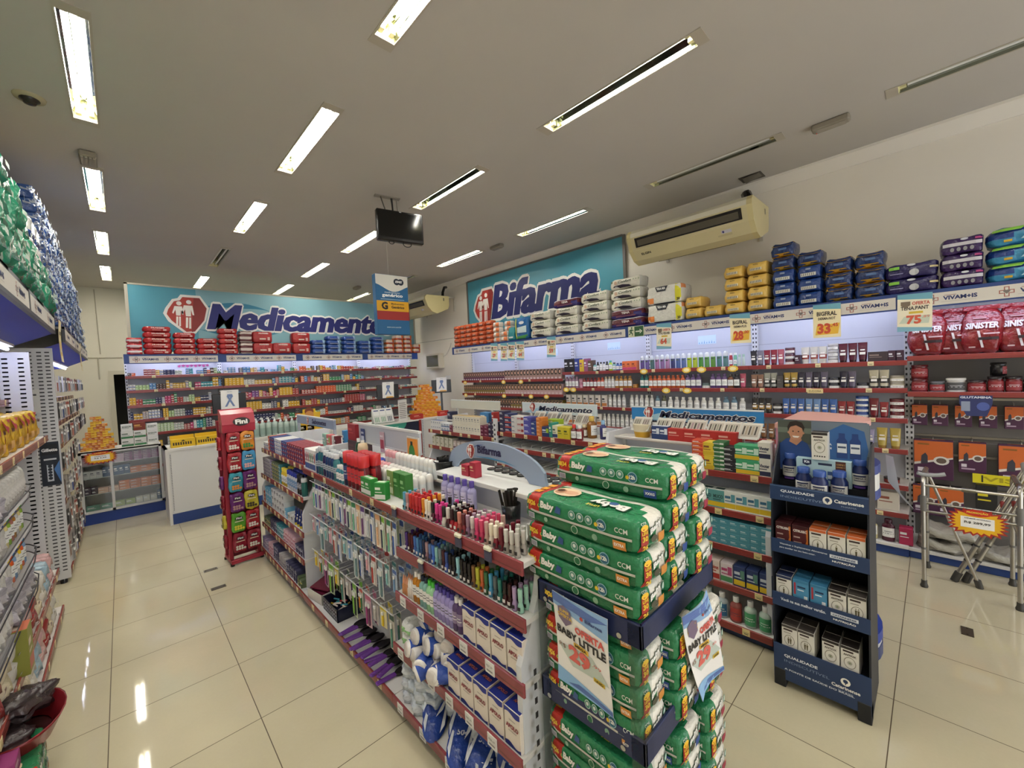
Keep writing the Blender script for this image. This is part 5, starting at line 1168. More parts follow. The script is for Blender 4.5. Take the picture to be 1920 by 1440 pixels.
a_am = ACE('amber remover bottle', 'B8781E', 'E8E4DC'); a_te = ACE('teal remover bottle', '7FB0A8', '1E2A40'); a_gr = ACE('green remover bottle', '9AD0A0', '46B83A'); a_pu = ACE('purple remover bottle', '9A90C8', '4A3E92', labc='B8B0DC'); a_dp = ACE('plum remover bottle', '5A4470', 'E6E4E2', labc='8A789A')
def apolo(): 
    w, d, h = .088, .085, .155; mb = MB().box(-w / 2, w / 2, -d / 2, d / 2, 0, h, 'E2D8CC', P, .002, top='1E2E8A'); f = fy(-d / 2)
    wv = lambda z, am: [(-w * .49 + w * .98 * i / 10, z + am * math.sin(i * .63)) for i in range(11)]
    mb.shape(f, wv(h * .86, .006) + [(w * .49, h * .985), (-w * .49, h * .985)], '1E2E8A').shape(f, [(-w * .49, .002), (w * .49, .002)] + list(reversed(wv(h * .11, .006))), '1E2E7A')
    mb.text('APOLO', f, 0, h * .50, .017, '8A2030', w=w * .76, bold=.04, d=.002).rect(f, -w * .25, w * .25, h * .42, h * .44, 'A89A92').rect(f, -w * .2, w * .2, h * .70, h * .73, 'B8ACA4')
    mb.text('APOLO', fz(h), 0, -.008, .014, 'E07A5A', w=w * .6, bold=.04, d=.001)
    return Kind('cotton_box', 'box', 'white-blue cotton box', w, d, h, mb)
APO = apolo()
i = row(FR_1, 2.99, .655, [(a_pe, 3, 1, 2), (a_wh, 3, 1, 2), (a_am, 2, 1, 2), (a_te, 2, 1, 2), (a_gr, 2, 1, 2), (a_pu, 5, 1, 4), (a_dp, 2, 1, 2)], 'on the third polish shelf', 'goods on the third polish shelf', 'toothbrush end', b=.0, a1=3.52)
row(FR_1, 3.535, .655, [(APO, 4, 1, 2)], 'on the third polish shelf', 'goods on the third polish shelf', 'toothbrush end', b=.0, a1=3.92, count0=i, jit=0)
row(FR_1, 3.44, .385, [(APO, 5, 1, 1)], 'on the fourth polish shelf', 'goods on the fourth polish shelf', 'toothbrush end', b=-.03, a1=3.92, count0=9, jit=0)
for i in range(4):
    for v in range(2): APO.at(FR_1.p(3.53 + i * .104, .118, .3855 + v * .0985), FR_1.rz, f'white-blue cotton box, {"upper" if v else "lower"}, {nth(i + 1)} of the raised back line on fourth polish shelf', 'goods on the fourth polish shelf', sc=(1, 1, 1 if v else .63))
def roll(desc, r, h, seed):
    mb = MB(); q = random.Random(seed); n = 14; pr = [(.3, 0), (.8, .0), (1, .12), (1, .88), (.8, 1), (.3, 1)]
    mb.lathe([(r * p * (1 + q.uniform(-.05, .05)), z * h) for p, z in pr], n, 'E6E2DC', F, cols=['D6CFC8', 'E6E2DC', '2A4AA0' if seed % 2 else 'E6E2DC', 'E6E2DC', 'D6CFC8'])
    mb.text('50g', lambda a, b, d: (a, -r - d, b), 0, h * .4, .018, '8A5A6A', w=.03, bold=.02, d=.003)
    return Kind('cotton_roll', 'cotton roll', desc, r * 2, r * 2, h, mb)
RL = [roll('white cotton roll', .034, .075, 2), roll('white-blue cotton roll', .040, .11, 3)]
for i in range(30):
    a = 3.12 + .31 * (i % 10) / 9; b = .0 + .05 * (i // 10) + RND.uniform(0, .06); z = .385 + .036 + .058 * (i // 10)
    k = RL[i % 2]
    o = k.at(FR_1.p(a, b, z), FR_1.rz + RND.uniform(-.9, .9), f'{k.desc}, {nth(i % 10 + 1)} from toothbrush end, {["lower", "middle", "upper"][i // 10]} layer of the cotton heap', 'cotton rolls heaped on the polish island')
    o.rotation_euler = (math.radians(RND.choice([78, 90, 104])), RND.uniform(-.2, .2), FR_1.rz + RND.uniform(-1.0, 1.0))
def bagk(desc, w, d, h, cols, seed, txt=None, name='cotton_bag', tc='E8E8F0', cat='bag', k=3.4, wr=.006, art=None):
    q = random.Random(seed)
    mb, ff, fe, ft = soft(w, d, h, lambda kk, a, b: cols[min(len(cols) - 1, int((b + 1) / 2 * len(cols)))] if kk not in 'tb' else cols[-1 if kk == 't' else 0], nx=10, ny=6, nz=8, k=k, wr=wr, seed=seed)
    if txt: mb.text(txt, ff, 0, h * .62, h * .13, tc, w=w * .5, bold=.03, d=.003)
    if art: art(mb, ff, fe, ft, w, d, h)
    return Kind(name, cat, desc, w, d, h, mb)
cb1 = bagk('white cotton wool bag', .12, .10, .07, ['D8D8DA', 'E4E4E4', 'DCDCDE'], 4, 'Algodao', tc='8A9AB8')
cb2 = bagk('green-white cotton pad bag', .11, .13, .055, ['DDE6D8', '9CD08E', 'E6E8E2'], 5)
for i, (a, b, z, k) in enumerate(((3.03, .0, .386, cb2), (3.03, .0, .443, cb2), (3.09, .10, .386, cb1), (3.09, .09, .456, cb1), (3.08, .08, .526, cb1), (3.18, .02, .386, cb1))):
    k.at(FR_1.p(a, b + .05, z), FR_1.rz + RND.uniform(-.2, .2), f'{k.desc}, {nth(i + 1)} of those at toothbrush end of fourth polish shelf', 'cotton bags on the polish island')
cb3 = bagk('clear cotton ball bag', .15, .14, .06, ['B8C2CC', 'D4DAE0', 'C8D0D8'], 6, wr=.010)
for i in range(7):
    a = 3.06 + .11 * (i % 2) + RND.uniform(-.02, .02); z = .1005 + .062 * (i // 2)
    cb3.at(FR_1.p(a, .02 + RND.uniform(0, .03), z), FR_1.rz + RND.uniform(-.4, .4), f'clear bag of cotton balls, {nth(i + 1)} from the bottom in the lowest polish island shelf heap', 'cotton ball bags on the lowest shelf')
def drop(desc, seed):
    mb = MB(); n = 20; pts = []
    for i in range(n):
        u = 2 * math.pi * i / n; r = 1 - .42 * max(0, math.sin(u)) ** .8
        pts.append((.062 * math.cos(u) * (r if math.sin(u) > 0 else 1), .12 * math.sin(u)))
    for s, c in ((1, '24408E'), (-1, '2A4890')):
        ring = [(x, y, 0) for x, y in pts]; mid = [(x * .75, y * .78, s * .020) for x, y in pts]
        mb.add(ring + mid + [(0, -.01, s * .027)], [(i, (i + 1) % n, n + (i + 1) % n, n + i)[::s] for i in range(n)] + [(n + i, n + (i + 1) % n, 2 * n)[::s] for i in range(n)], ['24408E' if i in range(1, 9) or True else c for i in range(2 * n)], F, True)
    mb.text('50g', lambda a, b, d: (a, b, .026 + d), 0, .0, .035, 'D8DCE8', w=.05, bold=.03)
    for q in (-1, 1): mb.shape(lambda a, b, d: (a, b, .012 + d), [(q * .035, -.09), (q * .052, -.05), (q * .05, .02), (q * .04, .05)], 'DADDE2', F, .012)
    return Kind('cotton_bag', 'bag', desc, .12, .24, .05, mb)
DR = drop('blue cotton ball bag marked 50g', 3)
for i, (a, b, z, rz, tx) in enumerate(((3.22, .05, .16, .5, .25), (3.27, .0, .13, .8, .2), (3.42, .06, .17, .6, .3), (3.48, .0, .14, .7, .2), (3.60, .03, .16, .4, .3), (3.66, .0, .13, .9, .2), (3.78, .05, .18, .5, .3), (3.84, .0, .14, .8, .2), (3.55, .1, .22, 1.2, .3), (3.72, .12, .22, .3, .3))):
    o = DR.at(FR_1.p(a, b, z), 0, f'blue drop-shaped cotton bag, {nth(i + 1)} from the toothbrush end on the lowest polish shelf', 'blue cotton bags on the lowest shelf')
    o.rotation_euler = (tx, .15, FR_1.rz + rz)
for i in range(6):
    cb3.at(FR_1.p(3.35 + i * .1, .12, .1005 + .03), FR_1.rz + RND.uniform(-.5, .5), f'clear bag of cotton balls behind the blue bags, {nth(i + 1)} from the toothbrush end', 'cotton ball bags on the lowest shelf', sc=(1, 1, 1.7))
AE = lathed('lilac acetone bottle', 'acetone_bottle', 'bottle', .024, .155, 'A8A4D0', '5A4AA0', capr=.55, caph=.2, lab=(.2, .6), labc='C8C4E4')
row(FR_1, 3.06, 1.112, [(AE, 5, 1, 1)], 'behind the polishes, top shelf', 'acetone bottles at the back', 'toothbrush end', b=.225, a1=3.36)
t = thing('brush_cup', 'black cup full of black emery sticks behind the nail polishes', 'cup', FR_1.p(3.60, .27, 1.112), FR_1.rz)
obj('cup', MB().lathe([(.04, 0), (.045, .09), (.047, .09), (.042, .012)], 16, '16161A', G, cap=False).lathe([(.001, .002), (.04, .002)], 16, '16161A', G, cap=False), t)
for i in range(22):
    u = RND.uniform(0, 6.28); r = RND.uniform(.005, .034); c = 'B8B8B4' if i == 3 else '221E18'
    obj('emery_stick', MB().box(-.006, .006, -.002, .002, 0, .15, c, P), t, (r * math.cos(u), r * math.sin(u), .01), RND.uniform(0, 3)).rotation_euler = (RND.uniform(-.16, .16), RND.uniform(-.16, .16), RND.uniform(0, 3))
sb = carton('red soap box', .062, .045, .062, 'A8263A', None, None, None, 'D8B88A', 'soap_box'); sb2 = carton('tall red soap box', .05, .045, .085, 'B02C40', None, None, None, 'D8B88A', 'soap_box')
for k, a in ((sb, 3.19), (sb2, 3.26)): k.at(FR_1.p(a, .335, 1.2605), FR_1.rz, f'{k.desc} on the white top board under the arched sign', 'soap boxes under the arch')
jb = lathed('black-lidded cream jar', 'cream_jar', 'jar', .026, .09, '2A2A2A', '1C1C1A', 'lid', capr=1.0, caph=.3, lab=(.1, .5))
for q in range(2):
    for i in range(10): jb.at(FR_1.p(3.20 + i * .062, .50 + q * .058, 1.178), FR_1.rz, f'black-lidded cream jar, {nth(i + 1)} from the arch foot, {"near" if q == 0 else "far"} line behind the top board', 'black jars behind the arch')
shelf_board(I_NEAR, .985, 1.177, .22, .46)
# black basket of combs
t = thing('wire_basket', 'small black wire pen basket beside the arched sign foot', 'basket', FR_1.p(2.87, .40, 1.178), FR_1.rz)
mb = MB().lathe([(.055, 0), (.065, .11)], 18, '1E1E1E', G, cap=False).lathe([(.001, .001), (.055, .001)], 18, '1E1E1E', G, cap=False); obj('body', mb, t)
obj('rim', MB().tube([(.067 * math.cos(u), .067 * math.sin(u), .11) for u in [2 * math.pi * i / 18 for i in range(19)]], .004, '161616', G), t)
for i in range(7): obj('comb', MB().box(-.02, .02, -.004, .004, 0, .12, '1A1A1C', G), t, (RND.uniform(-.03, .03), RND.uniform(-.03, .03), .015), RND.uniform(0, 3))
shelf_board(I_MID, 1.55, 1.177, .14, .34, lip=.02, col='CFC9C4')
# ---------------- middle island bay: mouthwash, roll-ons, toothbrushes ----------------
mw = lambda d, c, cap='C4C6C8', h=.19: lathed(d, 'mouthwash_bottle', 'bottle', .031, h, c, cap, capr=.66, caph=.16, lab=(.30, .52), sy=.8, labc='A8B4BE')
m1, m2, m3, m4, m5 = mw('blue mouthwash bottle', '1E4A7A'), mw('teal mouthwash bottle', '2A6A74', h=.21), mw('dark violet mouthwash bottle', '2C2A58', h=.19), mw('navy mouthwash bottle', '22406E', h=.185), mw('grey-teal mouthwash bottle', '3E7E86', h=.185)
wbx = carton('white-blue toothpaste carton', .055, .12, .17, 'E0DEDA', '3A5A9A', None, 'B03A34', '8A8E9A', 'toothpaste_box'); wgx = carton('white carton with green cactus print', .055, .12, .17, 'E2E0DA', '4A5A8A', None, '4E8A3A', '9A9A9A', 'toothpaste_box')
rdk = lathed('red-capped mouthwash bottle', 'mouthwash_bottle', 'bottle', .036, .225, '6A1A26', 'C02428', capr=1.0, caph=.32, lab=(.2, .6), labc='C8343A')
rdn = lathed('red-capped navy mouthwash bottle', 'mouthwash_bottle', 'bottle', .036, .23, '1E2A4E', 'C82A28', capr=1.0, caph=.32, lab=(.2, .6), labc='3A4A7E')
grn = carton('green herbal paste box', .075, .05, .105, '2E8A3E', 'E6EAE0', None, None, 'E8ECE0', 'toothpaste_box', top='3A9A48'); ylg = carton('yellow-green herbal box', .075, .06, .15, '8EA05A', 'D8D8B8', None, None, 'EAEAD8', 'toothpaste_box', top='E2E2D8'); gr2 = carton('tall green herbal box', .07, .05, .15, '3A7A34', None, None, None, '9AC88A', 'toothpaste_box')
tb1 = lathed('small toothpaste pump', 'mouthwash_bottle', 'bottle', .026, .12, '2E7E8E', 'D8D8D4', capr=.7, caph=.2, lab=(.2, .6))
WH1 = 'on mouthwash shelf'
n = row(FR_1, 1.42, 1.105, [(wbx, 2, 1, 1), (wgx, 2, 1, 1), (wbx, 1, 1, 1), (m1, 1, 1, 1), (m2, 2, 1, 2), (m3, 1, 1, 2), (m4, 3, 1, 3), (m5, 1, 1, 3), (tb1, 3, 1, 1), (rdn, 1, 1, 1), (rdk, 4, 1, 2), (grn, 2, 1, 1)], WH1, 'goods on the mouthwash shelf', 'soap bay end', b=.02, a1=2.62)
n = row(FR_1, 2.64, 1.105, [(ylg, 1, 1, 1), (gr2, 2, 1, 1)], WH1, 'goods on the mouthwash shelf', 'soap bay end', b=.12, a1=2.88, count0=n)
grn.at(FR_1.p(2.73, .045, 1.1055), FR_1.rz + .5, 'green herbal paste box turned askew at the polish end of the mouthwash shelf', 'goods on the mouthwash shelf')
ro = lambda d, c, cap: lathed(d, 'deodorant', 'deodorant', .024, .115, c, cap, capr=1.0, caph=.36, prof=[(.020, 0), (.024, .004), (.023, .07), (.0235, .074)], lab=(.1, .45), labc='B8C4CC')
def dome(desc, cap, ball=False):
    b = MB().lathe([(.021, 0), (.024, .004), (.023, .066), (.022, .07)], 12, 'D8DCDE', G); c = MB().lathe([(.0235, .068), (.0245, .085), (.022, .104), (.014, .114), (.002, .117)], 12, cap, G)
    return Kind('deodorant', 'deodorant', desc, .049, .049, .117, b, [('cap', c)])
dw, db, dp = dome('white roll-on deodorant', 'E4E2DE'), dome('blue-capped roll-on deodorant', '2A3FA6'), dome('pink-capped roll-on deodorant', 'DCA4A8')
for i in range(18):
    k = db if i < 5 else dp if i < 8 else dw
    for q in range(3 if i < 5 else 4): k.at(FR_1.p(1.95 + i * .0525, .195 + q * .053 + (.05 if i < 5 else 0), 1.1055 if q < 3 else 1.178), FR_1.rz, f'{k.desc}, {nth(q + 1)} line back, {nth(i + 1)} from soap bay end of roll-ons', 'roll-on deodorants')
bx = carton('dark brown shoe-size box', .20, .13, .13, '3A2024', None, None, None, '5A3034', 'shipping_box'); rx = carton('red medicine display box', .16, .12, .14, '8E1E28', None, None, None, 'B84A4A', 'shipping_box')
bx.at(FR_1.p(1.52, .44, 1.16), FR_1.rz, 'dark brown box under a red box on top of the islands', 'boxes on top of the island'); rx.at(FR_1.p(1.50, .44, 1.2905), FR_1.rz, 'red box standing on a dark brown box beside the soap board', 'boxes on top of the island')
bm = carton('blue-white box', .05, .05, .17, '3E86BE', 'E2E6EA', None, None, 'E8ECF0', 'product_box'); bm.at(FR_1.p(1.22, .44, 1.178), FR_1.rz, 'blue and white upright box in front of the soap board', 'boxes on top of the island')
gb = lathed('green soap bottle', 'soap_bottle', 'bottle', .026, .15, '2A4A34', 'DADAD6', capr=.5, caph=.2); gb.at(FR_1.p(1.68, .36, 1.178), FR_1.rz, 'dark green bottle with white cap behind the mouthwash bottles', 'bottles behind the mouthwash')
cbt = lathed('cream round bottle', 'soap_bottle', 'bottle', .04, .14, 'D8BE9A', 'E2DCD0', capr=.4, caph=.15, prof=[(.028, 0), (.036, .03), (.042, .08), (.034, .115), (.014, .119)]); cbt.at(FR_1.p(1.76, .36, 1.178), FR_1.rz, 'cream rounded bottle beside the dark green bottle behind the mouthwash', 'bottles behind the mouthwash')
def hang(desc, w, h, card, items, name='toothbrush_pack', cat='toothbrush'):
    mb = MB().box(-w / 2, w / 2, 0, .0015, -h, 0, card, P); f = fy(0)
    mb.rect(f, -w * .46, w * .46, -h * .2, -h * .05, items[0], d=.0006).disc(f, 0, -h * .03, .004, '2A2A2A', d=.001, n=6)
    b = MB(); n = len(items) - 1
    for i in range(n):
        x = (i - (n - 1) / 2) * w / (n + .3)
        b.box(x - w * .10, x + w * .10, -.010, -.002, -h * .92, -h * .26, items[1 + i], G, .002).box(x - w * .12, x + w * .12, -.012, -.002, -h * .40, -h * .26, 'E8E8E4', G, .002)
    return Kind(name, cat, desc, w, .012, h, mb, [('blister', b)])
HB = [hang('white-green toothbrush pack', .05, .21, 'E6E6E2', ['3A8A5A', '7AC0A0']), hang('blue-white toothbrush pack', .05, .21, 'DADFE6', ['2A4A8E', '3A5EA8', 'D8DCE4']), hang('orange toothbrush pack', .055, .21, 'E8DAC8', ['E0A878', 'E2B48E']), hang('purple toothbrush pack', .05, .20, 'E2DEE6', ['6A4A8E', '7A4A7E']), hang('lime toothbrush pack', .05, .21, 'E4E8DC', ['8ABE3A', '2A3A5A', 'C8DCC0']), hang('black and white toothbrush pack', .05, .19, 'D8D8D8', ['2A2A2E', 'E6E6E6', 'C8CED4'])]
HS = [hang('teal floss pack', .06, .13, 'BCD0CE', ['2E7A7A', '8AC0C0'], 'floss_pack', 'dental floss'), hang('pink dummy pack', .065, .13, 'E2CED2', ['C86A7A', 'E0A8B0'], 'dummy_pack', 'baby dummy'), hang('blue floss pack', .06, .14, 'C4D0DE', ['4A6AA8', '7AA0C8'], 'floss_pack', 'dental floss'), hang('red brush pack', .055, .19, 'E0D4D0', ['B03A3A', 'C84A48', 'D8D0CC'], 'brush_pack', 'brush'), hang('tall white brush pack', .06, .24, 'D8DCDC', ['8AA8B4', 'B8C8CC', '6A8A8E'], 'brush_pack', 'brush')]
HT = [hang('yellow dummy pack', .07, .13, 'E6DCA8', ['D8C02A', 'E8C830'], 'dummy_pack', 'baby dummy'), hang('rainbow comb pack', .065, .15, 'DAD4CC', ['C84A3A', 'D8882A', '3A7A4A'], 'comb_pack', 'comb'), hang('green comb pack', .06, .22, 'C8C4B8', ['3A5A4A', '4A8A7A'], 'comb_pack', 'comb'), hang('pink comb pack', .07, .22, 'D8B4C0', ['C86A8A', 'B04A8A', '6A2A5A'], 'comb_pack', 'comb'), hang('grey wrapped sponge', .08, .14, 'B8B0AC', ['8A8480', 'C8C4C0'], 'sponge_pack', 'sponge'), hang('lime hairbrush pack', .07, .24, 'C8D8B0', ['7AB83A', '8AC84A', '2E3A2E'], 'brush_pack', 'brush')]
def hooks(z, a0, a1, n, kinds, where, depth=3, q0=0):
    st = (a1 - a0) / n
    for i in range(n):
        k = kinds[(i * 5 // 3 + q0) % len(kinds)]
        for q in range(depth):
            if q and RND.random() < .25: continue
            o = k.at(FR_1.p(a0 + st * (i + .5), .03 + q * .045, z - .004), FR_1.rz + RND.uniform(-.12, .12), f'{k.desc}, {nth(q + 1)} on hook {nth(i + 1)} from soap bay end, {where}', 'packs on the toothbrush hooks')
hooks(1.02, .12 + 1.4, 2.92, 20, HB, 'top hook rail'); hooks(.735, 1.46, 2.9, 16, HS + [HB[1]], 'middle hook rail', q0=1); hooks(.45, 1.46, 2.84, 13, HT, 'lowest hook rail', 2)
# base shelf of the hook bay
t = thing('plastic_basket', 'dark navy slotted plastic basket of hair clips on the low shelf', 'basket', FR_1.p(1.92, .06, .1005), FR_1.rz)
mb = MB(); w2, d2, hh = .14, .085, .09
for x0, x1, y0, y1 in ((-w2, w2, -d2, -d2 + .005), (-w2, w2, d2 - .005, d2), (-w2, -w2 + .005, -d2, d2), (w2 - .005, w2, -d2, d2)): mb.box(x0, x1, y0, y1, 0, hh, '1E2238', G)
mb.box(-w2, w2, -d2, d2, 0, .005, '1E2238', G); obj('body', mb, t)
mb = MB()
for r in range(3):
    for i in range(8): mb.disc(fy(-d2), -.115 + i * .033, .022 + r * .024, .008, 'A8A0A4', d=.001, n=8)
obj('hole', mb, t)
for i in range(12):
    c = RND.choice(['C8A83A', '3A9AA8', 'B03A3A', '4A2A3A', 'D8C8B8'])
    k = Kind('hair_clip', 'hair clip', 'hair clip', .05, .02, .02, MB().box(-.028, .028, -.006, .006, 0, .012, c, G, .004))
    k.at(FR_1.p(1.92 + RND.uniform(-.1, .1), .06 + RND.uniform(-.05, .05), .13 + .012 * (i % 3)), RND.uniform(0, 3), f'{cname(c)} hair clip lying in the navy plastic basket', 'hair clips in the navy basket')
t = thing('plastic_tray', 'white plastic tray holding dark red folders at the soap bay end', 'tray', FR_1.p(1.62, .05, .1005), FR_1.rz + .15)
obj('body', MB().box(-.11, .11, -.09, .09, 0, .006, 'DAD6CE', G).box(-.11, .11, -.09, -.084, 0, .075, 'DAD6CE', G).box(-.11, -.104, -.09, .09, 0, .075, 'DAD6CE', G).box(.104, .11, -.09, .09, 0, .075, 'DAD6CE', G), t)
k = Kind('folder', 'folder', 'dark red folder', .2, .16, .012, MB().box(-.10, .10, -.08, .08, 0, .012, '6A1C34', G, .003))
for i in range(3): o = k.at(FR_1.p(1.60, .07, .125 + i * .03), FR_1.rz + .2 * i, f'dark red folder, {lvl(i, 3)} in the white tray', 'folders in the tray'); o.rotation_euler.x = .15
def hbrush():
    b = MB().box(-.10, .02, -.016, .016, .0, .014, '6A3A8E', F, .005)
    b2 = MB().lathe([(.03, 0), (.032, .006), (.028, .014)], 14, '1E1A1C', G, .06, 0, sx=1.7)
    return Kind('hair_brush', 'hair brush', 'purple-handled hairbrush', .06, .2, .02, b, [('brush_head', b2)])
HBk = hbrush()
for i in range(13):
    HBk.at(FR_1.p(2.20 + i * .052, -.0 + RND.uniform(0, .03), .103 + .02 * (i % 2)), FR_1.rz + math.radians(90) + RND.uniform(-.3, .3), f'purple-handled black hairbrush, {nth(i + 1)} from the navy basket on the low shelf', 'hairbrushes on the low shelf')
pb = bagk('purple bath sponge', .10, .08, .09, ['4A2A5A', '5A346E', '6A4080'], 9, name='bath_sponge', cat='sponge', wr=.009)
pb.at(FR_1.p(1.80, .20, .1005), FR_1.rz, 'purple bath sponge in wrap behind the navy basket', 'bath sponges')
# ---------------- far island bay: toothpaste and soap ----------------
tpn, tpr, tpw, tpo = carton('navy toothpaste box', .042, .17, .036, '26407E', 'B03038', None, None, 'E0E4EC', 'toothpaste_box'), carton('red toothpaste box', .042, .17, .036, '8E2434', '2A3A7E', None, None, 'E8E0E0', 'toothpaste_box'), carton('white toothpaste box', .042, .17, .036, 'DCDCDA', '3A6AA8', None, None, '5A6A8A', 'toothpaste_box'), carton('orange toothpaste box', .042, .17, .036, 'C85A34', 'E2E2DE', None, None, 'EEE6DE', 'toothpaste_box')
sp_, svb = carton('grey soap box', .045, .09, .035, 'B4B0AE', '6A5A7A', None, None, '4A4A5A', 'soap_box'), carton('purple soap box', .045, .09, .035, '8A7AA0', 'D8D0DC', None, None, 'E6E0EA', 'soap_box')
ps, gsx, vsb, tsb = carton('pink soap bar', .05, .09, .035, 'D8B0B8', 'B85A74', None, None, 'E8D8DC', 'soap_box'), carton('green soap bar', .05, .09, .035, '5A6A4A', 'C8BE6A', None, None, 'DADCC8', 'soap_box'), carton('navy soap bar', .05, .09, .035, '3A3A5A', 'A8A8BE', None, None, 'D8D8E0', 'soap_box'), carton('teal soap bar', .05, .09, .035, '3A8A94', 'C8DCDC', None, None, 'E0EAEA', 'soap_box')
yb = lathed('yellow lotion bottle', 'lotion_bottle', 'bottle', .024, .16, 'D8B83A', 'E8D04A', capr=.8, caph=.2, lab=(.2, .6)); bb = lathed('blue-capped white bottle', 'lotion_bottle', 'bottle', .024, .165, 'D8DADE', '2A3A9A', capr=.9, caph=.22, lab=(.2, .6), labc='7A9AC0'); kb = lathed('black spray can', 'spray_can', 'can', .022, .17, '1E1E26', '2A2A30', capr=.9, caph=.2, lab=(.3, .6), labc='8A8A92'); gc = lathed('teal shaving can', 'spray_can', 'can', .024, .15, '2A6A62', 'DADCDA', capr=1.0, caph=.2)
lb, wb_, nvt = carton('light blue cream box', .06, .09, .085, '6FB0D0', 'E2E8EC', None, None, 'E6F0F4', 'cream_box'), carton('white cream box', .065, .09, .065, 'E0E0DE', None, None, '4A4A4E', '7A7A7E', 'cream_box'), sqtube('navy toothpaste tube', .05, .16, '1E2E6E', 'D8C03A')
EN = 'counter end'
row(FR_1, .07, 1.125, [(tpw, 3, 2, 1), (tpo, 1, 4, 1), (tpn, 3, 4, 1), (tpw, 4, 4, 1), (tpn, 3, 4, 1), (tpr, 8, 4, 1)], 'on top soap shelf', 'toothpaste boxes on the far island bay', EN, a1=1.37, jit=.01)
row(FR_1, .08, .86, [(sp_, 5, 5, 1), (svb, 1, 5, 1), (gsx, 4, 5, 1), (tsb, 1, 5, 1), (yb, 3, 1, 2), (bb, 5, 1, 2), (kb, 2, 1, 1), (gc, 1, 1, 1)], 'on second soap shelf', 'goods on the second soap shelf', EN, b=.0, a1=1.37, jit=.01)
row(FR_1, .06, .57, [(tpo, 1, 3, 1), (lb, 3, 2, 1), (wb_, 5, 3, 1), (lb, 1, 1, 1), (wb_, 2, 1, 1), (nvt, 4, 1, 1)], 'on third soap shelf', 'goods on the third soap shelf', EN, b=-.01, a1=1.36, jit=.02)
row(FR_1, .06, .345, [(gsx, 4, 2, 1), (vsb, 4, 3, 1), (tsb, 4, 3, 1), (ps, 6, 3, 1), (vsb, 4, 2, 1)], 'on fourth soap shelf', 'soap bars on the fourth shelf', EN, b=-.02, a1=1.36, jit=.2)
row(FR_1, .06, .1, [(svb, 4, 3, 1), (ps, 3, 3, 1), (vsb, 3, 4, 1), (sp_, 4, 3, 1), (vsb, 5, 3, 1), (gsx, 2, 2, 1)], 'on lowest soap shelf', 'soap bars on the lowest shelf', EN, b=-.05, a1=1.36, jit=.2)
for i, (c, tx) in enumerate((('9AC0B0', 'green'), ('C86A6A', 'red-green'), ('E0DCD6', 'white'), ('6A2A34', 'maroon'))):
    k = carton('soap pack', .09 if i < 2 else .04, .05, .13, c, None, None, '8ABE5A' if i == 1 else None, 'F0ECE8', 'soap_box'); k.at(FR_1.p(.95 + .11 * i - (.05 if i > 2 else 0), .36, 1.178), FR_1.rz, f'{tx} soap pack standing under the soap board', 'soap packs under the board')
shelf_board(I_FAR, 1.35, 1.177, .12, .32, lip=.02, col='CFC9C4')
# sweets bags on the red rack
def sweets(desc, c, band, seed):
    def art(mb, ff, fe, ft, w, d, h):
        mb.disc(ff, 0, h * .74, w * .27, '1E1818', d=.002, n=14, ry=h * .09).text('Fini', ff, 0, h * .70, h * .09, 'F0ECE6', w=w * .38, bold=.06, d=.003); patch(mb, ff, [(-w * .3, h * .56), (w * .3, h * .56), (w * .3, h * .60), (-w * .3, h * .60)], 'E8D8B8', .002, 2)
        for i in range(7): mb.disc(ff, (i % 4 - 1.5) * w * .18, h * (.2 + .12 * (i // 4)), w * .09, band, d=.003, n=8)
    return bagk(desc, .105, .03, .15, [c, c, c], seed, name='sweets_bag', cat='sweets bag', art=art, k=5, wr=.003)
SW = [sweets('red sweets bag', 'A82830', 'E6D8CC', 1), sweets('orange sweets bag', 'D88A2C', '3A8A3A', 2), sweets('blue sweets bag', '4A9AC8', 'E0A8A0', 3), sweets('teal sweets bag', '3E96A8', 'D88A3A', 4), sweets('purple sweets bag', '6A2A6E', 'B88A8A', 5), sweets('yellow sweets bag', 'C8B83A', '3A3020', 6), sweets('green sweets bag', '5AA030', 'E0D03A', 7), sweets('dark red sweets bag', '8E2030', 'D8D0C0', 8)]
for r, (k1, k2) in enumerate(((0, 1), (0, 2), (3, 4), (4, 5), (6, 0), (7, 7))):
    for cix, kk in enumerate((k1, k2)):
        z = 1.145 - r * .203; x = .69 + .083 + cix * .122
        SW[kk].at((x, 4.885 - .012 + cix * .006, z), math.radians(3) + RND.uniform(-.06, .06), f'{SW[kk].desc} hanging in {nth(r + 1)} row from top of the rack, {"counter-aisle" if cix == 0 else "island"} side', 'sweets bags on the red rack', sc=(1.16, 1.1, 1.28))
for r in range(6):
    k = SW[(0, 7, 4, 7, 5, 7)[r]]; k.at((.672, 4.985, 1.16 - r * .2), math.radians(-87), f'{k.desc} on the narrow side of the rack, {nth(r + 1)} from top', 'sweets bags on the red rack', sc=(.8, 1, .9))
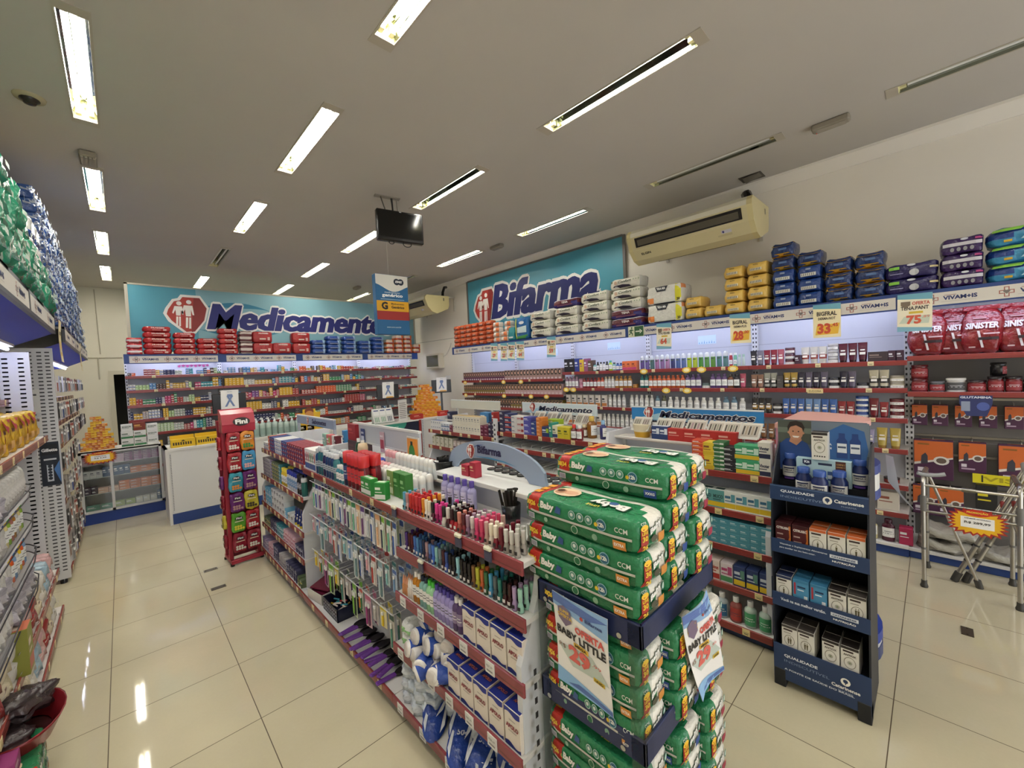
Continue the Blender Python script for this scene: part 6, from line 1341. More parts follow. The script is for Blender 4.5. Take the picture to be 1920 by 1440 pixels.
# ---------------- header packs along the side wall ----------------
def art_lines(col, txt=None, tc='F0F0F0', band=None, tw=.6):
    def art(mb, ff, fe, ft, w, d, h):
        if band: patch(mb, ff, [(-.48 * w, .08 * h), (.48 * w, .08 * h), (.48 * w, .40 * h), (-.48 * w, .40 * h)], band, .001, 5)
        if txt: mb.text(txt, ff, 0, .48 * h, .26 * h, tc, w=w * tw, bold=.05, d=.002)
        patch(mb, ff, [(-.3 * w, .18 * h), (.3 * w, .18 * h), (.3 * w, .30 * h), (-.3 * w, .30 * h)], col, .002, 4)
    return art
def columns(k, cols, z0, b, where, grp, fr, dz=None, jit=.03, deep=1):
    """cols: (a centre, how many)"""
    for i, (a, n) in enumerate(cols):
        for q in range(deep):
            for v in range(n):
                k.at(fr.p(a, b + k.d / 2 + q * (k.d + .01), z0 + v * (dz or k.h * 1.0)), fr.rz + RND.uniform(-jit, jit), f'{k.desc}, {lvl(v, n) + ", " if n > 1 else ""}{nth(i + 1)} such column {where}', grp)
HZ = 2.334; WS = 'on the side wall header'; GS = 'packs on the side wall header'
wy = lambda y: 6.75 - y
orp = pack('orange baby wipes pack', .185, .14, .083, lambda k, a, b: 'C8603A' if k in 'tl' or b > .2 else 'D8A088' if k == 'f' and abs(a) < .5 else 'B84E30', art_lines('7A3A2A'), nx=6, ny=4, nz=4, k=4, name='wipes_pack')
orw = pack('white-orange wipes pack', .185, .14, .09, lambda k, a, b: 'E0D8CE' if k != 'f' or a < .2 else 'D87A4A', art_lines('C8784A'), nx=6, ny=4, nz=4, k=4, name='wipes_pack')
columns(orp, [(wy(y), 5) for y in (6.61, 6.40, 6.225, 6.04, 5.83, 5.62)], HZ, -.19, WS, GS, FR_R)
columns(orw, [(wy(5.42), 4), (wy(5.22), 2)], HZ, -.19, WS, GS, FR_R)
columns(orw, [(wy(5.22), 2)], HZ + .185, -.10, 'set back ' + WS, GS, FR_R)
pack('teal pads pack', .17, .12, .23, '2E8E94', art_lines('D8E4E4'), nx=6, ny=4, nz=6, k=5).at(FR_R.p(wy(5.04), -.12, HZ), FR_R.rz, 'teal upright pads pack beside the orange wipes on the side wall header', GS)
def yb_art(mb, ff, fe, ft, w, d, h):
    patch(mb, ff, [(-.48 * w, .05 * h), (-.36 * w, .05 * h), (-.36 * w, .95 * h), (-.48 * w, .95 * h)], 'D8D03A', .001, 4); patch(mb, ff, [(-.3 * w, .3 * h), (.4 * w, .3 * h), (.4 * w, .6 * h), (-.3 * w, .55 * h)], 'C8DCE0', .001, 4); patch(mb, ff, [(-.34 * w, .04 * h), (.46 * w, .04 * h), (.46 * w, .2 * h), (-.34 * w, .14 * h)], '4A9A4A', .001, 4); mb.disc(ff, .05 * w, .75 * h, .2 * w, 'E2E8EC', d=.002, ry=.07 * h)
pack('blue-green pads pack with yellow edge', .30, .14, .37, '2E6AA8', yb_art, nx=8, ny=4, nz=8, k=6).at(FR_R.p(wy(4.79), -.11, HZ), FR_R.rz, 'tall blue-green pads pack with a yellow edge on the side wall header', GS)
def conf_art(mb, ff, fe, ft, w, d, h):
    mb.shape(ff, [(-.44 * w, .10 * h), (-.30 * w, .32 * h), (-.05 * w, .38 * h), (.15 * w, .26 * h), (.22 * w, .08 * h)], '2A2236', d=.002); mb.text('Confort', ff, .02 * w, .52 * h, .26 * h, '3A4A38', w=.40 * w, shear=.35, bold=.02, d=.002); mb.text('30', ff, -.24 * w, .14 * h, .12 * h, 'D8D8DC', w=.08 * w, bold=.04, d=.003); mb.disc(ff, -.38 * w, .72 * h, .03 * w, '5A6A4A', d=.002, n=8); mb.disc(ff, -.26 * w, .6 * h, .05 * w, 'C8A890', d=.002, n=8)
    for i in range(3): mb.disc(ff, (.28 + i * .07) * w, .68 * h, .02 * w, '9AA88A', d=.002, n=6)
cf = pack('white adult nappy pack', .49, .24, .135, lambda k, a, b: 'DAD6C6' if k != 'r' else 'B8B6AE', conf_art, nx=9, ny=5, nz=5, k=5, wr=.006, name='adult_nappy_pack')
mar = pack('maroon-purple nappy pack', .48, .24, .115, lambda k, a, b: ('C8C0D0' if b > .7 else '5A1E2A' if b - a * .25 > -.1 else '342A6A'), art_lines('7A3A44', 'TENA', 'D8C8C8', tw=.25), nx=9, ny=5, nz=5, k=8, name='adult_nappy_pack')
columns(cf, [(wy(4.36), 3), (wy(3.84), 3), (wy(3.33), 4)], HZ, -.19, WS, GS, FR_R)
mar.at(FR_R.p(wy(3.84), -.07, HZ + .406), FR_R.rz, 'maroon-purple nappy pack lying alone on top of white packs, side wall header', GS)
columns(mar, [(wy(2.83), 2)], HZ, -.19, WS, GS, FR_R)
for v in range(3): cf.at(FR_R.p(wy(2.83), -.07, HZ + .231 + v * .14), FR_R.rz + RND.uniform(-.03, .03), f'white adult nappy pack, {lvl(v, 3)} above the maroon packs on the side wall header', GS)
def vm_art(mb, ff, fe, ft, w, d, h):
    mb.shape(ff, [(-.24 * w, .96 * h), (-.18 * w, .68 * h), (.06 * w, .68 * h), (.12 * w, .96 * h)], '20242E', d=.002); mb.text('VIDA MIA', ff, -.06 * w, .78 * h, .12 * h, 'E8E8E4', w=.24 * w, bold=.05, d=.003); patch(mb, ff, [(-.48 * w, .08 * h), (-.28 * w, .08 * h), (-.28 * w, .38 * h), (-.48 * w, .38 * h)], 'E0823A', .002, 2); patch(mb, ff, [(.32 * w, .04 * h), (.47 * w, .04 * h), (.47 * w, .97 * h), (.32 * w, .97 * h)], 'D8D22A', .002, 3); mb.text('20', ff, .40 * w, .1 * h, .14 * h, '2A2A22', w=.08 * w, bold=.04, d=.003); patch(mb, ff, [(-.48 * w, .0), (.3 * w, .0), (.3 * w, .06 * h), (-.48 * w, .06 * h)], '2A3040', .002, 4)
vm = pack('white pads pack with black crest', .46, .30, .225, lambda k, a, b: 'DCDAD0' if k != 'r' else ('D88A5A' if b > .3 and a < -.2 else 'CFCDC6'), vm_art, nx=8, ny=5, nz=6, k=10, wr=.002, name='pads_pack')
columns(vm, [(wy(2.30), 2)], HZ, -.19, WS, GS, FR_R)
def yel_art(mb, ff, fe, ft, w, d, h):
    patch(mb, ff, [(-.26 * w, .26 * h), (.26 * w, .26 * h), (.26 * w, .46 * h), (-.26 * w, .46 * h)], 'D8D0B0', .002, 3)
    for i in range(7): patch(mb, ff, [((-.24 + i * .068) * w, .28 * h), ((-.215 + i * .068) * w, .28 * h), ((-.215 + i * .068) * w, .44 * h), ((-.24 + i * .068) * w, .44 * h)], '3A3A3A', .003, 1)
    mb.text('BIGFRAL', ff, 0, .70 * h, .09 * h, '5A4A24', w=.22 * w, bold=.04, d=.002)
yl = pack('yellow adult nappy pack', .215, .34, .13, lambda k, a, b: 'DDB65C' if k != 'b' else 'C8A04A', yel_art, nx=7, ny=5, nz=6, k=4, wr=.004, name='adult_nappy_pack')
columns(yl, [(wy(1.96), 2), (wy(1.74), 1), (wy(1.52), 4), (wy(1.29), 4)], HZ, -.19, WS, GS, FR_R)
def nav_art(mb, ff, fe, ft, w, d, h):
    patch(mb, ff, [(-.30 * w, .16 * h), (.30 * w, .16 * h), (.30 * w, .40 * h), (-.30 * w, .40 * h)], 'D0D0CA', .002, 3)
    for i in range(7): patch(mb, ff, [((-.26 + i * .075) * w, .19 * h), ((-.235 + i * .075) * w, .19 * h), ((-.235 + i * .075) * w, .37 * h), ((-.26 + i * .075) * w, .37 * h)], '4A4A3A', .003, 1)
    patch(mb, ff, [(-.1 * w, .62 * h), (.1 * w, .62 * h), (.1 * w, .76 * h), (-.1 * w, .76 * h)], '7A8AA8', .002, 2)
nv = pack('navy adult nappy pack', .205, .34, .128, lambda k, a, b: '1E3E7E' if k != 't' else '2E5A9A', nav_art, nx=7, ny=5, nz=6, k=5, wr=.004, name='adult_nappy_pack')
def ny_art(mb, ff, fe, ft, w, d, h):
    mb.shape(ff, [(-.44 * w, .80 * h), (-.2 * w, .70 * h), (.2 * w, .70 * h), (.44 * w, .80 * h), (.40 * w, .95 * h), (-.40 * w, .95 * h)], 'D8A82C', d=.002); mb.shape(ff, [(-.38 * w, .06 * h), (.38 * w, .06 * h), (.28 * w, .20 * h), (-.28 * w, .20 * h)], 'D8A82C', d=.002); patch(mb, ff, [(-.15 * w, .72 * h), (.15 * w, .72 * h), (.15 * w, .80 * h), (-.15 * w, .80 * h)], '1A2240', .004, 2); patch(mb, ff, [(-.12 * w, .42 * h), (.2 * w, .42 * h), (.2 * w, .56 * h), (-.12 * w, .56 * h)], '4A6A9A', .002, 2)
nyk = pack('navy-yellow adult nappy pack', .215, .34, .135, lambda k, a, b: '1E3466' if k in 'fl' or (k == 'r' and b < .8) else 'D0A030', ny_art, nx=7, ny=5, nz=6, k=4.5, wr=.006, name='adult_nappy_pack')
columns(nv, [(wy(1.06), 3), (wy(.84), 3)], HZ, -.19, WS, GS, FR_R)
for a, z0, n in ((wy(1.06), HZ + .384, 2), (wy(.84), HZ + .384, 1)):
    for v in range(n): nyk.at(FR_R.p(a, -.02, z0 + v * .134), FR_R.rz, f'navy-yellow adult nappy pack, {"topmost" if v == n - 1 else "lower"} on the {"five" if n == 2 else "four"}-high navy column of the header', GS)
columns(nyk, [(wy(.62), 3), (wy(.40), 3)], HZ, -.19, WS, GS, FR_R)
def ten_art(mb, ff, fe, ft, w, d, h):
    mb.disc(ff, .05 * w, .34 * h, .09 * w, 'B8B8BC', d=.002, ry=.22 * h); patch(mb, ff, [(-.42 * w, .62 * h), (-.22 * w, .62 * h), (-.22 * w, .82 * h), (-.42 * w, .82 * h)], '7AB83A', .002, 2); mb.disc(ff, .0, .85 * h, .08 * w, 'D8D8E2', d=.002, ry=.08 * h); patch(mb, ff, [(.33 * w, .5 * h), (.48 * w, .5 * h), (.48 * w, .62 * h), (.33 * w, .62 * h)], 'C8B88A', .002, 2); patch(mb, ff, [(-.4 * w, .3 * h), (-.15 * w, .3 * h), (-.15 * w, .36 * h), (-.4 * w, .36 * h)], '8A86B0', .002, 2)
tn = pack('dark purple pants pack', .33, .25, .125, '2A2458', ten_art, nx=8, ny=5, nz=5, k=5, wr=.005, name='pants_pack')
def t2_art(mb, ff, fe, ft, w, d, h):
    patch(mb, ff, [(-.44 * w, .46 * h), (.46 * w, .46 * h), (.46 * w, .66 * h), (-.44 * w, .66 * h)], 'C4C0C8', .002, 6); mb.disc(ff, .06 * w, .84 * h, .09 * w, 'D0D0DA', d=.002, ry=.07 * h); patch(mb, ff, [(.3 * w, .74 * h), (.46 * w, .74 * h), (.46 * w, .86 * h), (.3 * w, .86 * h)], 'B0407A', .002, 2)
    for i in range(4): mb.disc(ff, (-.22 + i * .15) * w, .26 * h, .05 * w, '8A8890', d=.002, n=8, ry=.13 * h)
t2 = pack('purple-white pants pack', .235, .25, .13, '3A2458', t2_art, nx=8, ny=5, nz=5, k=6, wr=.004, name='pants_pack')
columns(tn, [(wy(.135), 2)], HZ, -.19, WS, GS, FR_R); columns(t2, [(wy(-.155), 3)], HZ, -.19, WS, GS, FR_R)
def bl_art(mb, ff, fe, ft, w, d, h):
    patch(mb, ff, [(-.45 * w, .74 * h), (-.1 * w, .74 * h), (-.02 * w, .92 * h), (-.42 * w, .92 * h)], '8AC84A', .002, 3); mb.disc(ff, .32 * w, .55 * h, .10 * w, 'D0D8DC', d=.002, ry=.25 * h); patch(mb, ff, [(-.1 * w, .2 * h), (.1 * w, .2 * h), (.16 * w, .8 * h), (.06 * w, .8 * h)], 'A8D0DC', .002, 3); patch(mb, ff, [(-.3 * w, .14 * h), (-.2 * w, .14 * h), (-.2 * w, .26 * h), (-.3 * w, .26 * h)], 'D8B03A', .003, 2)
bl = pack('light blue pants pack', .40, .26, .135, lambda k, a, b: '3E8EB8' if b < .1 + a * .4 else '1E3E86', bl_art, nx=8, ny=5, nz=5, k=4, wr=.007, name='pants_pack')
columns(bl, [(wy(-.485), 3), (wy(-.90), 3)], HZ, -.19, WS, GS, FR_R)
# ---------------- packs above the medicine wall ----------------
WB, GB = 'above medicine wall', 'packs above the medicine wall'
def hug_art(tall):
    def art(mb, ff, fe, ft, w, d, h):
        mb.text('HUGGIES', ff, .04 * w, .60 * h if not tall else .76 * h, (.2 if not tall else .12) * h, 'EAD8D4', w=.46 * w, bold=.05, d=.002)
        patch(mb, ff, [(.22 * w, .2 * h), (.34 * w, .2 * h), (.34 * w, .48 * h), (.22 * w, .48 * h)], 'D8A8A0', .002, 2); patch(mb, ff, [(-.16 * w, .26 * h), (.14 * w, .26 * h), (.14 * w, .38 * h), (-.16 * w, .38 * h)], 'C87A72' if not tall else 'D8B8A8', .002, 2)
    return art
hr = pack('red nappy pack', .285, .22, .087, 'B22A2C', hug_art(0), nx=7, ny=4, nz=4, k=5, wr=.003)
hL = pack('wide red nappy pack', .34, .22, .087, 'AE2628', hug_art(0), nx=7, ny=4, nz=4, k=5, wr=.003)
hw = pack('red-white wipes pack', .18, .2, .085, lambda k, a, b: 'B83038' if b > .3 or b < -.4 else 'DAD2D2', art_lines('B8A8A8'), nx=6, ny=4, nz=5, k=6, name='wipes_pack')
hd_ = pack('dark red-white pack', .19, .2, .20, lambda k, a, b: '5A1E22' if int((b + 1) * 3) % 2 else 'C8B8B0', None, nx=5, ny=4, nz=6, k=8)
hb = pack('tall red nappy pack', .325, .22, .20, 'A62426', hug_art(1), nx=7, ny=4, nz=5, k=6, wr=.003)
columns(hw, [(.18, 3)], HZ, -.10, WB, GB, FR_B); columns(hL, [(.45, 5)], HZ, -.10, WB, GB, FR_B)
columns(hr, [(.785, 4), (1.08, 3), (1.375, 5)], HZ, -.10, WB, GB, FR_B); columns(hd_, [(1.63, 1)], HZ, -.10, WB, GB, FR_B)
hd_.at(FR_B.p(1.63, 0, HZ + .2), 0, 'dark red-white pack, upper of the two beside red packs above medicine wall', GB)
columns(hb, [(1.89, 2), (2.20, 1), (2.54, 2), (2.2 + .67 + 99, 0)], HZ, -.10, WB, GB, FR_B)
pmp = pack('blue nappy pack', .27, .22, .088, lambda k, a, b: '2A4A92' if a < .7 else '8AA8D0', art_lines('A8B0C0', None), nx=7, ny=4, nz=4, k=5)
columns(pmp, [(2.85, 3), (3.145, 4), (3.47, 4), (3.79, 3), (4.095, 4)], HZ, -.10, WB, GB, FR_B)
om = pack('orange-white nappy pack', .195, .22, .10, lambda k, a, b: 'D8693A' if (b < -.1 or a > .5) else 'DAC4B4', art_lines('7A4A7A'), nx=6, ny=4, nz=5, k=6)
columns(om, [(4.375, 3), (4.605, 4), (4.82, 4), (5.04, 2)], HZ, -.10, WB, GB, FR_B)
# ---------------- medicine boxes ----------------
MC = dict(y='D8A81E', g='3A8A5A', l='A8C48A', w='DAD8D0', n='2A3058', b='5A8AB8', t='3A94A0', r='A83A34', o='D8602C', k='4A3024', p='B83A6A', v='7A4A8A', c='D8C8B0')
NM = dict(y='yellow', g='green', l='pale green', w='white', n='navy', b='blue', t='teal', r='red', o='orange', k='brown', p='magenta', v='violet', c='cream')
MK = {}
for c, h in MC.items():
    for vv, (band, tc) in enumerate((('E6E4DC', '3A3A44'), (None, 'F0F0EC'))):
        MK[c, vv] = carton(NM[c], .07, .08, .04, h, band if c not in 'wc' else ('5A8A6A' if vv else '4A6AA8'), None, None, tc if c not in 'wc' else '6A6A72', 'medicine_box', tb='9A9A9A')
SEQ = [['ko--rrrywnnnww-bt-bbnoklg', 'wbb-nbbycbtn-bbtyt-gy', 'ooyyk-kyoyybt-yorrrowwnn', 'cw-pwwpwwtgvvvpwwgw-'], ['wwllllbbkkkycyyyycl-ppttttyyb', 'yyyyywwwyyyyybrttttby', 'obrwyckyyggggbyybytgb', 'wwpcwwnpwrpwvwwwvwrw'], ['yyrrggggnnwpprgrrwwllyynnnwbtbr', 'cwbbrrpvvyprypryyyyrr', 'rrrrroooooooggggggwwynn', 'wwwlwwrpwwnnrwwtwwww'], ['nyyyccwwwwnyyllwwwwnnnyyyyycwrwltt', 'lllllyyyyyywwwnny-wwyyyy', 'ryyrrynnnnnnnnwrrrrrrpp', 'wwrwbwwpwwwwnwpwwwwww'], ['gwylllllllllwwwrrpwttgnnwrrr', 'kkyyyyyynnnnnnnwgorrggoo', 'llllllwwowwwwwwwnrnwwwwr', 'wpgwwnbwwtwwpwwwwwww'], ['--wwwy-wwnnnkkrrwwyy', 'nnnoyyybwwogg', 'oynynyyywowwgg', 'wwrwww'],
       ]
_q = random.Random(5); indiv = 0; rest = MB(); nst = {}
ZS = [2.0, 1.78, 1.55, 1.325, 1.105, .88]; SN = ['top', 'second', 'third', 'fourth', 'fifth', 'sixth']
# stacks nearest the doorway side and the centre are separate boxes, the others one mass
for bi, (bx0, bl_) in enumerate(MBX):
    for si in range(6):
        sq = SEQ[si][bi]; st = (bl_ - .05) / len(sq); a = bx0 + .025; cnt = 0; runc = None
        for ch in sq:
            if ch == '-': a += st; continue
            cnt += 1
            if ch != runc: runc = ch; hh = _q.choice([.030, .034, .040, .046, .052]); mx = .125 if si == 0 else .165; n = max(1, int(_q.uniform(.58, 1.0) * mx / hh)); vv = _q.randint(0, 1); n = n if bi < 3 else max(1, int(n * .65))
            k = MK[ch, vv]; sx = (st - .004) / .07; sz = hh / .04
            near = (bi < 2 and si < 5 and indiv + n <= 300 and (bi == 0 or cnt % 2))
            for v in range(n):
                loc = FR_B.p(a + st / 2, .02 + .04, ZS[si] + .0005 + v * (hh + .0006))
                if near:
                    indiv += 1
                    lb = f'{NM[ch]} medicine box, {lvl(v, n) + " in " if n > 1 else ""}{nth(cnt)} stack from the doorway, {SN[si]} shelf, {"doorway" if bi == 0 else "second"} bay'
                    k.at(loc, 0, lb, 'medicine boxes on the medicine wall', sc=(sx, 1, sz))
                else:
                    x, y, z = loc; w2 = st / 2 - .002; c = MC[ch]
                    rest.box(x - w2, x + w2, y - .04, y + .04, z, z + hh, c)
                    f = fy(y - .04); tc = '6A6A72' if ch in 'wc' else 'E0E0DA'
                    rest.rect(f, x - w2 * .8, x + w2 * .3, z + hh * .55, z + hh * .75, tc, d=.0005)
                    if vv: rest.rect(f, x - w2 * .95, x + w2 * .95, z + hh * .1, z + hh * .32, '5A8A6A' if ch in 'wc' else 'D8D6CC', d=.0004)
            a += st
o = obj('medicine_boxes', rest); tag(o, 'remaining small medicine boxes filling the maroon-edged medicine wall shelves', 'medicine boxes', None, 'stuff')
t = thing('shelf_garland', 'pink paper garland hanging on the bright top shelf of the doorway medicine bay', 'garland', FR_B.p(.72, .30, 2.15))
mb = MB()
for i in range(8): mb.disc(fy(0), i * .055, .01 * (i % 2), .02, 'A83A7A', d=0, n=8)
obj('paper', mb.box(0, .385, 0, .002, .015, .025, 'A83A7A'), t)
# ---------------- goods on the counters ----------------
pyc = [carton('orange effervescent box', .105, .06, .05, 'D8741E', 'E8A83A', None, None, 'F2D8A8', 'vitamin_box'), carton('yellow effervescent box', .105, .06, .05, 'DDA426', 'D87A2A', None, None, 'B83A2A', 'vitamin_box')]
def pyramid(cx, cy, z0, w0, rows, dep, kinds, where, grp, rz=0):
    k0 = kinds[0]
    for r in range(rows):
        n = max(1, int(round(w0 * (1 - .82 * (r / rows) ** 1.25))))
        for q in range(dep):
            if r > rows * .8 and q: continue
            for i in range(n):
                k = kinds[(r * 3 + i * 2 + q + RND.randint(0, 1)) % len(kinds)]
                x = (i - (n - 1) / 2) * (k0.w + .001) + (.25 * k0.w if r % 2 else -.25 * k0.w) * (n > 1); y = -.0 + q * (k0.d + .002) + r * .004
                c, s = math.cos(rz), math.sin(rz)
                k.at((cx + x * c - y * s, cy + x * s + y * c, z0 + r * (k0.h + .0004)), rz, f'{k.desc}, {nth(i + 1)} along, {nth(q + 1)} deep in tier {nth(r + 1)} of the {where}', grp)
pyramid(4.42, 7.10, .961, 6, 13, 2, pyc, 'corner counter pyramid', 'orange pyramid on the corner counter', math.radians(-8))
sm = [carton('yellow throat lozenge box', .055, .05, .035, 'DDAE1E', 'E8C84A', None, None, 'A83A22', 'lozenge_box'), carton('orange throat lozenge box', .055, .05, .035, 'C8701E', 'D8A03A', None, None, 'F0D8A8', 'lozenge_box'), carton('brown throat lozenge box', .055, .05, .035, 'A8501E', 'D08A2E', None, None, 'F0D8A8', 'lozenge_box')]
pyramid(-.27, 8.05, .991, 6, 13, 2, sm, 'glass counter pyramid', 'lozenge pyramid on the glass counter')
gw = carton('white-green supplement box', .13, .10, .11, 'DCDCD6', '3A7A4A', None, None, '5A6A5A', 'supplement_box'); ww = carton('white supplement box', .12, .10, .10, 'DEDEDA', None, '8A8A90', None, '5A6A5A', 'supplement_box'); bo = carton('brown supplement box', .13, .10, .11, '7A2E1E', None, None, None, 'D8A85A', 'supplement_box')
for i, (k, x, n) in enumerate(((gw, .02, 2), (gw, .155, 2), (ww, .29, 3))):
    for v in range(n): k.at((x, 8.02, .991 + v * (k.h + .001)), 0, f'{k.desc}, {lvl(v, n)} of {nth(i + 1)} stack from the lozenge pyramid', 'supplement boxes on the glass counter')
for k, x in ((ww, .02), (bo, .155)): k.at((x, 8.02, .991 + .222), 0, f'{k.desc} topping a white-green stack on the glass counter', 'supplement boxes on the glass counter')
def disp(desc, w, d, h, c, tc, name='counter_display'):
    mb = MB().box(-w / 2, w / 2, -d / 2, d / 2, 0, h * .7, c, P).box(-w / 2, w / 2, d / 2 - .004, d / 2, h * .7, h, c, P); f = fy(-d / 2)
    for i in range(8): mb.rect(f, -w * .42 + i * w * .1, -w * .36 + i * w * .1, h * .2, h * .45, tc)
    mb.shape(f, [(-w * .1, h * .5), (w * .1, h * .5), (0, h * .65)], tc)
    return Kind(name, 'display box', desc, w, d, h, mb)
yd = disp('yellow plaster display box', .26, .14, .15, 'D8B01A', '2A241A')
for i, x in enumerate((.56, .83)): yd.at((x, 7.12, 1.0005), 0, f'yellow display box of plasters on the white counter, {"doorway" if i == 0 else "sweets rack"} side', 'yellow display boxes on the counter')
for i, (c, tx, w, h) in enumerate((('D0D4DC', 'white-blue', .15, .16), ('1A1A1C', 'black', .12, .15), ('2A3A6A', 'navy', .12, .12))): carton('b', w, .10, h, c, '2A4A9A' if i == 0 else None, None, None, 'D8D8D8', 'counter_box').at((1.06 + .16 * i, 7.14, 1.0005), 0, f'{tx} box on the white counter beside the yellow display boxes', 'boxes beside the yellow displays')
def gel():
    b = MB().lathe([(.036, 0), (.04, .006), (.04, .17), (.034, .195), (.014, .205), (.014, .215)], 14, 'AABBB2', G); c = MB().lathe([(.016, .214), (.016, .235), (.006, .237), (.005, .265)], 10, 'DADEDC', G).box(-.035, .006, -.006, .006, .262, .274, 'DADEDC', G, .002)
    l = MB().add([(.0405 * math.cos(u), .0405 * math.sin(u), z) for z in (.03, .13) for u in [math.pi * (1.2 + .6 * i / 6) for i in range(7)]], [(i, i + 1, 8 + i, 7 + i) for i in range(6)], '8FA69C', P, True)
    return Kind('gel_bottle', 'gel bottle', 'clear green gel pump bottle', .08, .08, .27, b, [('pump', c), ('label', l)])
gl = gel()
for i in range(8):
    for q in range(2): gl.at((1.42 + i * .082 + q * .03, 7.06 + q * .10, 1.0005 if 1.42 + i * .082 < 1.70 else .9805), RND.uniform(-.4, .4), f'clear green gel pump bottle, {nth(i + 1)} from the sweets rack, {"front" if q == 0 else "back"} line on the counter', 'gel bottles on the counter')
nvb = carton('navy box', .06, .05, .05, '22305E', None, None, None, 'C8CCD8', 'counter_box')
for i in range(7):
    for v in range(3): nvb.at((1.75 + i * .064, 7.36, .9805 + v * .0505), 0, f'navy box, {lvl(v, 3)} in {nth(i + 1)} stack behind the gel bottles', 'navy boxes behind the gel bottles')
t = thing('character_display', 'yellow cut-out counter display with plain round badge behind the soap board', 'display box', (2.22, 7.2, .9805))
obj('card', MB().box(-.2, .2, -.03, .03, 0, .18, 'D8A81E', P).poly([(-.16, .18), (.16, .18), (.18, .30), (.10, .30), (.10, .36), (-.10, .36), (-.10, .30), (-.18, .30)], fy(0), .006, 'E0B42A').disc(fy(0), 0, .32, .07, '7A3A22', d=.001).disc(fy(0), 0, .26, .07, 'C88A4A', d=.002), t)
for i, (c, tx) in enumerate((('C83A22', 'red'), ('3A9A3A', 'green'), ('3A9A3A', 'darker green'), ('C84A2A', 'orange-red'))): carton('b', .11, .10, .10, c, None, None, None, 'E8D8C8', 'counter_box').at((1.86 + .12 * i, 7.22, 1.14 if i < 0 else .9805), 0, f'{tx} carton on the counter behind the soap board, {nth(i + 1)} from gel bottles', 'cartons behind the soap board')
t = thing('leaflet_rack', 'slanted rack of white medicine leaflets on the teal-printed counter', 'leaflet rack', (3.45, 7.02, .9605))
f = lambda a, b, d: (a, .35 * b - d, b)
mb = MB(); patch(mb, f, [(-.2, 0), (.2, 0), (.2, .27), (-.2, .27)], 'DCDCD8', 0, 1)
for i in range(3):
    patch(mb, f, [(-.18 + i * .125, .15), (-.07 + i * .125, .15), (-.07 + i * .125, .26), (-.18 + i * .125, .26)], 'EDEDEA', .003, 1); patch(mb, f, [(-.17 + i * .125, .225), (-.08 + i * .125, .225), (-.08 + i * .125, .245), (-.17 + i * .125, .245)], '4A5A8A', .004, 1)
    for k in range(3): patch(mb, f, [(-.17 + i * .125 + k * .03, .03), (-.155 + i * .125 + k * .03, .03), (-.155 + i * .125 + k * .03, .12), (-.17 + i * .125 + k * .03, .12)], '7AA88A' if i < 2 else '4A5A6A', .004, 1)
obj('sheets', mb, t); obj('foot', MB().box(-.2, .2, 0, .12, 0, .01, '2A5A44', P).box(-.2, .2, .09, .10, 0, .25, 'C8C8C4', P), t)
t = thing('notice_card', 'tall white text card standing on the counter below the second monitor', 'notice', (3.84, 7.04, .9605)); mb = MB().box(-.09, .09, 0, .006, .0, .40, 'DAD8D4', P)
for i in range(9): mb.rect(fy(0), -.07, .06 + .01 * (i % 2), .05 + i * .035, .06 + i * .035, '6A6A6A')
obj('card', mb, t)
rb = carton('red counter box', .22, .12, .10, 'B8302A', None, None, None, 'E8A08A', 'counter_box')
for i, x in enumerate((4.12, 4.72)): rb.at((x, 7.02, .9605), 0, f'red box on the corner counter, {"beside" if i else "in front of"} the orange pyramid', 'red boxes at the pyramid')
# boxes inside the glass counter
ic = [('D8B8C8', 'pink-white', .10, .022), ('8A4A7A', 'purple', .09, .024), ('C8C8C4', 'white', .06, .10), ('3A5A7A', 'blue-white', .055, .13), ('C8703A', 'orange', .11, .04), ('E0B8A0', 'peach', .10, .035), ('3A2A3A', 'dark', .06, .05), ('A8B87A', 'green', .10, .07), ('D8D4C0', 'cream', .07, .08), ('6AA08A', 'teal-white', .13, .06)]
IK = [carton(n, w, .09, h, c, None, None, None, 'F0F0EC' if n != 'white' else '6A6A72', 'medicine_carton') for c, n, w, h in ic]
GCW = 'in the glass counter'
FR_G = Fr(-.47, 7.93, 0)
row(FR_G, .02, .80, [(IK[2], 1, 1, 1), (None, 2, 1, 1)] if 0 else [(IK[0], 4, 5, 1), (IK[1], 4, 5, 1)], 'on top shelf ' + GCW, 'boxes in the glass counter', 'aisle end', a1=.82)
row(FR_G, .03, .62, [(IK[2], 3, 1, 1), (IK[3], 5, 1, 1), (IK[4], 3, 2, 1)], 'on second shelf ' + GCW, 'boxes in the glass counter', 'aisle end', a1=.82)
row(FR_G, .03, .40, [(IK[6], 2, 2, 1), (IK[5], 2, 2, 1), (IK[4], 4, 3, 1)], 'on third shelf ' + GCW, 'boxes in the glass counter', 'aisle end', a1=.82)
row(FR_G, .03, .18, [(IK[9], 2, 1, 1), (IK[7], 2, 1, 1), (IK[8], 3, 1, 1), (IK[3], 1, 1, 1)], 'on lowest shelf ' + GCW, 'boxes in the glass counter', 'aisle end', a1=.82)
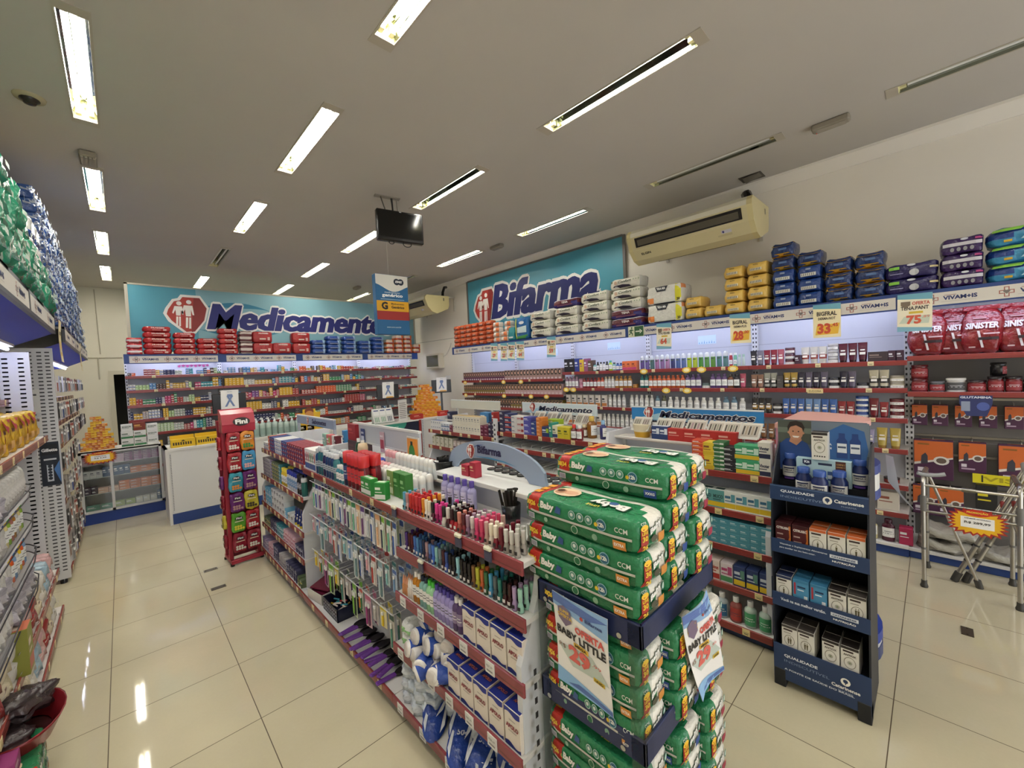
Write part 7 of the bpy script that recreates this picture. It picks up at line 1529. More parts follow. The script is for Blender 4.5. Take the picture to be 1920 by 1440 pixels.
# ---------------- side wall goods ----------------
def dye(desc, skin, hair, low, w=.062, h=.165):
    mb = MB().box(-w / 2, w / 2, -.045, .045, 0, h, low, P, .001); f = fy(-.045)
    mb.rect(f, -w * .49, w * .49, h * .42, h * .99, '8A7464', d=.0004).disc(f, 0, h * .70, w * .40, hair, d=.0007, n=12, ry=h * .27).disc(f, w * .06, h * .70, w * .22, skin, d=.001, n=10, ry=h * .15).rect(f, -w * .3, w * .3, h * .06, h * .22, 'C8B4B4', d=.0006)
    return Kind('hair_dye_box', 'hair dye', desc, w, .09, h, mb)
DY = [dye('plum hair dye box', 'C89A80', '3A1E1A', '5A2A44'), dye('brown-haired dye box', 'D0A488', '2A1A14', '9A7A70', .076, .175), dye('gold hair dye box', 'C89A7A', '2A1E16', '7A6A2A'), dye('pink-white hair dye box', 'D8AE92', '5A3A22', 'B89A98', .076, .175), dye('dark hair dye box', 'B88A70', '1A1212', '3A2A2A')]
WR = 'side-wall shelf'; BE = 'back corner'
row(FR_R, .04, 1.65, [(DY[0], 19, 1, 1), (DY[1], 17, 1, 1)], 'on top dye shelf', 'hair dye boxes', BE, a1=2.62, jit=.01)
row(FR_R, .04, 1.395, [(DY[2], 19, 1, 1), (DY[3], 17, 1, 1)], 'on second dye shelf', 'hair dye boxes', BE, a1=2.62, jit=.01)
row(FR_R, .04, 1.14, [(DY[4], 19, 1, 1), (DY[2], 17, 1, 1)], 'on third dye shelf', 'hair dye boxes', BE, a1=2.62, jit=.01)
LB = lambda d, c, cap, r=.03, h=.18, **k: lathed(d, 'shampoo_bottle', 'bottle', r, h, c, cap, capr=k.pop('capr', .6), caph=k.pop('caph', .16), lab=(.2, .62), sy=.62, **k)
def spray(desc, c): 
    b = MB().lathe([(.026, 0), (.028, .005), (.0275, .10), (.027, .13), (.026, .135)], 12, c, G, sy=.8, cols=[c, c, c, 'C8CCCC', 'C8CCCC']).rect(fy(-.0225), -.017, .017, .105, .118, '3A4A3A', d=0); cp = MB().lathe([(.0265, .134), (.026, .165), (.018, .185), (.004, .19)], 12, 'C4C8C8', G, sy=.8)
    return Kind('deodorant_spray', 'deodorant', desc, .056, .045, .19, b, [('cap', cp)])
bx_ = lambda d, c, w, h, tc='D8D8D8', band=None: carton(d, w, .09, h, c, band, None, None, tc, 'cosmetic_box')
T_ = lambda d, c, cap='1E1A1C', w=.062, h=.17, band=None: sqtube(d, w, h, c, cap, band)
KB = bx_('black perfume box', '1C1A1C', .10, .21); KBl = bx_('blue perfume box', '2A3A7E', .09, .21); KY = bx_('yellow box', 'C8A82A', .08, .19, '7A3A6A'); KM = bx_('magenta-brown box', '8A4A6A', .07, .20); KBr = bx_('brown box', '5A4436', .085, .17); KO = bx_('orange-pink box', 'D8703A', .07, .13, '6A2A1E', 'B83A6A')
sb_ = LB('small teal bottle', '7AB0A8', '2A2A2A', .028, .12); sw = LB('white-black bottle', 'D0CEC8', '2A2628', .025, .135); skb = LB('black small bottle', '2A2A2C', '1A1A1A', .024, .14); slg = LB('lime bottle', 'A8C83A', '3A8A7A', .03, .15); sbl = LB('small blue bottle', '3A5EA8', '2A3A6A', .025, .11)
SPS = [spray(f'{n} deodorant spray', c) for n, c in (('purple', '5A4A7E'), ('violet', '6A5A8E'), ('green-violet', '4A6A6A'), ('mauve', '9A6A8E'), ('lilac', '8A6A96'), ('pink', 'A87A9A'), ('navy', '3A3E66'), ('blue', '4A608E'), ('slate blue', '566A98'), ('lime', '9AB02A'), ('yellow-green', 'A8B83A'), ('green', '4A8A3A'), ('leaf green', '5A8E4A'), ('grass green', '5A8A3A'), ('teal', '4A7A76'), ('grey-teal', '5A8280'))]
cR = lathed('slim red spray can', 'spray_can', 'can', .018, .16, 'A83A4A', 'D8D0D0', capr=.9, caph=.15, lab=(.2, .5)); cG = lathed('slim mint spray can', 'spray_can', 'can', .018, .16, '7AB8A0', 'D8DCD8', capr=.9, caph=.15, lab=(.2, .5)); cW = lathed('slim white spray can', 'spray_can', 'can', .016, .14, 'BCCCC6', '9AB8A8', capr=.8, caph=.2)
tk, tg, tw2, tpk, tsv, twn = T_('black hair tube', '26222A'), T_('grey hair tube', '6E6A76', '4A4652'), T_('red wine tube', '7A1A2E', '4A1420'), T_('pink wine tube', '9A4A5A', '8A3A4A'), T_('silver tube', 'B8B4AA', 'C8C4BC', .07, .175, '8A3A34'), T_('tall wine tube', '4E1428', '2A0E18', .07, .19)
jw, jg = jar('wine hair jar', .045, .06, '5A1E2A', '3E1420', (.1, .5)), jar('grey hair jar', .042, .065, '8A8682', 'A8A49E', (.1, .5))
kbx = bx_('dark cosmetic box', '3A2E30', .14, .095, '8A7A70'); pbx = bx_('plum cosmetic box', '3A1E2E', .05, .10)
TOP, MID_, LOW, LW2 = 'on top ' + WR, 'on second ' + WR, 'on third ' + WR, 'on fourth ' + WR
n = row(FR_R, 2.68, 1.75, [(KB, 2, 1, 1), (KBl, 1, 1, 1), (KY, 1, 1, 1), (KM, 1, 1, 1), (KBr, 1, 1, 1), (sb_, 1, 1, 1), (skb, 1, 1, 1), (sw, 2, 1, 1), (skb, 1, 1, 1), (slg, 1, 1, 1), (sb_, 1, 1, 1), (sbl, 2, 1, 1), (KO, 3, 1, 1)], TOP, 'goods on the top side-wall shelf', BE, a1=3.93)
n = row(FR_R, 3.97, 1.75, [(k, 1, 1, 1) for k in SPS] + [(cR, 1, 1, 1), (cG, 1, 1, 1), (cW, 2, 1, 1)], TOP, 'goods on the top side-wall shelf', BE, a1=5.27, count0=n, b=.03)
row(FR_R, 5.32, 1.75, [(tk, 1, 1, 1), (tg, 1, 1, 1), (tw2, 2, 1, 1), (tpk, 1, 1, 1), (jw, 1, 3, 1), (pbx, 1, 1, 1), (tsv, 3, 1, 1), (jg, 1, 3, 1), (twn, 3, 1, 1), (kbx, 1, 1, 1), (pbx, 2, 1, 1)], TOP, 'goods on the top side-wall shelf', BE, a1=6.56, count0=n)
ll, lp, lr, lo, lwh, lam, lte, lor, lpu, lbr, lbk = LB('lilac shampoo bottle', '9A7A8E', '8A6A7E'), LB('pink shampoo bottle', 'B88090', 'A87080', h=.12), LB('red shampoo bottle', '8A2428', '6A1A20', h=.16), LB('coral shampoo bottle', 'C8644A', 'B04A34', h=.16), LB('white cosmetic bottle', 'C8C4BC', 'B8A88A', .027, .17), LB('amber shampoo bottle', 'A8742A', '8A5A1E', .032, .175), LB('teal shampoo bottle', '1E6A66', '1A5A58'), LB('orange shampoo bottle', 'C05A2E', 'A84A24', .03, .17), LB('purple shampoo bottle', '5A3E72', '4A3260', .032, .175), LB('brown shampoo bottle', '7A4A30', '3A2A22', .032, .165), LB('black shampoo bottle', '26222A', '1A181C', .032, .17)
jl, ja, jt = jar('pink cream jar', .038, .075, 'C08A9A', 'A86A7E'), jar('amber cream jar', .038, .06, 'B07A2E', '8A5A1E'), jar('grey-green cream jar', .05, .065, '7A8A80', '4A5A52', (.1, .5))
tgd, tbk, tbg, tgy, tsv2, tbe = T_('gold tube', 'A88A3E', '2A2420', band='1E1A18'), T_('dark violet tube', '2E2838', '1E1A24'), T_('bronze tube', '8E6A56', '5A3E30', h=.155), T_('grey-violet tube', '5A5264', '3E3846'), T_('silver-black tube', '9A9A8E', '1E1C1A', band='2A2826'), T_('beige tube', 'B8B098', '2A2826', .07, .175, '3A3630')
tpn = T_('shiny pink tube', 'B8566A', '7A2A3A')
jgk, jbe, jk = jar('black-grey jar', .045, .055, '2E2C32', '1E1C20', (.1, .5)), jar('beige-black jar', .05, .06, 'B0A890', '8A8270', (.15, .5)), bx_('grey slim box', '4A4642', .055, .14, '6A6660')
n = row(FR_R, 2.68, 1.50, [(ll, 4, 1, 1), (jl, 1, 2, 1), (lr, 4, 1, 1), (lo, 2, 1, 1), (lwh, 3, 1, 1), (lam, 4, 1, 1), (ja, 1, 1, 1)], MID_, 'goods on the second side-wall shelf', BE, a1=3.93)
n = row(FR_R, 3.97, 1.50, [(lte, 2, 1, 1), (lor, 8, 1, 1), (lpu, 3, 1, 1), (jt, 1, 1, 1), (lpu, 3, 1, 1), (lbr, 1, 1, 1), (lbk, 1, 1, 1), (tpn, 1, 1, 1)], MID_, 'goods on the second side-wall shelf', BE, a1=5.27, count0=n)
row(FR_R, 5.32, 1.50, [(tbg, 2, 1, 1), (tsv2, 2, 1, 1), (jk, 1, 1, 1), (tgd, 2, 1, 1), (tbk, 1, 1, 1), (tgy, 1, 1, 1), (tbk, 1, 1, 1), (tgy, 1, 1, 1), (jgk, 1, 2, 1), (tbk, 1, 1, 1), (tgy, 1, 1, 1), (jgk, 1, 1, 1), (tbe, 2, 1, 1), (jbe, 1, 2, 1)], MID_, 'goods on the second side-wall shelf', BE, a1=6.56, count0=n)
lw1, lw2, lbt, lwb, lgb = LB('white-orange kit bottle', 'CFC8BE', 'B86A3A', .032, .165), LB('tall white bottle', 'CDCBC6', 'B8B6B0', .028, .185), LB('blue-grey bottle', '5A7A8E', '4A6476', .034, .18), LB('white conditioner bottle', 'D0CEC8', 'DAD8D2', .032, .165), LB('olive bottle', '5A5A3A', '4A4A30', .033, .18)
wkx = bx_('white kit box', 'CFCAC2', .085, .175, '3A3A3E', 'B8743A')
tkg, tbl, tbl2, trd, trd2 = T_('black-gold tube', '2A241E', '1A1614', band='A8823A'), T_('blue hair tube', '3A5EA0', '2A3A66'), T_('light blue tube', '6A8AB8', '3A4A76'), T_('red hair tube', '8A2A2C', '5A1A1E', h=.15), T_('dark red hair tube', '6A1C22', '4A1418', .068, .185)
jkg, jbl, jrd = jar('black-gold jar', .045, .055, '3A322A', '241E1A', (.1, .5)), jar('blue hair jar', .048, .05, '2A4A8E', '1E3A76', (.1, .5)), jar('red hair jar', .05, .06, '6A1E24', '54161C', (.1, .5))
n = row(FR_R, 2.68, 1.225, [(wkx, 7, 1, 1), (lw2, 4, 1, 1)], LOW, 'goods on the third side-wall shelf', BE, a1=3.75)
n = row(FR_R, 3.80, 1.225, [(lw2, 5, 1, 1), (lbt, 1, 1, 1), (lgb, 1, 1, 1), (lwb, 8, 1, 1), (lbt, 2, 1, 1), (lwb, 1, 1, 1)], LOW, 'goods on the third side-wall shelf', BE, a1=5.27, count0=n)
row(FR_R, 5.32, 1.225, [(tkg, 3, 1, 1), (jkg, 1, 2, 1), (tbl, 3, 1, 1), (tbl2, 2, 1, 1), (tbl, 2, 1, 1), (trd, 2, 1, 1), (jbl, 1, 4, 1), (trd2, 1, 1, 1), (trd, 1, 1, 1), (jrd, 1, 3, 1)], LOW, 'goods on the third side-wall shelf', BE, a1=6.56, count0=n)
tbz, tgo, tli = T_('bronze tube', '7A5230', '4A3020'), T_('shiny gold tube', 'B09A4A', '8A6A2E', .075, .19), T_('lilac tube', '8E88A6', '6A6484')
n = row(FR_R, 2.70, .945, [(wkx, 6, 1, 1), (lw2, 8, 1, 1)], LW2, 'goods on the fourth side-wall shelf', BE, a1=3.93)
n = row(FR_R, 3.97, .945, [(lgb, 2, 1, 1), (lbk, 2, 1, 1), (tgy, 6, 1, 1), (lbr, 2, 1, 1), (tbz, 6, 1, 1)], LW2, 'goods on the fourth side-wall shelf', BE, a1=5.27, count0=n)
row(FR_R, 5.32, .945, [(tbz, 6, 1, 1), (tk, 4, 1, 1), (jk, 2, 1, 1), (tli, 2, 1, 1), (tgo, 2, 1, 1)], LW2, 'goods on the fourth side-wall shelf', BE, a1=6.54, count0=n)
kg = T_('gold-white tube', 'A88E5A', 'C8C0B0'); rj = jar('flat red jar', .055, .05, '7A2420', '2A2020')
row(FR_R, 5.9, .62, [(tgo, 3, 1, 1), (kg, 2, 1, 1), (rj, 1, 1, 1)], 'on fifth ' + WR, 'goods on the fifth side-wall shelf', BE, a1=6.54)
bbx = bx_('white hair kit box', 'CFC8BA', .15, .17, '8A4A3A'); pkb = LB('pink wavy bottle', 'A8667A', 'B8788A', .036, .18)
row(FR_R, 5.85, .37, [(pkb, 3, 1, 1), (bbx, 2, 1, 1)], 'on sixth ' + WR, 'goods on the sixth side-wall shelf', BE, a1=6.54)
ylb, mlb, clb, wnb, pkx = LB('yellow lotion bottle', 'D8B04A', 'C89A3A', .034, .19), LB('white-red lotion bottle', 'D4CCB8', 'D0C8B4', .032, .185), LB('cream pump bottle', 'D8CC9A', 'E2DCC4', .045, .20, capr=.25, caph=.25), LB('wine bottle', '4A1428', '3A1020', .045, .20), bx_('magenta box', 'A8244E', .09, .15)
row(FR_R, 5.75, .11, [(ylb, 3, 1, 1), (mlb, 3, 1, 1), (clb, 1, 1, 1), (wnb, 1, 1, 1), (pkx, 1, 1, 1)], 'on the base ' + WR, 'goods on the side-wall base shelf', BE, a1=6.62, b=-.09)
# pouches, tubs and braces
def pouch():
    def art(mb, ff, fe, ft, w, d, h):
        mb.text('SINISTER', ff, .01 * w, .55 * h, .13 * h, 'C8BEBC', w=.78 * w, bold=.05, shear=.15, d=.004); mb.shape(ff, [(-.10 * w, .50 * h), (-.04 * w, .50 * h), (.06 * w, .14 * h), (.0, .14 * h)], 'C8BEBC', d=.004); patch(mb, ff, [(-.08 * w, .30 * h), (.40 * w, .30 * h), (.40 * w, .36 * h), (-.08 * w, .36 * h)], '2A1418', .004, 3); patch(mb, ff, [(.05 * w, .42 * h), (.42 * w, .42 * h), (.42 * w, .45 * h), (.05 * w, .45 * h)], 'B89A9A', .004, 3); patch(mb, ff, [(-.3 * w, .14 * h), (-.14 * w, .14 * h), (-.14 * w, .17 * h), (-.3 * w, .17 * h)], 'C8A8A8', .004, 2); patch(mb, ff, [(-.2 * w, .76 * h), (.12 * w, .76 * h), (.12 * w, .79 * h), (-.2 * w, .79 * h)], '9A6A6A', .004, 3)
    mb, ff, fe, ft = soft(.23, .15, .38, lambda k, a, b: '7A1A1E' if b < .7 else '6A1418', 10, 5, 10, 3.2, .007, 8)
    def tap(p):
        z = p[2] / .38; return (p[0] * (1 - .12 * max(0, z - .6)), p[1] * (1 - .9 * max(0, z - .35) / .65), p[2])
    mb.v = [tap(p) for p in mb.v]; n0 = len(mb.v); art(mb, lambda a, b, d: tap(ff(a, b, 0))[0:1] + (tap(ff(a, b, 0))[1] - d - .002,) + (b,), fe, ft, .23, .15, .38)
    mb.box(-.10, .10, -.004, .004, .362, .40, '7A1A1E', F, .002)
    return Kind('supplement_pouch', 'pouch', 'large red supplement pouch', .23, .15, .40, mb)
PO = pouch()
for i, y in enumerate((.045, -.12, -.27, -.46, -.70)): PO.at(FR_R.p(6.75 - y, .09 + .05 * (i % 2), 1.786), FR_R.rz + RND.uniform(-.15, .15), f'large red supplement pouch, {nth(i + 1)} from the tubes bay on the shelf below the header', 'red supplement pouches')
TJ = lambda d, c, lid, r=.055, h=.12: lathed(d, 'supplement_tub', 'tub', r, h, c, lid, 'lid', capr=1.0, caph=.16, lab=(.15, .7), labc='8A2A2E' if c < 'B' else '4A4A4A')
rt, rs, gt, wt, kt = TJ('red supplement tub', '6E161C', '541016'), TJ('small red supplement tub', '6E161C', '2A1618', .055, .10), TJ('grey supplement tub', '4A4A4E', '5A5A5E', .05, .095), TJ('white supplement tub', 'CFCDC8', 'D8D6D2', .06, .12), TJ('tall red supplement tub', '6A1418', '1E1416', .045, .13)
row(FR_R, 6.60, 1.47, [(rt, 1, 2, 1), (gt, 1, 1, 1), (wt, 1, 1, 1), (rs, 1, 1, 1), (kt, 2, 1, 1), (rs, 1, 1, 1), (kt, 2, 1, 1), (rs, 2, 1, 1)], 'on tub shelf', 'supplement tubs', 'tubes bay', a1=7.75)
kk = TJ('black supplement tub', '141214', '0E0C0E', .045, .11); kk.at(FR_R.p(7.11, .12, 1.602), 0, 'black supplement tub stacked on a tall red tub, tub shelf', 'supplement tubs')
t2b = TJ('black supplement tub', '141214', '0E0C0E', .03, .05)
def brace(w, h, desc, seed):
    mb = MB().box(-w / 2, w / 2, -.02, .02, -h, 0, '4A2444', P, .002); f = fy(-.02)
    mb.shape(f, [(-w * .49, -h * .04), (w * .49, -h * .04), (w * .49, -h * .42), (-w * .49, -h * .60)], 'C8642A', d=.0006).shape(f, [(-w * .49, -h * .60), (w * .49, -h * .42), (w * .49, -h * .46), (-w * .49, -h * .66)], 'D8D0C8', d=.0008)
    mb.rect(f, -w * .4, -w * .1, -h * .14, -h * .10, '8A5A1E').disc(f, w * .2, -h * .52, w * .2, 'DCD8D2', d=.0014, ry=h * .11).disc(f, w * .2, -h * .52, w * .13, '6A5A50', d=.002, ry=h * .07).shape(f, [(-w * .32, -h * .62), (-w * .14, -h * .62), (-w * .14, -h * .42), (-w * .2, -h * .34), (-w * .3, -h * .42)], '3A3A44', d=.0016).rect(f, -w * .4, w * .1, -h * .9, -h * .85, 'B8A0B4').rect(f, -w * .4, -w * .2, -h * .82, -h * .72, 'D8D0D8')
    mb.rect(fz(0), -w * .3, w * .3, -.01, .01, 'E07A3A', d=.001)
    return Kind('brace_box', 'brace box', desc, w, .04, h, mb, [('hook', MB().tube([(0, 0, -.005), (0, 0, .02), (0, .06, .025)], .003, 'C8C4BC', M, 6))])
bs, bL, bm_ = brace(.10, .19, 'small orange-purple brace box', 1), brace(.25, .36, 'large orange-purple brace box', 2), brace(.16, .27, 'medium orange-purple brace box', 3)
for i, a in enumerate((6.65, 6.78, 6.92, 7.06, 7.20, 7.36, 7.52)): bs.at(FR_R.p(a, .24, 1.345), FR_R.rz, f'small orange-purple brace box hanging under the tub shelf, {nth(i + 1)} from tubes bay', 'hanging brace boxes')
for i, (k, a) in enumerate(((bL, 6.735), (bm_, 6.97), (bL, 7.24), (bm_, 7.50))): k.at(FR_R.p(a, .24, 1.025), FR_R.rz, f'{k.desc} on the middle rail, {nth(i + 1)} from tubes bay', 'hanging brace boxes')
for i, (k, a, z) in enumerate(((bm_, 6.68, .60), (bm_, 6.84, .60), (bs, 7.40, .60))): k.at(FR_R.p(a, .24, z), FR_R.rz, f'{k.desc} on the lowest rail behind the walking frame, {nth(i + 1)} from tubes bay', 'hanging brace boxes')
bky = carton('black-yellow brace box', .12, .04, .24, '1E1E1C', None, None, None, 'D8C82A', 'brace_box', top='D8C82A'); bky.at(FR_R.p(7.05, .24, .42), FR_R.rz, 'black and yellow brace box below the yellow shelf strip', 'hanging brace boxes')
t = thing('shelf_strip', 'bright yellow sign strip across the pegboard behind the walking frame', 'sign strip', FR_R.p(6.97, .20, .66), FR_R.rz)
obj('strip', MB().box(0, .75, -.003, 0, .02, .10, 'D8CC1E', P).text('VISE', fy(-.003), .18, .04, .04, 'A89A14', w=.25, bold=.03, d=.001).rect(fy(-.003), .05, .06, .03, .09, '2A2A1E').rect(fy(-.003), .64, .65, .03, .09, '2A2A1E'), t)
gcv = bagk('grey plastic-wrapped cover', .34, .26, .10, ['8A867C', 'B8B4A6', 'A8A498'], 12, name='cushion_cover', cat='cover', wr=.014)
for i, (a, z) in enumerate(((6.80, .1005), (6.82, .205), (7.12, .1005), (7.45, .1005))): gcv.at(FR_R.p(a, .03, z), FR_R.rz + RND.uniform(-.2, .2), f'{["lower", "upper", "single", "far"][i]} grey wrapped cushion on the base shelf behind the walking frame', 'wrapped cushions on the base shelf')
for nm in ('GLUTAMINA',):
    t = thing('shelf_talker', 'dark blue glutamina leaflet hanging from the tub shelf edge', 'leaflet', FR_R.p(6.98, -.025, 1.40), FR_R.rz)
    mb = MB().poly([(-.09, .05), (.09, .05), (.09, -.02), (.06, -.12), (-.05, -.12), (-.09, -.02)], fy(0), .002, '2A3262'); mb.text(nm, fy(0), 0, .025, .018, 'D8DCE8', w=.17, bold=.04).rect(fy(0), -.08, -.03, -.08, .0, '8A94A8', d=.001).disc(fy(0), .04, -.04, .035, '4A5A9A', d=.001); obj('card', mb, t)
# ---------------- second island goods ----------------
C2 = lambda d, c, w, h, band=None, tc='E8E8E4', acc=None, txt=None, top=None, dep=.10: carton(d, w, dep, h, c, band, txt, acc, tc, 'remedy_box', top=top)
EI = 'counter end'
orb, ylx, gnb, kdx, gG, whx = C2('red-orange remedy box', 'C8452A', .085, .0275, 'E07A3A'), C2('yellow herbal box', 'D8BE3A', .075, .095, 'C8A82A', '7A4A2A'), C2('dark green remedy box', '2E6A3A', .075, .0275, None, 'D8D8D0', 'D0D4CC'), C2('black remedy tube box', '26242A', .08, .033, None, 'D8D8D8'), C2('green-yellow generic box', '3A9A6A', .078, .095, 'D8B42A', 'D8E8DC', 'C8E0D0'), C2('white-black remedy box', 'DCD8CC', .07, .11, '2A2E4A', '2A2E4A', None, 'Vivoter')
row(FR_2, 3.41, 1.085, [(orb, 1, 7, 1), (ylx, 1, 2, 1), (gnb, 1, 7, 1), (kdx, 1, 5, 1), (gG, 2, 2, 1), (whx, 1, 2, 1)], 'on top near shelf', 'remedy boxes on the near island bay', EI, a1=3.885, jit=.008)
mco, mcg, tsm, wrd, mgt, nvg = C2('teal syrup box', '5E9A98', .08, .12, 'D8B82A', '2A4A4A', None, 'MUCO', 'DCE2DE'), C2('white-green generic box', 'DCDED8', .072, .125, 'D8B82A', '3A6A8A', '5A9AA8'), C2('small teal box', '4A8E9E', .062, .042, None, 'C8DCDE'), C2('white-red syrup box', 'D8C8C0', .075, .135, 'A8302C', 'A8302C', None, 'Bisolvon'), C2('white-magenta box', 'D8CCD0', .075, .135, '4A8A5A', 'A83A6A', 'B04A78'), C2('navy generic box', '2A3A6A', .07, .135, 'D8B82A', 'C8D0DC', '5A8A7A')
n = row(FR_2, 3.38, .832, [(mco, 3, 1, 1), (mcg, 4, 1, 1)], 'on second near shelf', 'remedy boxes on the near island bay', EI, a1=3.89, jit=.008)
row(FR_2, 3.40, .595, [(tsm, 8, 4, 1)], 'on third near shelf', 'remedy boxes on the near island bay', EI, a1=3.89, jit=.006, b=.0)
row(FR_2, 3.42, .338, [(wrd, 2, 1, 1), (mgt, 1, 1, 1), (nvg, 3, 1, 1)], 'on fourth near shelf', 'remedy boxes on the near island bay', EI, a1=3.89, jit=.008, b=-.01)
fl = lambda d, c, lab: lathed(d, 'antiseptic_bottle', 'bottle', .036, .165, c, 'D0D0CC', capr=.5, caph=.2, lab=(.1, .6), labc=lab)
row(FR_2, 3.46, .1, [(fl('blue-labelled clear bottle', 'A8B4B8', '2A6A94'), 2, 1, 1), (fl('red antiseptic bottle', '8A4A44', 'A83A34'), 1, 1, 1), (None, 1, 1, 1) if 0 else (fl('green-labelled clear bottle', 'B4C4BA', '4A9A6A'), 2, 1, 1)], 'on near base shelf', 'bottles on the near base shelf', EI, a1=3.89, b=-.04)
rdx, nvx, mnt = C2('red box', 'B02A26', .13, .10, None, 'E0A898', None, None, 'C04038', .12), C2('navy-white box', '2A3E6E', .07, .11, None, 'D8DCE4', 'D0D4DC', None, 'C8CCD4'), C2('orange flat box', 'D0802E', .12, .03, None, 'F0D8B8')
row(FR_2, 2.98, 1.212, [(nvx, 2, 1, 1), (rdx, 4, 1, 1)], 'behind the front newspapers', 'boxes on the near island top', EI, a1=3.62, b=.26)
shelf_board(I_C, 1.27, 1.21, .18, .24, lip=.02, col='CFC9C4'); shelf_board(I_A, 1.35, 1.21, .18, .24, lip=.02, col='CFC9C4')
t = thing('round_tub', 'cream round tub with a yellow base among boxes on the second island top', 'tub', FR_2.p(2.86, .33, 1.2105), 0); obj('tub', MB().lathe([(.06, 0), (.07, .05), (.075, .11)], 16, 'D8CDB0', P, cols=['C89A2A', 'D8CDB0'], cap=True), t)
yt, sw_, pv, bw, cyl = C2('white box with yellow top', 'DCD6C4', .052, .105, None, '8A8A8A', None, None, 'D8A82A'), C2('small white pill box', 'D8D6D2', .045, .06, None, '5A6A8A', None, None, '4A5A9A'), C2('purple-red box', '6A1E3A', .07, .04, None, 'D8A8B8'), C2('white-blue box', 'D0D4D8', .06, .05, '3A5A8A', '5A6A7A'), None
row(FR_2, .04, 1.105, [(sw_, 5, 2, 1), (bw, 3, 2, 1), (pv, 1, 2, 1), (yt, 10, 2, 1), (pv, 2, 3, 1), (C2('dark violet box', '2E2440', .06, .055), 2, 3, 1)], 'on top far shelf', 'boxes on the far island shelves', EI, a1=1.31, jit=.01)
row(FR_2, .04, .905, [(C2('white box with olive top', 'CFCBB8', .07, .06, None, '7A7A4A', None, None, '8A8A3A'), 5, 2, 1), (C2('mixed floral box', 'C8B8B0', .06, .10, '6A4A5A'), 10, 1, 1)], 'on second far shelf', 'boxes on the far island shelves', EI, a1=1.31)
bt = lambda d, c, cap, r=.03, h=.14: lathed(d, 'syrup_bottle', 'bottle', r, h, c, cap, capr=.55, caph=.22, lab=(.15, .6))
row(FR_2, 1.38, 1.178, [(C2('dark violet pastille box', '2E2848', .08, .055), 1, 4, 1), (C2('navy red-end box', '26305E', .10, .05, 'B83A2A'), 1, 4, 1), (C2('white-grey box', 'CFCDC8', .08, .045, None, '4A5A7A'), 1, 4, 1), (C2('white box with red oval', 'D0CCC6', .10, .06, None, 'A83030', '8E2424'), 1, 3, 1), (C2('blue-lilac box', '4A4A9A', .10, .06, None, 'D8D8E8'), 1, 3, 1), (C2('dark blue box', '24407E', .07, .045), 1, 3, 1), (C2('orange rolls box', 'D07A2E', .07, .036, None, 'F0C89A'), 1, 5, 1), (C2('navy-lime box', '26325E', .09, .10, None, 'D8DCE8', '9AB82A'), 1, 1, 1), (C2('teal upright box', '2E8A78', .04, .14), 1, 1, 1), (C2('cream-navy box', 'D8D4B8', .06, .12, '2A3A6A', '4A5A4A'), 1, 1, 1), (C2('yellow upright box', 'C8B82A', .07, .11, None, '4A5A2A'), 2, 1, 1), (bt('dark red syrup bottle', '5A1820', 'C83030'), 1, 1, 1), (bt('white-capped red bottle', '7A1E28', 'D8D4D0'), 1, 1, 1)], 'on top middle shelf', 'boxes on the middle island shelves', EI, a1=2.44, jit=.02)
for i, (k, a) in enumerate(((bt('large amber bottle', '8A5A22', 'C8A84A', .045, .20), 2.42), (bt('blue-violet bottle', '3A3A6E', '8AB0D0', .03, .17), 2.54), (bt('brown jar', '6A3A2A', 'C8B89A', .04, .12), 2.34))): k.at(FR_2.p(a, .22, 1.178), 0, f'{k.desc} behind the boxes on the middle island top shelf', 'bottles on the middle island top')
for i, (c, nmz, a, w, h) in enumerate((('3A7AB0', 'blue round-ended', .84, .16, .12), ('A8302E', 'red-white', 1.0, .05, .13), ('2A6A5A', 'dark green', 1.22, .10, .13), ('D8702A', 'orange-yellow', 1.34, .10, .11), ('2A2E4A', 'dark tall', .12, .10, .10))): C2('box', c, w, h, None, 'E0E0DC').at(FR_2.p(a, .31, 1.215), FR_2.rz, f'{nmz} box standing on the raised board before the cream island board', 'boxes on the far island top')
C2('lime box', '9AB82A', .14, .05).at(FR_2.p(2.0, .2, 1.28), FR_2.rz, 'lime-green box lying across the stacks on the middle island top', 'boxes on the middle island shelves')
# ---------------- vitamin stand goods ----------------
def vit(): 
    b = MB().lathe([(.024, 0), (.029, .006), (.029, .07), (.020, .085), (.020, .09)], 14, '1E2A5A', G); c = MB().lathe([(.0225, .088), (.0225, .108), (.020, .110)], 14, '34529A', G)
    l = MB().add([(.0296 * math.cos(u), .0296 * math.sin(u), z) for z in (.016, .058) for u in [math.pi * (1.14 + .72 * i / 8) for i in range(9)]], [(i, i + 1, 10 + i, 9 + i) for i in range(8)], 'DCDAD6', P, True)
    for z0, z1, s, cc in ((.047, .053, .22, '2A3256'), (.03, .035, .2, '7A7A88'), (.004, .012, .2, '5A3A8A')): l.add([(.0303 * math.cos(u), .0303 * math.sin(u), z) for z in (z0, z1) for u in [math.pi * (1.5 - s + 2 * s * i / 6) for i in range(7)]], [(i, i + 1, 8 + i, 7 + i) for i in range(6)], cc, P, True)
    l.text('OMEGA 3', lambda a, b, d: (.0304 * math.sin(a / .03), -.0304 * math.cos(a / .03), b), 0, .038, .007, '2A2E44', w=.038, bold=.03)
    return Kind('vitamin_bottle', 'vitamin bottle', 'blue vitamin bottle', .06, .06, .11, b, [('cap', c), ('label', l)])
VB = vit()
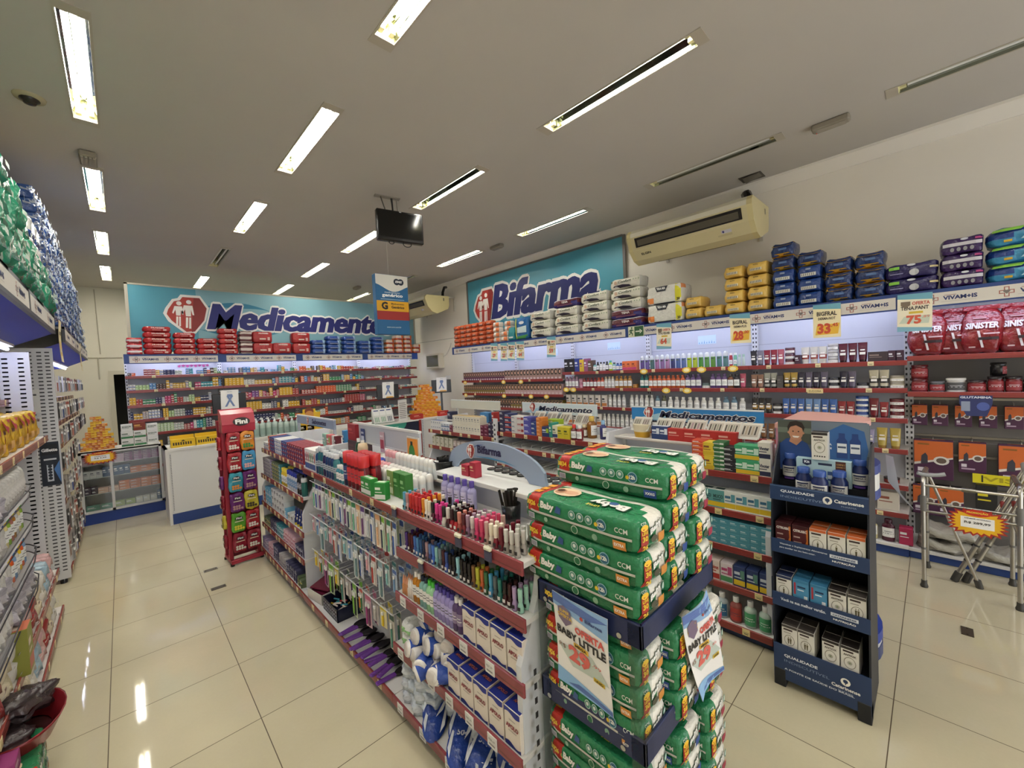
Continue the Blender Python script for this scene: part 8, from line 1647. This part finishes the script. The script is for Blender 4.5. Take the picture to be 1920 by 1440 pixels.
for i, (a, b, z, nm) in enumerate(((.055, .20, 1.13, 'at the island side on the raised step'), (.365, .20, 1.13, 'at the shopfront side on the raised step'), (.135, .11, 1.076, 'front line, island side of the kit box'), (.290, .11, 1.076, 'front line, shopfront side of the kit box'), (.213, .065, 1.076, 'at the very front centre'))): VB.at(FR_C.p(a, b, z), FR_C.rz, f'blue vitamin bottle {nm} of the vitamin stand', 'vitamin bottles on the stand', sc=(1.3, 1.3, 1.38))
tt = bpy.data.objects['vitamin_display']; obj('step', MB().box(.008, w_ if 0 else .407, .15, .31, 1.07, 1.129, '14161C', P), tt)
def vbox(desc, col, top, kind, name='vitamin_carton'):
    w, d, h = .072, .07, .150; mb = MB().box(-w / 2, w / 2, -d / 2, d / 2, 0, h, col, P, .001, top=top); f = fy(-d / 2); mb.rect(f, -w * .49, w * .49, h * .90, h * .995, top)
    dk = col < 'A'
    if kind == 'citrus': mb.text('CITRUSEC', f, 0, h * .76, h * .09, 'E0D8D0', w=w * .84, bold=.04).shape(f, [(w * .12, 0), (w * .49, 0), (w * .49, h * .9), (w * .36, h * .9), (w * .40, h * .5)], 'B8641E', d=.0007).disc(f, w * .22, h * .14, w * .16, 'D8D0C0', d=.0012).disc(f, w * .22, h * .14, w * .12, 'C85A1E', d=.0017).rect(f, -w * .4, w * .0, h * .55, h * .60, 'A89088').rect(f, -w * .4, w * .1, h * .38, h * .41, 'A89088')
    elif kind == 'blue': mb.rect(f, -w * .42, -w * .30, h * .45, h * .88, 'A8303A').rect(f, -w * .2, w * .3, h * .72, h * .78, '1E3A5E').rect(f, -w * .2, w * .2, h * .62, h * .66, 'D8E4EC').rect(f, w * .2, w * .42, h * .3, h * .46, 'D8DCDC').rect(f, -w * .49, w * .49, 0, h * .26, '6A2A2A')
    else:
        mb.rect(f, -w * .38, w * .2, h * .80, h * .86, '3A2A28').disc(f, 0, h * .45, w * .34, '8A8474', d=.0006, n=18, ry=h * .20).disc(f, 0, h * .45, w * .30, 'DAD6CC', d=.001, n=18, ry=h * .178)
        if kind == 'ANTIOX': mb.text('ANTIOX', f, 0, h * .68, h * .07, '3A3430', w=w * .7, bold=.03).disc(f, 0, h * .45, w * .14, 'A8A498', d=.0014).disc(f, 0, h * .45, w * .05, '7A8A5A', d=.0018)
        else:
            for q in ((-.06, .08) if kind == 'two' else (0,)): mb.disc(f, w * q, h * .56, w * .04, '5A5234', d=.0014, n=8).shape(f, [(w * (q - .06), h * .52), (w * (q + .06), h * .52), (w * (q + .03), h * .32), (w * (q - .03), h * .32)], '5A5234', d=.0014)
            mb.rect(f, -w * .36, w * .1, h * .70, h * .73, '9A9488')
        for i in range(5): mb.disc(f, (-.3 + i * .15) * w, h * .13, w * .055, '3A3634', d=.001, n=8)
    return Kind(name, 'vitamin box', desc, w, d, h, mb)
vci, vor, vtw, vbl, van, von = vbox('maroon citrus vitamin box', '4A1418', '3A1014', 'citrus'), vbox('white-orange vitamin box', 'DAD6CC', 'C8622E', 'ring'), vbox('white vitamin box with couple', 'DAD6CC', '4A4440', 'two'), vbox('blue-maroon vitamin box', '4A8AB0', '3A7AA0', 'blue'), vbox('white antioxidant box', 'DAD6CC', '2A2422', 'ANTIOX'), vbox('white vitamin box with man', 'DAD6CC', '2A3458', 'one')
EV = 'island side'; VS = 'goods on the vitamin stand'
row(FR_C, .015, .775, [(vci, 2, 1, 2), (vor, 3, 1, 2)], 'on second tray', VS, EV, b=.012, a1=.402, jit=.006)
row(FR_C, .012, .475, [(von, 1, 1, 2), (vbl, 2, 1, 2), (van, 1, 1, 2), (vtw, 1, 1, 2)], 'on third tray', VS, EV, b=.012, a1=.402, jit=.006)
row(FR_C, .035, .20, [(vtw, 2, 1, 2)], 'on lowest tray', VS, EV, b=.012, a1=.185, jit=.006); row(FR_C, .215, .20, [(van, 2, 1, 2)], 'on lowest tray', VS, EV, b=.012, a1=.37, jit=.006, count0=2)
kb_ = MB().box(-.12, .12, -.02, .02, 0, .14, 'A8C4CC', P, .001); f = fy(-.02); kb_.shape(f, [(-.09, .135), (-.05, .135), (-.05, .11), (-.07, .10), (-.09, .11)], '1E2848').text('Kit', f, -.07, .115, .014, 'E8ECF0', w=.024, bold=.04, d=.002).rect(f, -.02, .04, .11, .122, '1E2848').rect(f, .055, .098, .09, .138, '4A2420').text('COMPRE 2', f, .0765, .118, .008, 'C8A060', w=.036, bold=.02, d=.002).text('GANHE +1', f, .0765, .104, .008, 'C8A060', w=.036, bold=.02, d=.002)
for x in (-.01, .02): kb_.rect(f, x, x + .022, .03, .08, '2E4E86', d=.001).rect(f, x + .002, x + .02, .04, .06, 'C8D0D8', d=.0015)
Kind('kit_box', 'vitamin box', 'k', .2, .04, .14, kb_).at(FR_C.p(.215, .165, 1.13), FR_C.rz, 'pale blue kit box standing behind the blue vitamin bottles', VS)
van.at(FR_C.p(.205, .165, 1.271), FR_C.rz, 'white antioxidant box standing on the pale blue kit box', VS)
# ---------------- main aisle goods ----------------
def wrap_art(mb, ff, fe, ft, w, d, h): patch(mb, ff, [(-.2 * w, .5 * h), (.15 * w, .5 * h), (.15 * w, .64 * h), (-.2 * w, .64 * h)], 'B8CCC0', .002, 3)
gp = pack('green wrapped nappy bundle', .25, .30, .205, name='nappy_bundle', colf= lambda k, a, b: '1E7A5A' if (k != 'l' or a > 0) and not (k == 'f' and a > .82) else '8A9A8A', art=wrap_art, nx=8, ny=6, nz=6, k=4, wr=.009)
EA = 'shopfront'
for i, (a, n) in enumerate(((2.62, 4), (2.88, 4), (3.14, 4), (3.40, 4), (3.66, 4), (3.92, 4), (4.18, 4), (4.44, 3), (4.70, 2), (4.95, 2))):
    for v in range(n): gp.at(FR_L.p(a, .06 + .02 * v + RND.uniform(-.02, .02), 2.446 + v * .19), FR_L.rz + RND.uniform(-.12, .12), f'green plastic-wrapped nappy bundle, {lvl(v, n)} in {nth(i + 1)} pile from shopfront, aisle header', 'green nappy bundles above the aisle')
wb2 = pack('white-yellow nappy pack', .26, .28, .15, lambda k, a, b: 'D8A82A' if k == 't' else ('C8C8C4' if b > -.3 else '2A4A8A'), None, nx=8, ny=5, nz=6, k=8)
for a in (4.70, 4.95):
    for v in range(2): wb2.at(FR_L.p(a, .10, 2.446 + .385 + v * .152), FR_L.rz, f'white-yellow nappy pack, {"upper" if v else "lower"} of two atop green bundles, {"nearer the blue packs" if a > 4.8 else "nearer the shopfront"}', 'white-yellow nappy packs above the aisle')
def bw_art(mb, ff, fe, ft, w, d, h): patch(mb, ff, [(-.3 * w, .4 * h), (.1 * w, .35 * h), (.2 * w, .65 * h), (-.2 * w, .7 * h)], 'A8B4C4', .002, 3); patch(mb, fe, [(-.2 * d, .3 * h), (.2 * d, .3 * h), (.2 * d, .7 * h), (-.2 * d, .7 * h)], 'C4C8CC', .002, 2)
bp = pack('blue-silver nappy pack', .165, .22, .115, name='wrapped_nappy_pack', colf=lambda k, a, b: '2A4A86' if math.sin(a * 4 + b * 3) > -.75 else '9AA4B4', art=bw_art, nx=8, ny=5, nz=6, k=3.6, wr=.008)
for i in range(24):
    n = 10 if 0 < i < 12 else 9 if i < 19 else 8
    if i == 0: n = 7
    for v in range(n): bp.at(FR_L.p(5.19 + i * .178, .04 + .006 * v + RND.uniform(-.015, .015), 2.446 + v * .115), FR_L.rz + RND.uniform(-.12, .12), f'blue-silver nappy pack, {lvl(v, n)} in {nth(i + 1)} pile beyond the green bundles on aisle header', 'blue nappy packs above the aisle')
tin = lambda d, c, lid, r, h, lab: lathed(d, 'milk_tin', 'milk tin', r, h, c, lid, 'lid', capr=1.02, caph=.10, prof=[(r, 0), (r, h * .86), (r, h * .9)], lab=(.1, .8), labc=lab)
nt, gt2, wt2 = tin('navy milk tin', '1E2A52', '16203E', .055, .17, '5A7AA8'), tin('green milk tin', '2E8A3E', '3A9A4A', .065, .13, '3A9A48'), tin('white-brown milk tin', 'CFC8C0', '7A4A4A', .06, .14, 'D8D0C8')
gbx = carton('green-white milk box', .15, .12, .20, '2E9A42', None, 'NESTLE', None, 'F0F4F0', 'milk_box', tz=.62)
row(FR_L, 3.0, 1.78, [(nt, 8, 2, 1)], 'on tin shelf', 'milk tins on the aisle shelf', EA, b=.2, a1=4.0)
row(FR_L, 4.05, 1.78, [(gt2, 3, 2, 1), (wt2, 3, 2, 1)], 'on tin shelf', 'milk tins on the aisle shelf', EA, b=.2, a1=4.86, count0=8)
gbx.at(FR_L.p(4.3, .28, 2.045), FR_L.rz, 'green milk box standing on the green tins under the blue canopy', 'milk boxes on the tins'); carton('white milk box', .15, .12, .16, 'D8D4CC', None, 'C8A87A', None, '5A4A8A', 'milk_box').at(FR_L.p(4.62, .28, 2.065), FR_L.rz, 'white milk box standing on the white-brown tins', 'milk boxes on the tins')
def nut_art(mb, ff, fe, ft, w, d, h): mb.shape(ff, [(-.4 * w, .6 * h), (.2 * w, .95 * h), (-.4 * w, .95 * h)], 'A82A2A', d=.003); mb.shape(ff, [(.1 * w, .5 * h), (.4 * w, .2 * h), (.4 * w, .6 * h)], 'A82A2A', d=.003); mb.text('Nutri', ff, .05 * w, .62 * h, .12 * h, '5A1A1A', w=.5 * w, bold=.05, d=.003); patch(mb, ff, [(-.3 * w, .2 * h), (.1 * w, .2 * h), (.1 * w, .4 * h), (-.3 * w, .4 * h)], 'D8A85A', .002, 3)
nb = bagk('yellow cereal bag', .20, .12, .22, ['D8A82A', 'E0B83A', 'D8B03A'], 21, name='cereal_bag', art=nut_art, k=4)
for i in range(9):
    for q in range(2): nb.at(FR_L.p(2.72 + i * .245, .09 + q * .14, 1.4755), FR_L.rz + RND.uniform(-.06, .06), f'yellow and red cereal bag, {nth(i + 1)} from the shopfront, {"front" if q == 0 else "back"} line on the aisle shelf', 'cereal bags on the aisle shelf')
# curved wire baskets with bottles
lot = [lathed(f'{n} baby lotion bottle', 'lotion_bottle', 'bottle', .03, .16, c, cp, capr=.6, caph=.18, lab=(.2, .6), sy=.7) for n, c, cp in (('green', '8AB03A', '4A9A3A'), ('amber', 'A8742A', 'D8C83A'), ('pale yellow', 'D8C88A', 'D8B83A'), ('rose', 'A86A5A', '8A4A4A'), ('white', 'CFCDC8', '3A4A8A'), ('yellow', 'D8B41E', 'E0C02A'), ('orange', 'D8581E', 'D84A1E'), ('blue', '7A9AC0', '3A6A9A'))]
diapers = [bagk('silver-wrapped wipes pack', .14, .08, .12, ['8A8690', 'C4C0C8', 'A8A4AC'], 31, name='wipes_pack', cat='wipes', wr=.010), bagk('white powder pack', .08, .07, .17, ['B8B4B0', 'D8D6D2', 'D0CEC8'], 32, name='wipes_pack', cat='wipes', wr=.006)]
pth = [(2.7 + i * .08, 0.0) for i in range(15)] + [(3.90 + .40 * math.sin(u), .40 - .40 * math.cos(u)) for u in [math.pi / 2 * k / 6 for k in range(1, 7)]]
for bi, z in enumerate((1.20, 1.01, .80, .62)):
    t = thing('wire_basket', f'curved black wire basket bulging from the aisle shelving, {nth(bi + 1)} from the top', 'basket', FR_L.p(0, 0, z), FR_L.rz, 'curved wire baskets')
    obj('rim', MB().tube([(a, b - .012, .045) for a, b in pth], .0035, '2A2830', K, 6).tube([(a, b - .008, .0) for a, b in pth], .003, '2A2830', K, 6), t)
    obj('tray', MB().add([(a, b, 0) for a, b in pth] + [(4.3, .6, 0), (2.7, .6, 0)], [tuple(range(len(pth) + 2))], 'A8A6A8', K), t)
    for i in range(24):
        a = 2.76 + i * .074; b = .05
        if a > 3.9: u = (a - 3.9) / .36; a, b = 3.90 + .34 * math.sin(u), .40 - .34 * math.cos(u)
        k = (diapers[1], lot[(i * 3) % 5], lot[4 + i % 4], diapers[0])[bi] if i > 7 else diapers[(bi + i) % 2]
        if k is diapers[0] and i % 2: continue
        k.at(FR_L.p(a, b, z + .002), FR_L.rz + RND.uniform(-.1, .1) + (.6 if a > 3.95 else 0), f'{k.desc}, {nth(i + 1)} from shopfront in the {nth(bi + 1)} curved wire basket', 'goods in the curved baskets')
# low shelves of the near bays
pf = [pack(f'{n} baby wipes pack', .17, .24, .10, c, art_lines('D8D4D0'), nx=6, ny=4, nz=4, k=4, wr=.006, name='wipes_pack', cat='wipes') for n, c in (('pink', 'C8A0A0'), ('white', 'D0CCC4'), ('red', '9A3A3A'), ('pale blue', '9AB4C4'), ('cream', 'D0C4A8'))]
for sh, z in (('lower', .385), ('lowest', .075)):
    for i in range(11):
        k = pf[(i * 2 + (z < .2)) % 5]
        for v in range(2):
            if z < .2 and i < 2: continue
            k.at(FR_L.p(2.65 + i * .205, .13, z + .0005 + v * .102), FR_L.rz + RND.uniform(-.08, .08), f'{k.desc}, {lvl(v, 2)} in {nth(i + 1)} pile from shopfront on {sh} aisle shelf', 'wipes on the low aisle shelves')
t = thing('red_basket', 'round red basket of dark plastic-wrapped goods jutting over the aisle', 'basket', FR_L.p(3.0, -.02, .30), FR_L.rz)
obj('bowl', MB().lathe([(.16, -.10), (.22, -.02), (.235, .0), (.225, 0), (.15, -.09)], 22, '7A1A22', G, cap=False, sy=.62).lathe([(.001, -.095), (.16, -.095)], 22, '3A1014', G, cap=False, sy=.62), t)
dk = bagk('dark plastic-wrapped doll', .22, .14, .09, ['2A2426', '4A3E3E', '3A3032'], 41, name='wrapped_toy', cat='toy', wr=.012)
for i, (a, b, rz) in enumerate(((2.94, .02, .3), (3.08, -.03, -.4), (3.0, .03, 1.0))): dk.at(FR_L.p(a, b, .215 + .06 * i), FR_L.rz + rz, f'dark plastic-wrapped toy, {["lowest", "middle", "topmost"][i]} in the round red basket', 'wrapped toys in the red basket')
gbg = nappy_kind('green-white nappy pack', '24', '20', 'D08A3A', 8)
for i, (z, a) in enumerate(((.0, 2.85), (.11, 2.83), (.0, 2.32))): gbg.at(FR_L.p(a, -.0, z + .002), FR_L.rz + RND.uniform(-.06, .06), f'green-white nappy pack on the floor below the red basket, {["lower", "upper", "nearest the shopfront"][i]} one', 'nappy packs on the aisle floor', sc=(.8, 1, 1))
mbx = carton('magenta toy box', .12, .08, .07, '8E2A6A', None, None, None, 'D8B8C8', 'toy_box'); mbx.at(FR_L.p(2.72, .0, .226), FR_L.rz, 'magenta box resting on the green-white packs by the aisle', 'boxes by the red basket')
tbx = carton('clear-fronted toy box', .13, .10, .24, '8A8A3A', 'B86A5A', None, None, 'D8C8B8', 'toy_box', top='C86A4A'); tbx.at(FR_L.p(3.30, .02, .3855), FR_L.rz, 'green-orange toy box standing above the red basket on the aisle shelf', 'boxes by the red basket')
# hanging goods of the far aisle bays
hg = [hang('grey accessory pack', .09, .16, 'A8A6A4', ['6A6664', '8A8886'], 'accessory_pack', 'accessory'), hang('black accessory pack', .09, .16, '4A4846', ['2A2A2A', '5A5856'], 'accessory_pack', 'accessory'), hang('white accessory pack', .09, .16, 'C8C6C2', ['8A8A90', 'B0AEB0', '4A5A8A'], 'accessory_pack', 'accessory'), hang('red accessory pack', .09, .16, 'B8A8A0', ['8A3A34', 'A86A5A'], 'accessory_pack', 'accessory')]
for si, z in enumerate((1.98, 1.72, 1.47, 1.22, .95, .65, .33)):
    for i in range(22):
        if i > 11 and si > 2: continue
        k = hg[(i * 3 + si * 2 + i // 4) % 4]; k.at(FR_L.p(5.88 + i * .155, -.02 + .03 * (i % 2), z), FR_L.rz + RND.uniform(-.25, .25), f'{k.desc}, {nth(i + 1)} beyond the razor advert, {nth(si + 1)} hanging line from the top', 'packs hanging in the far aisle bays')
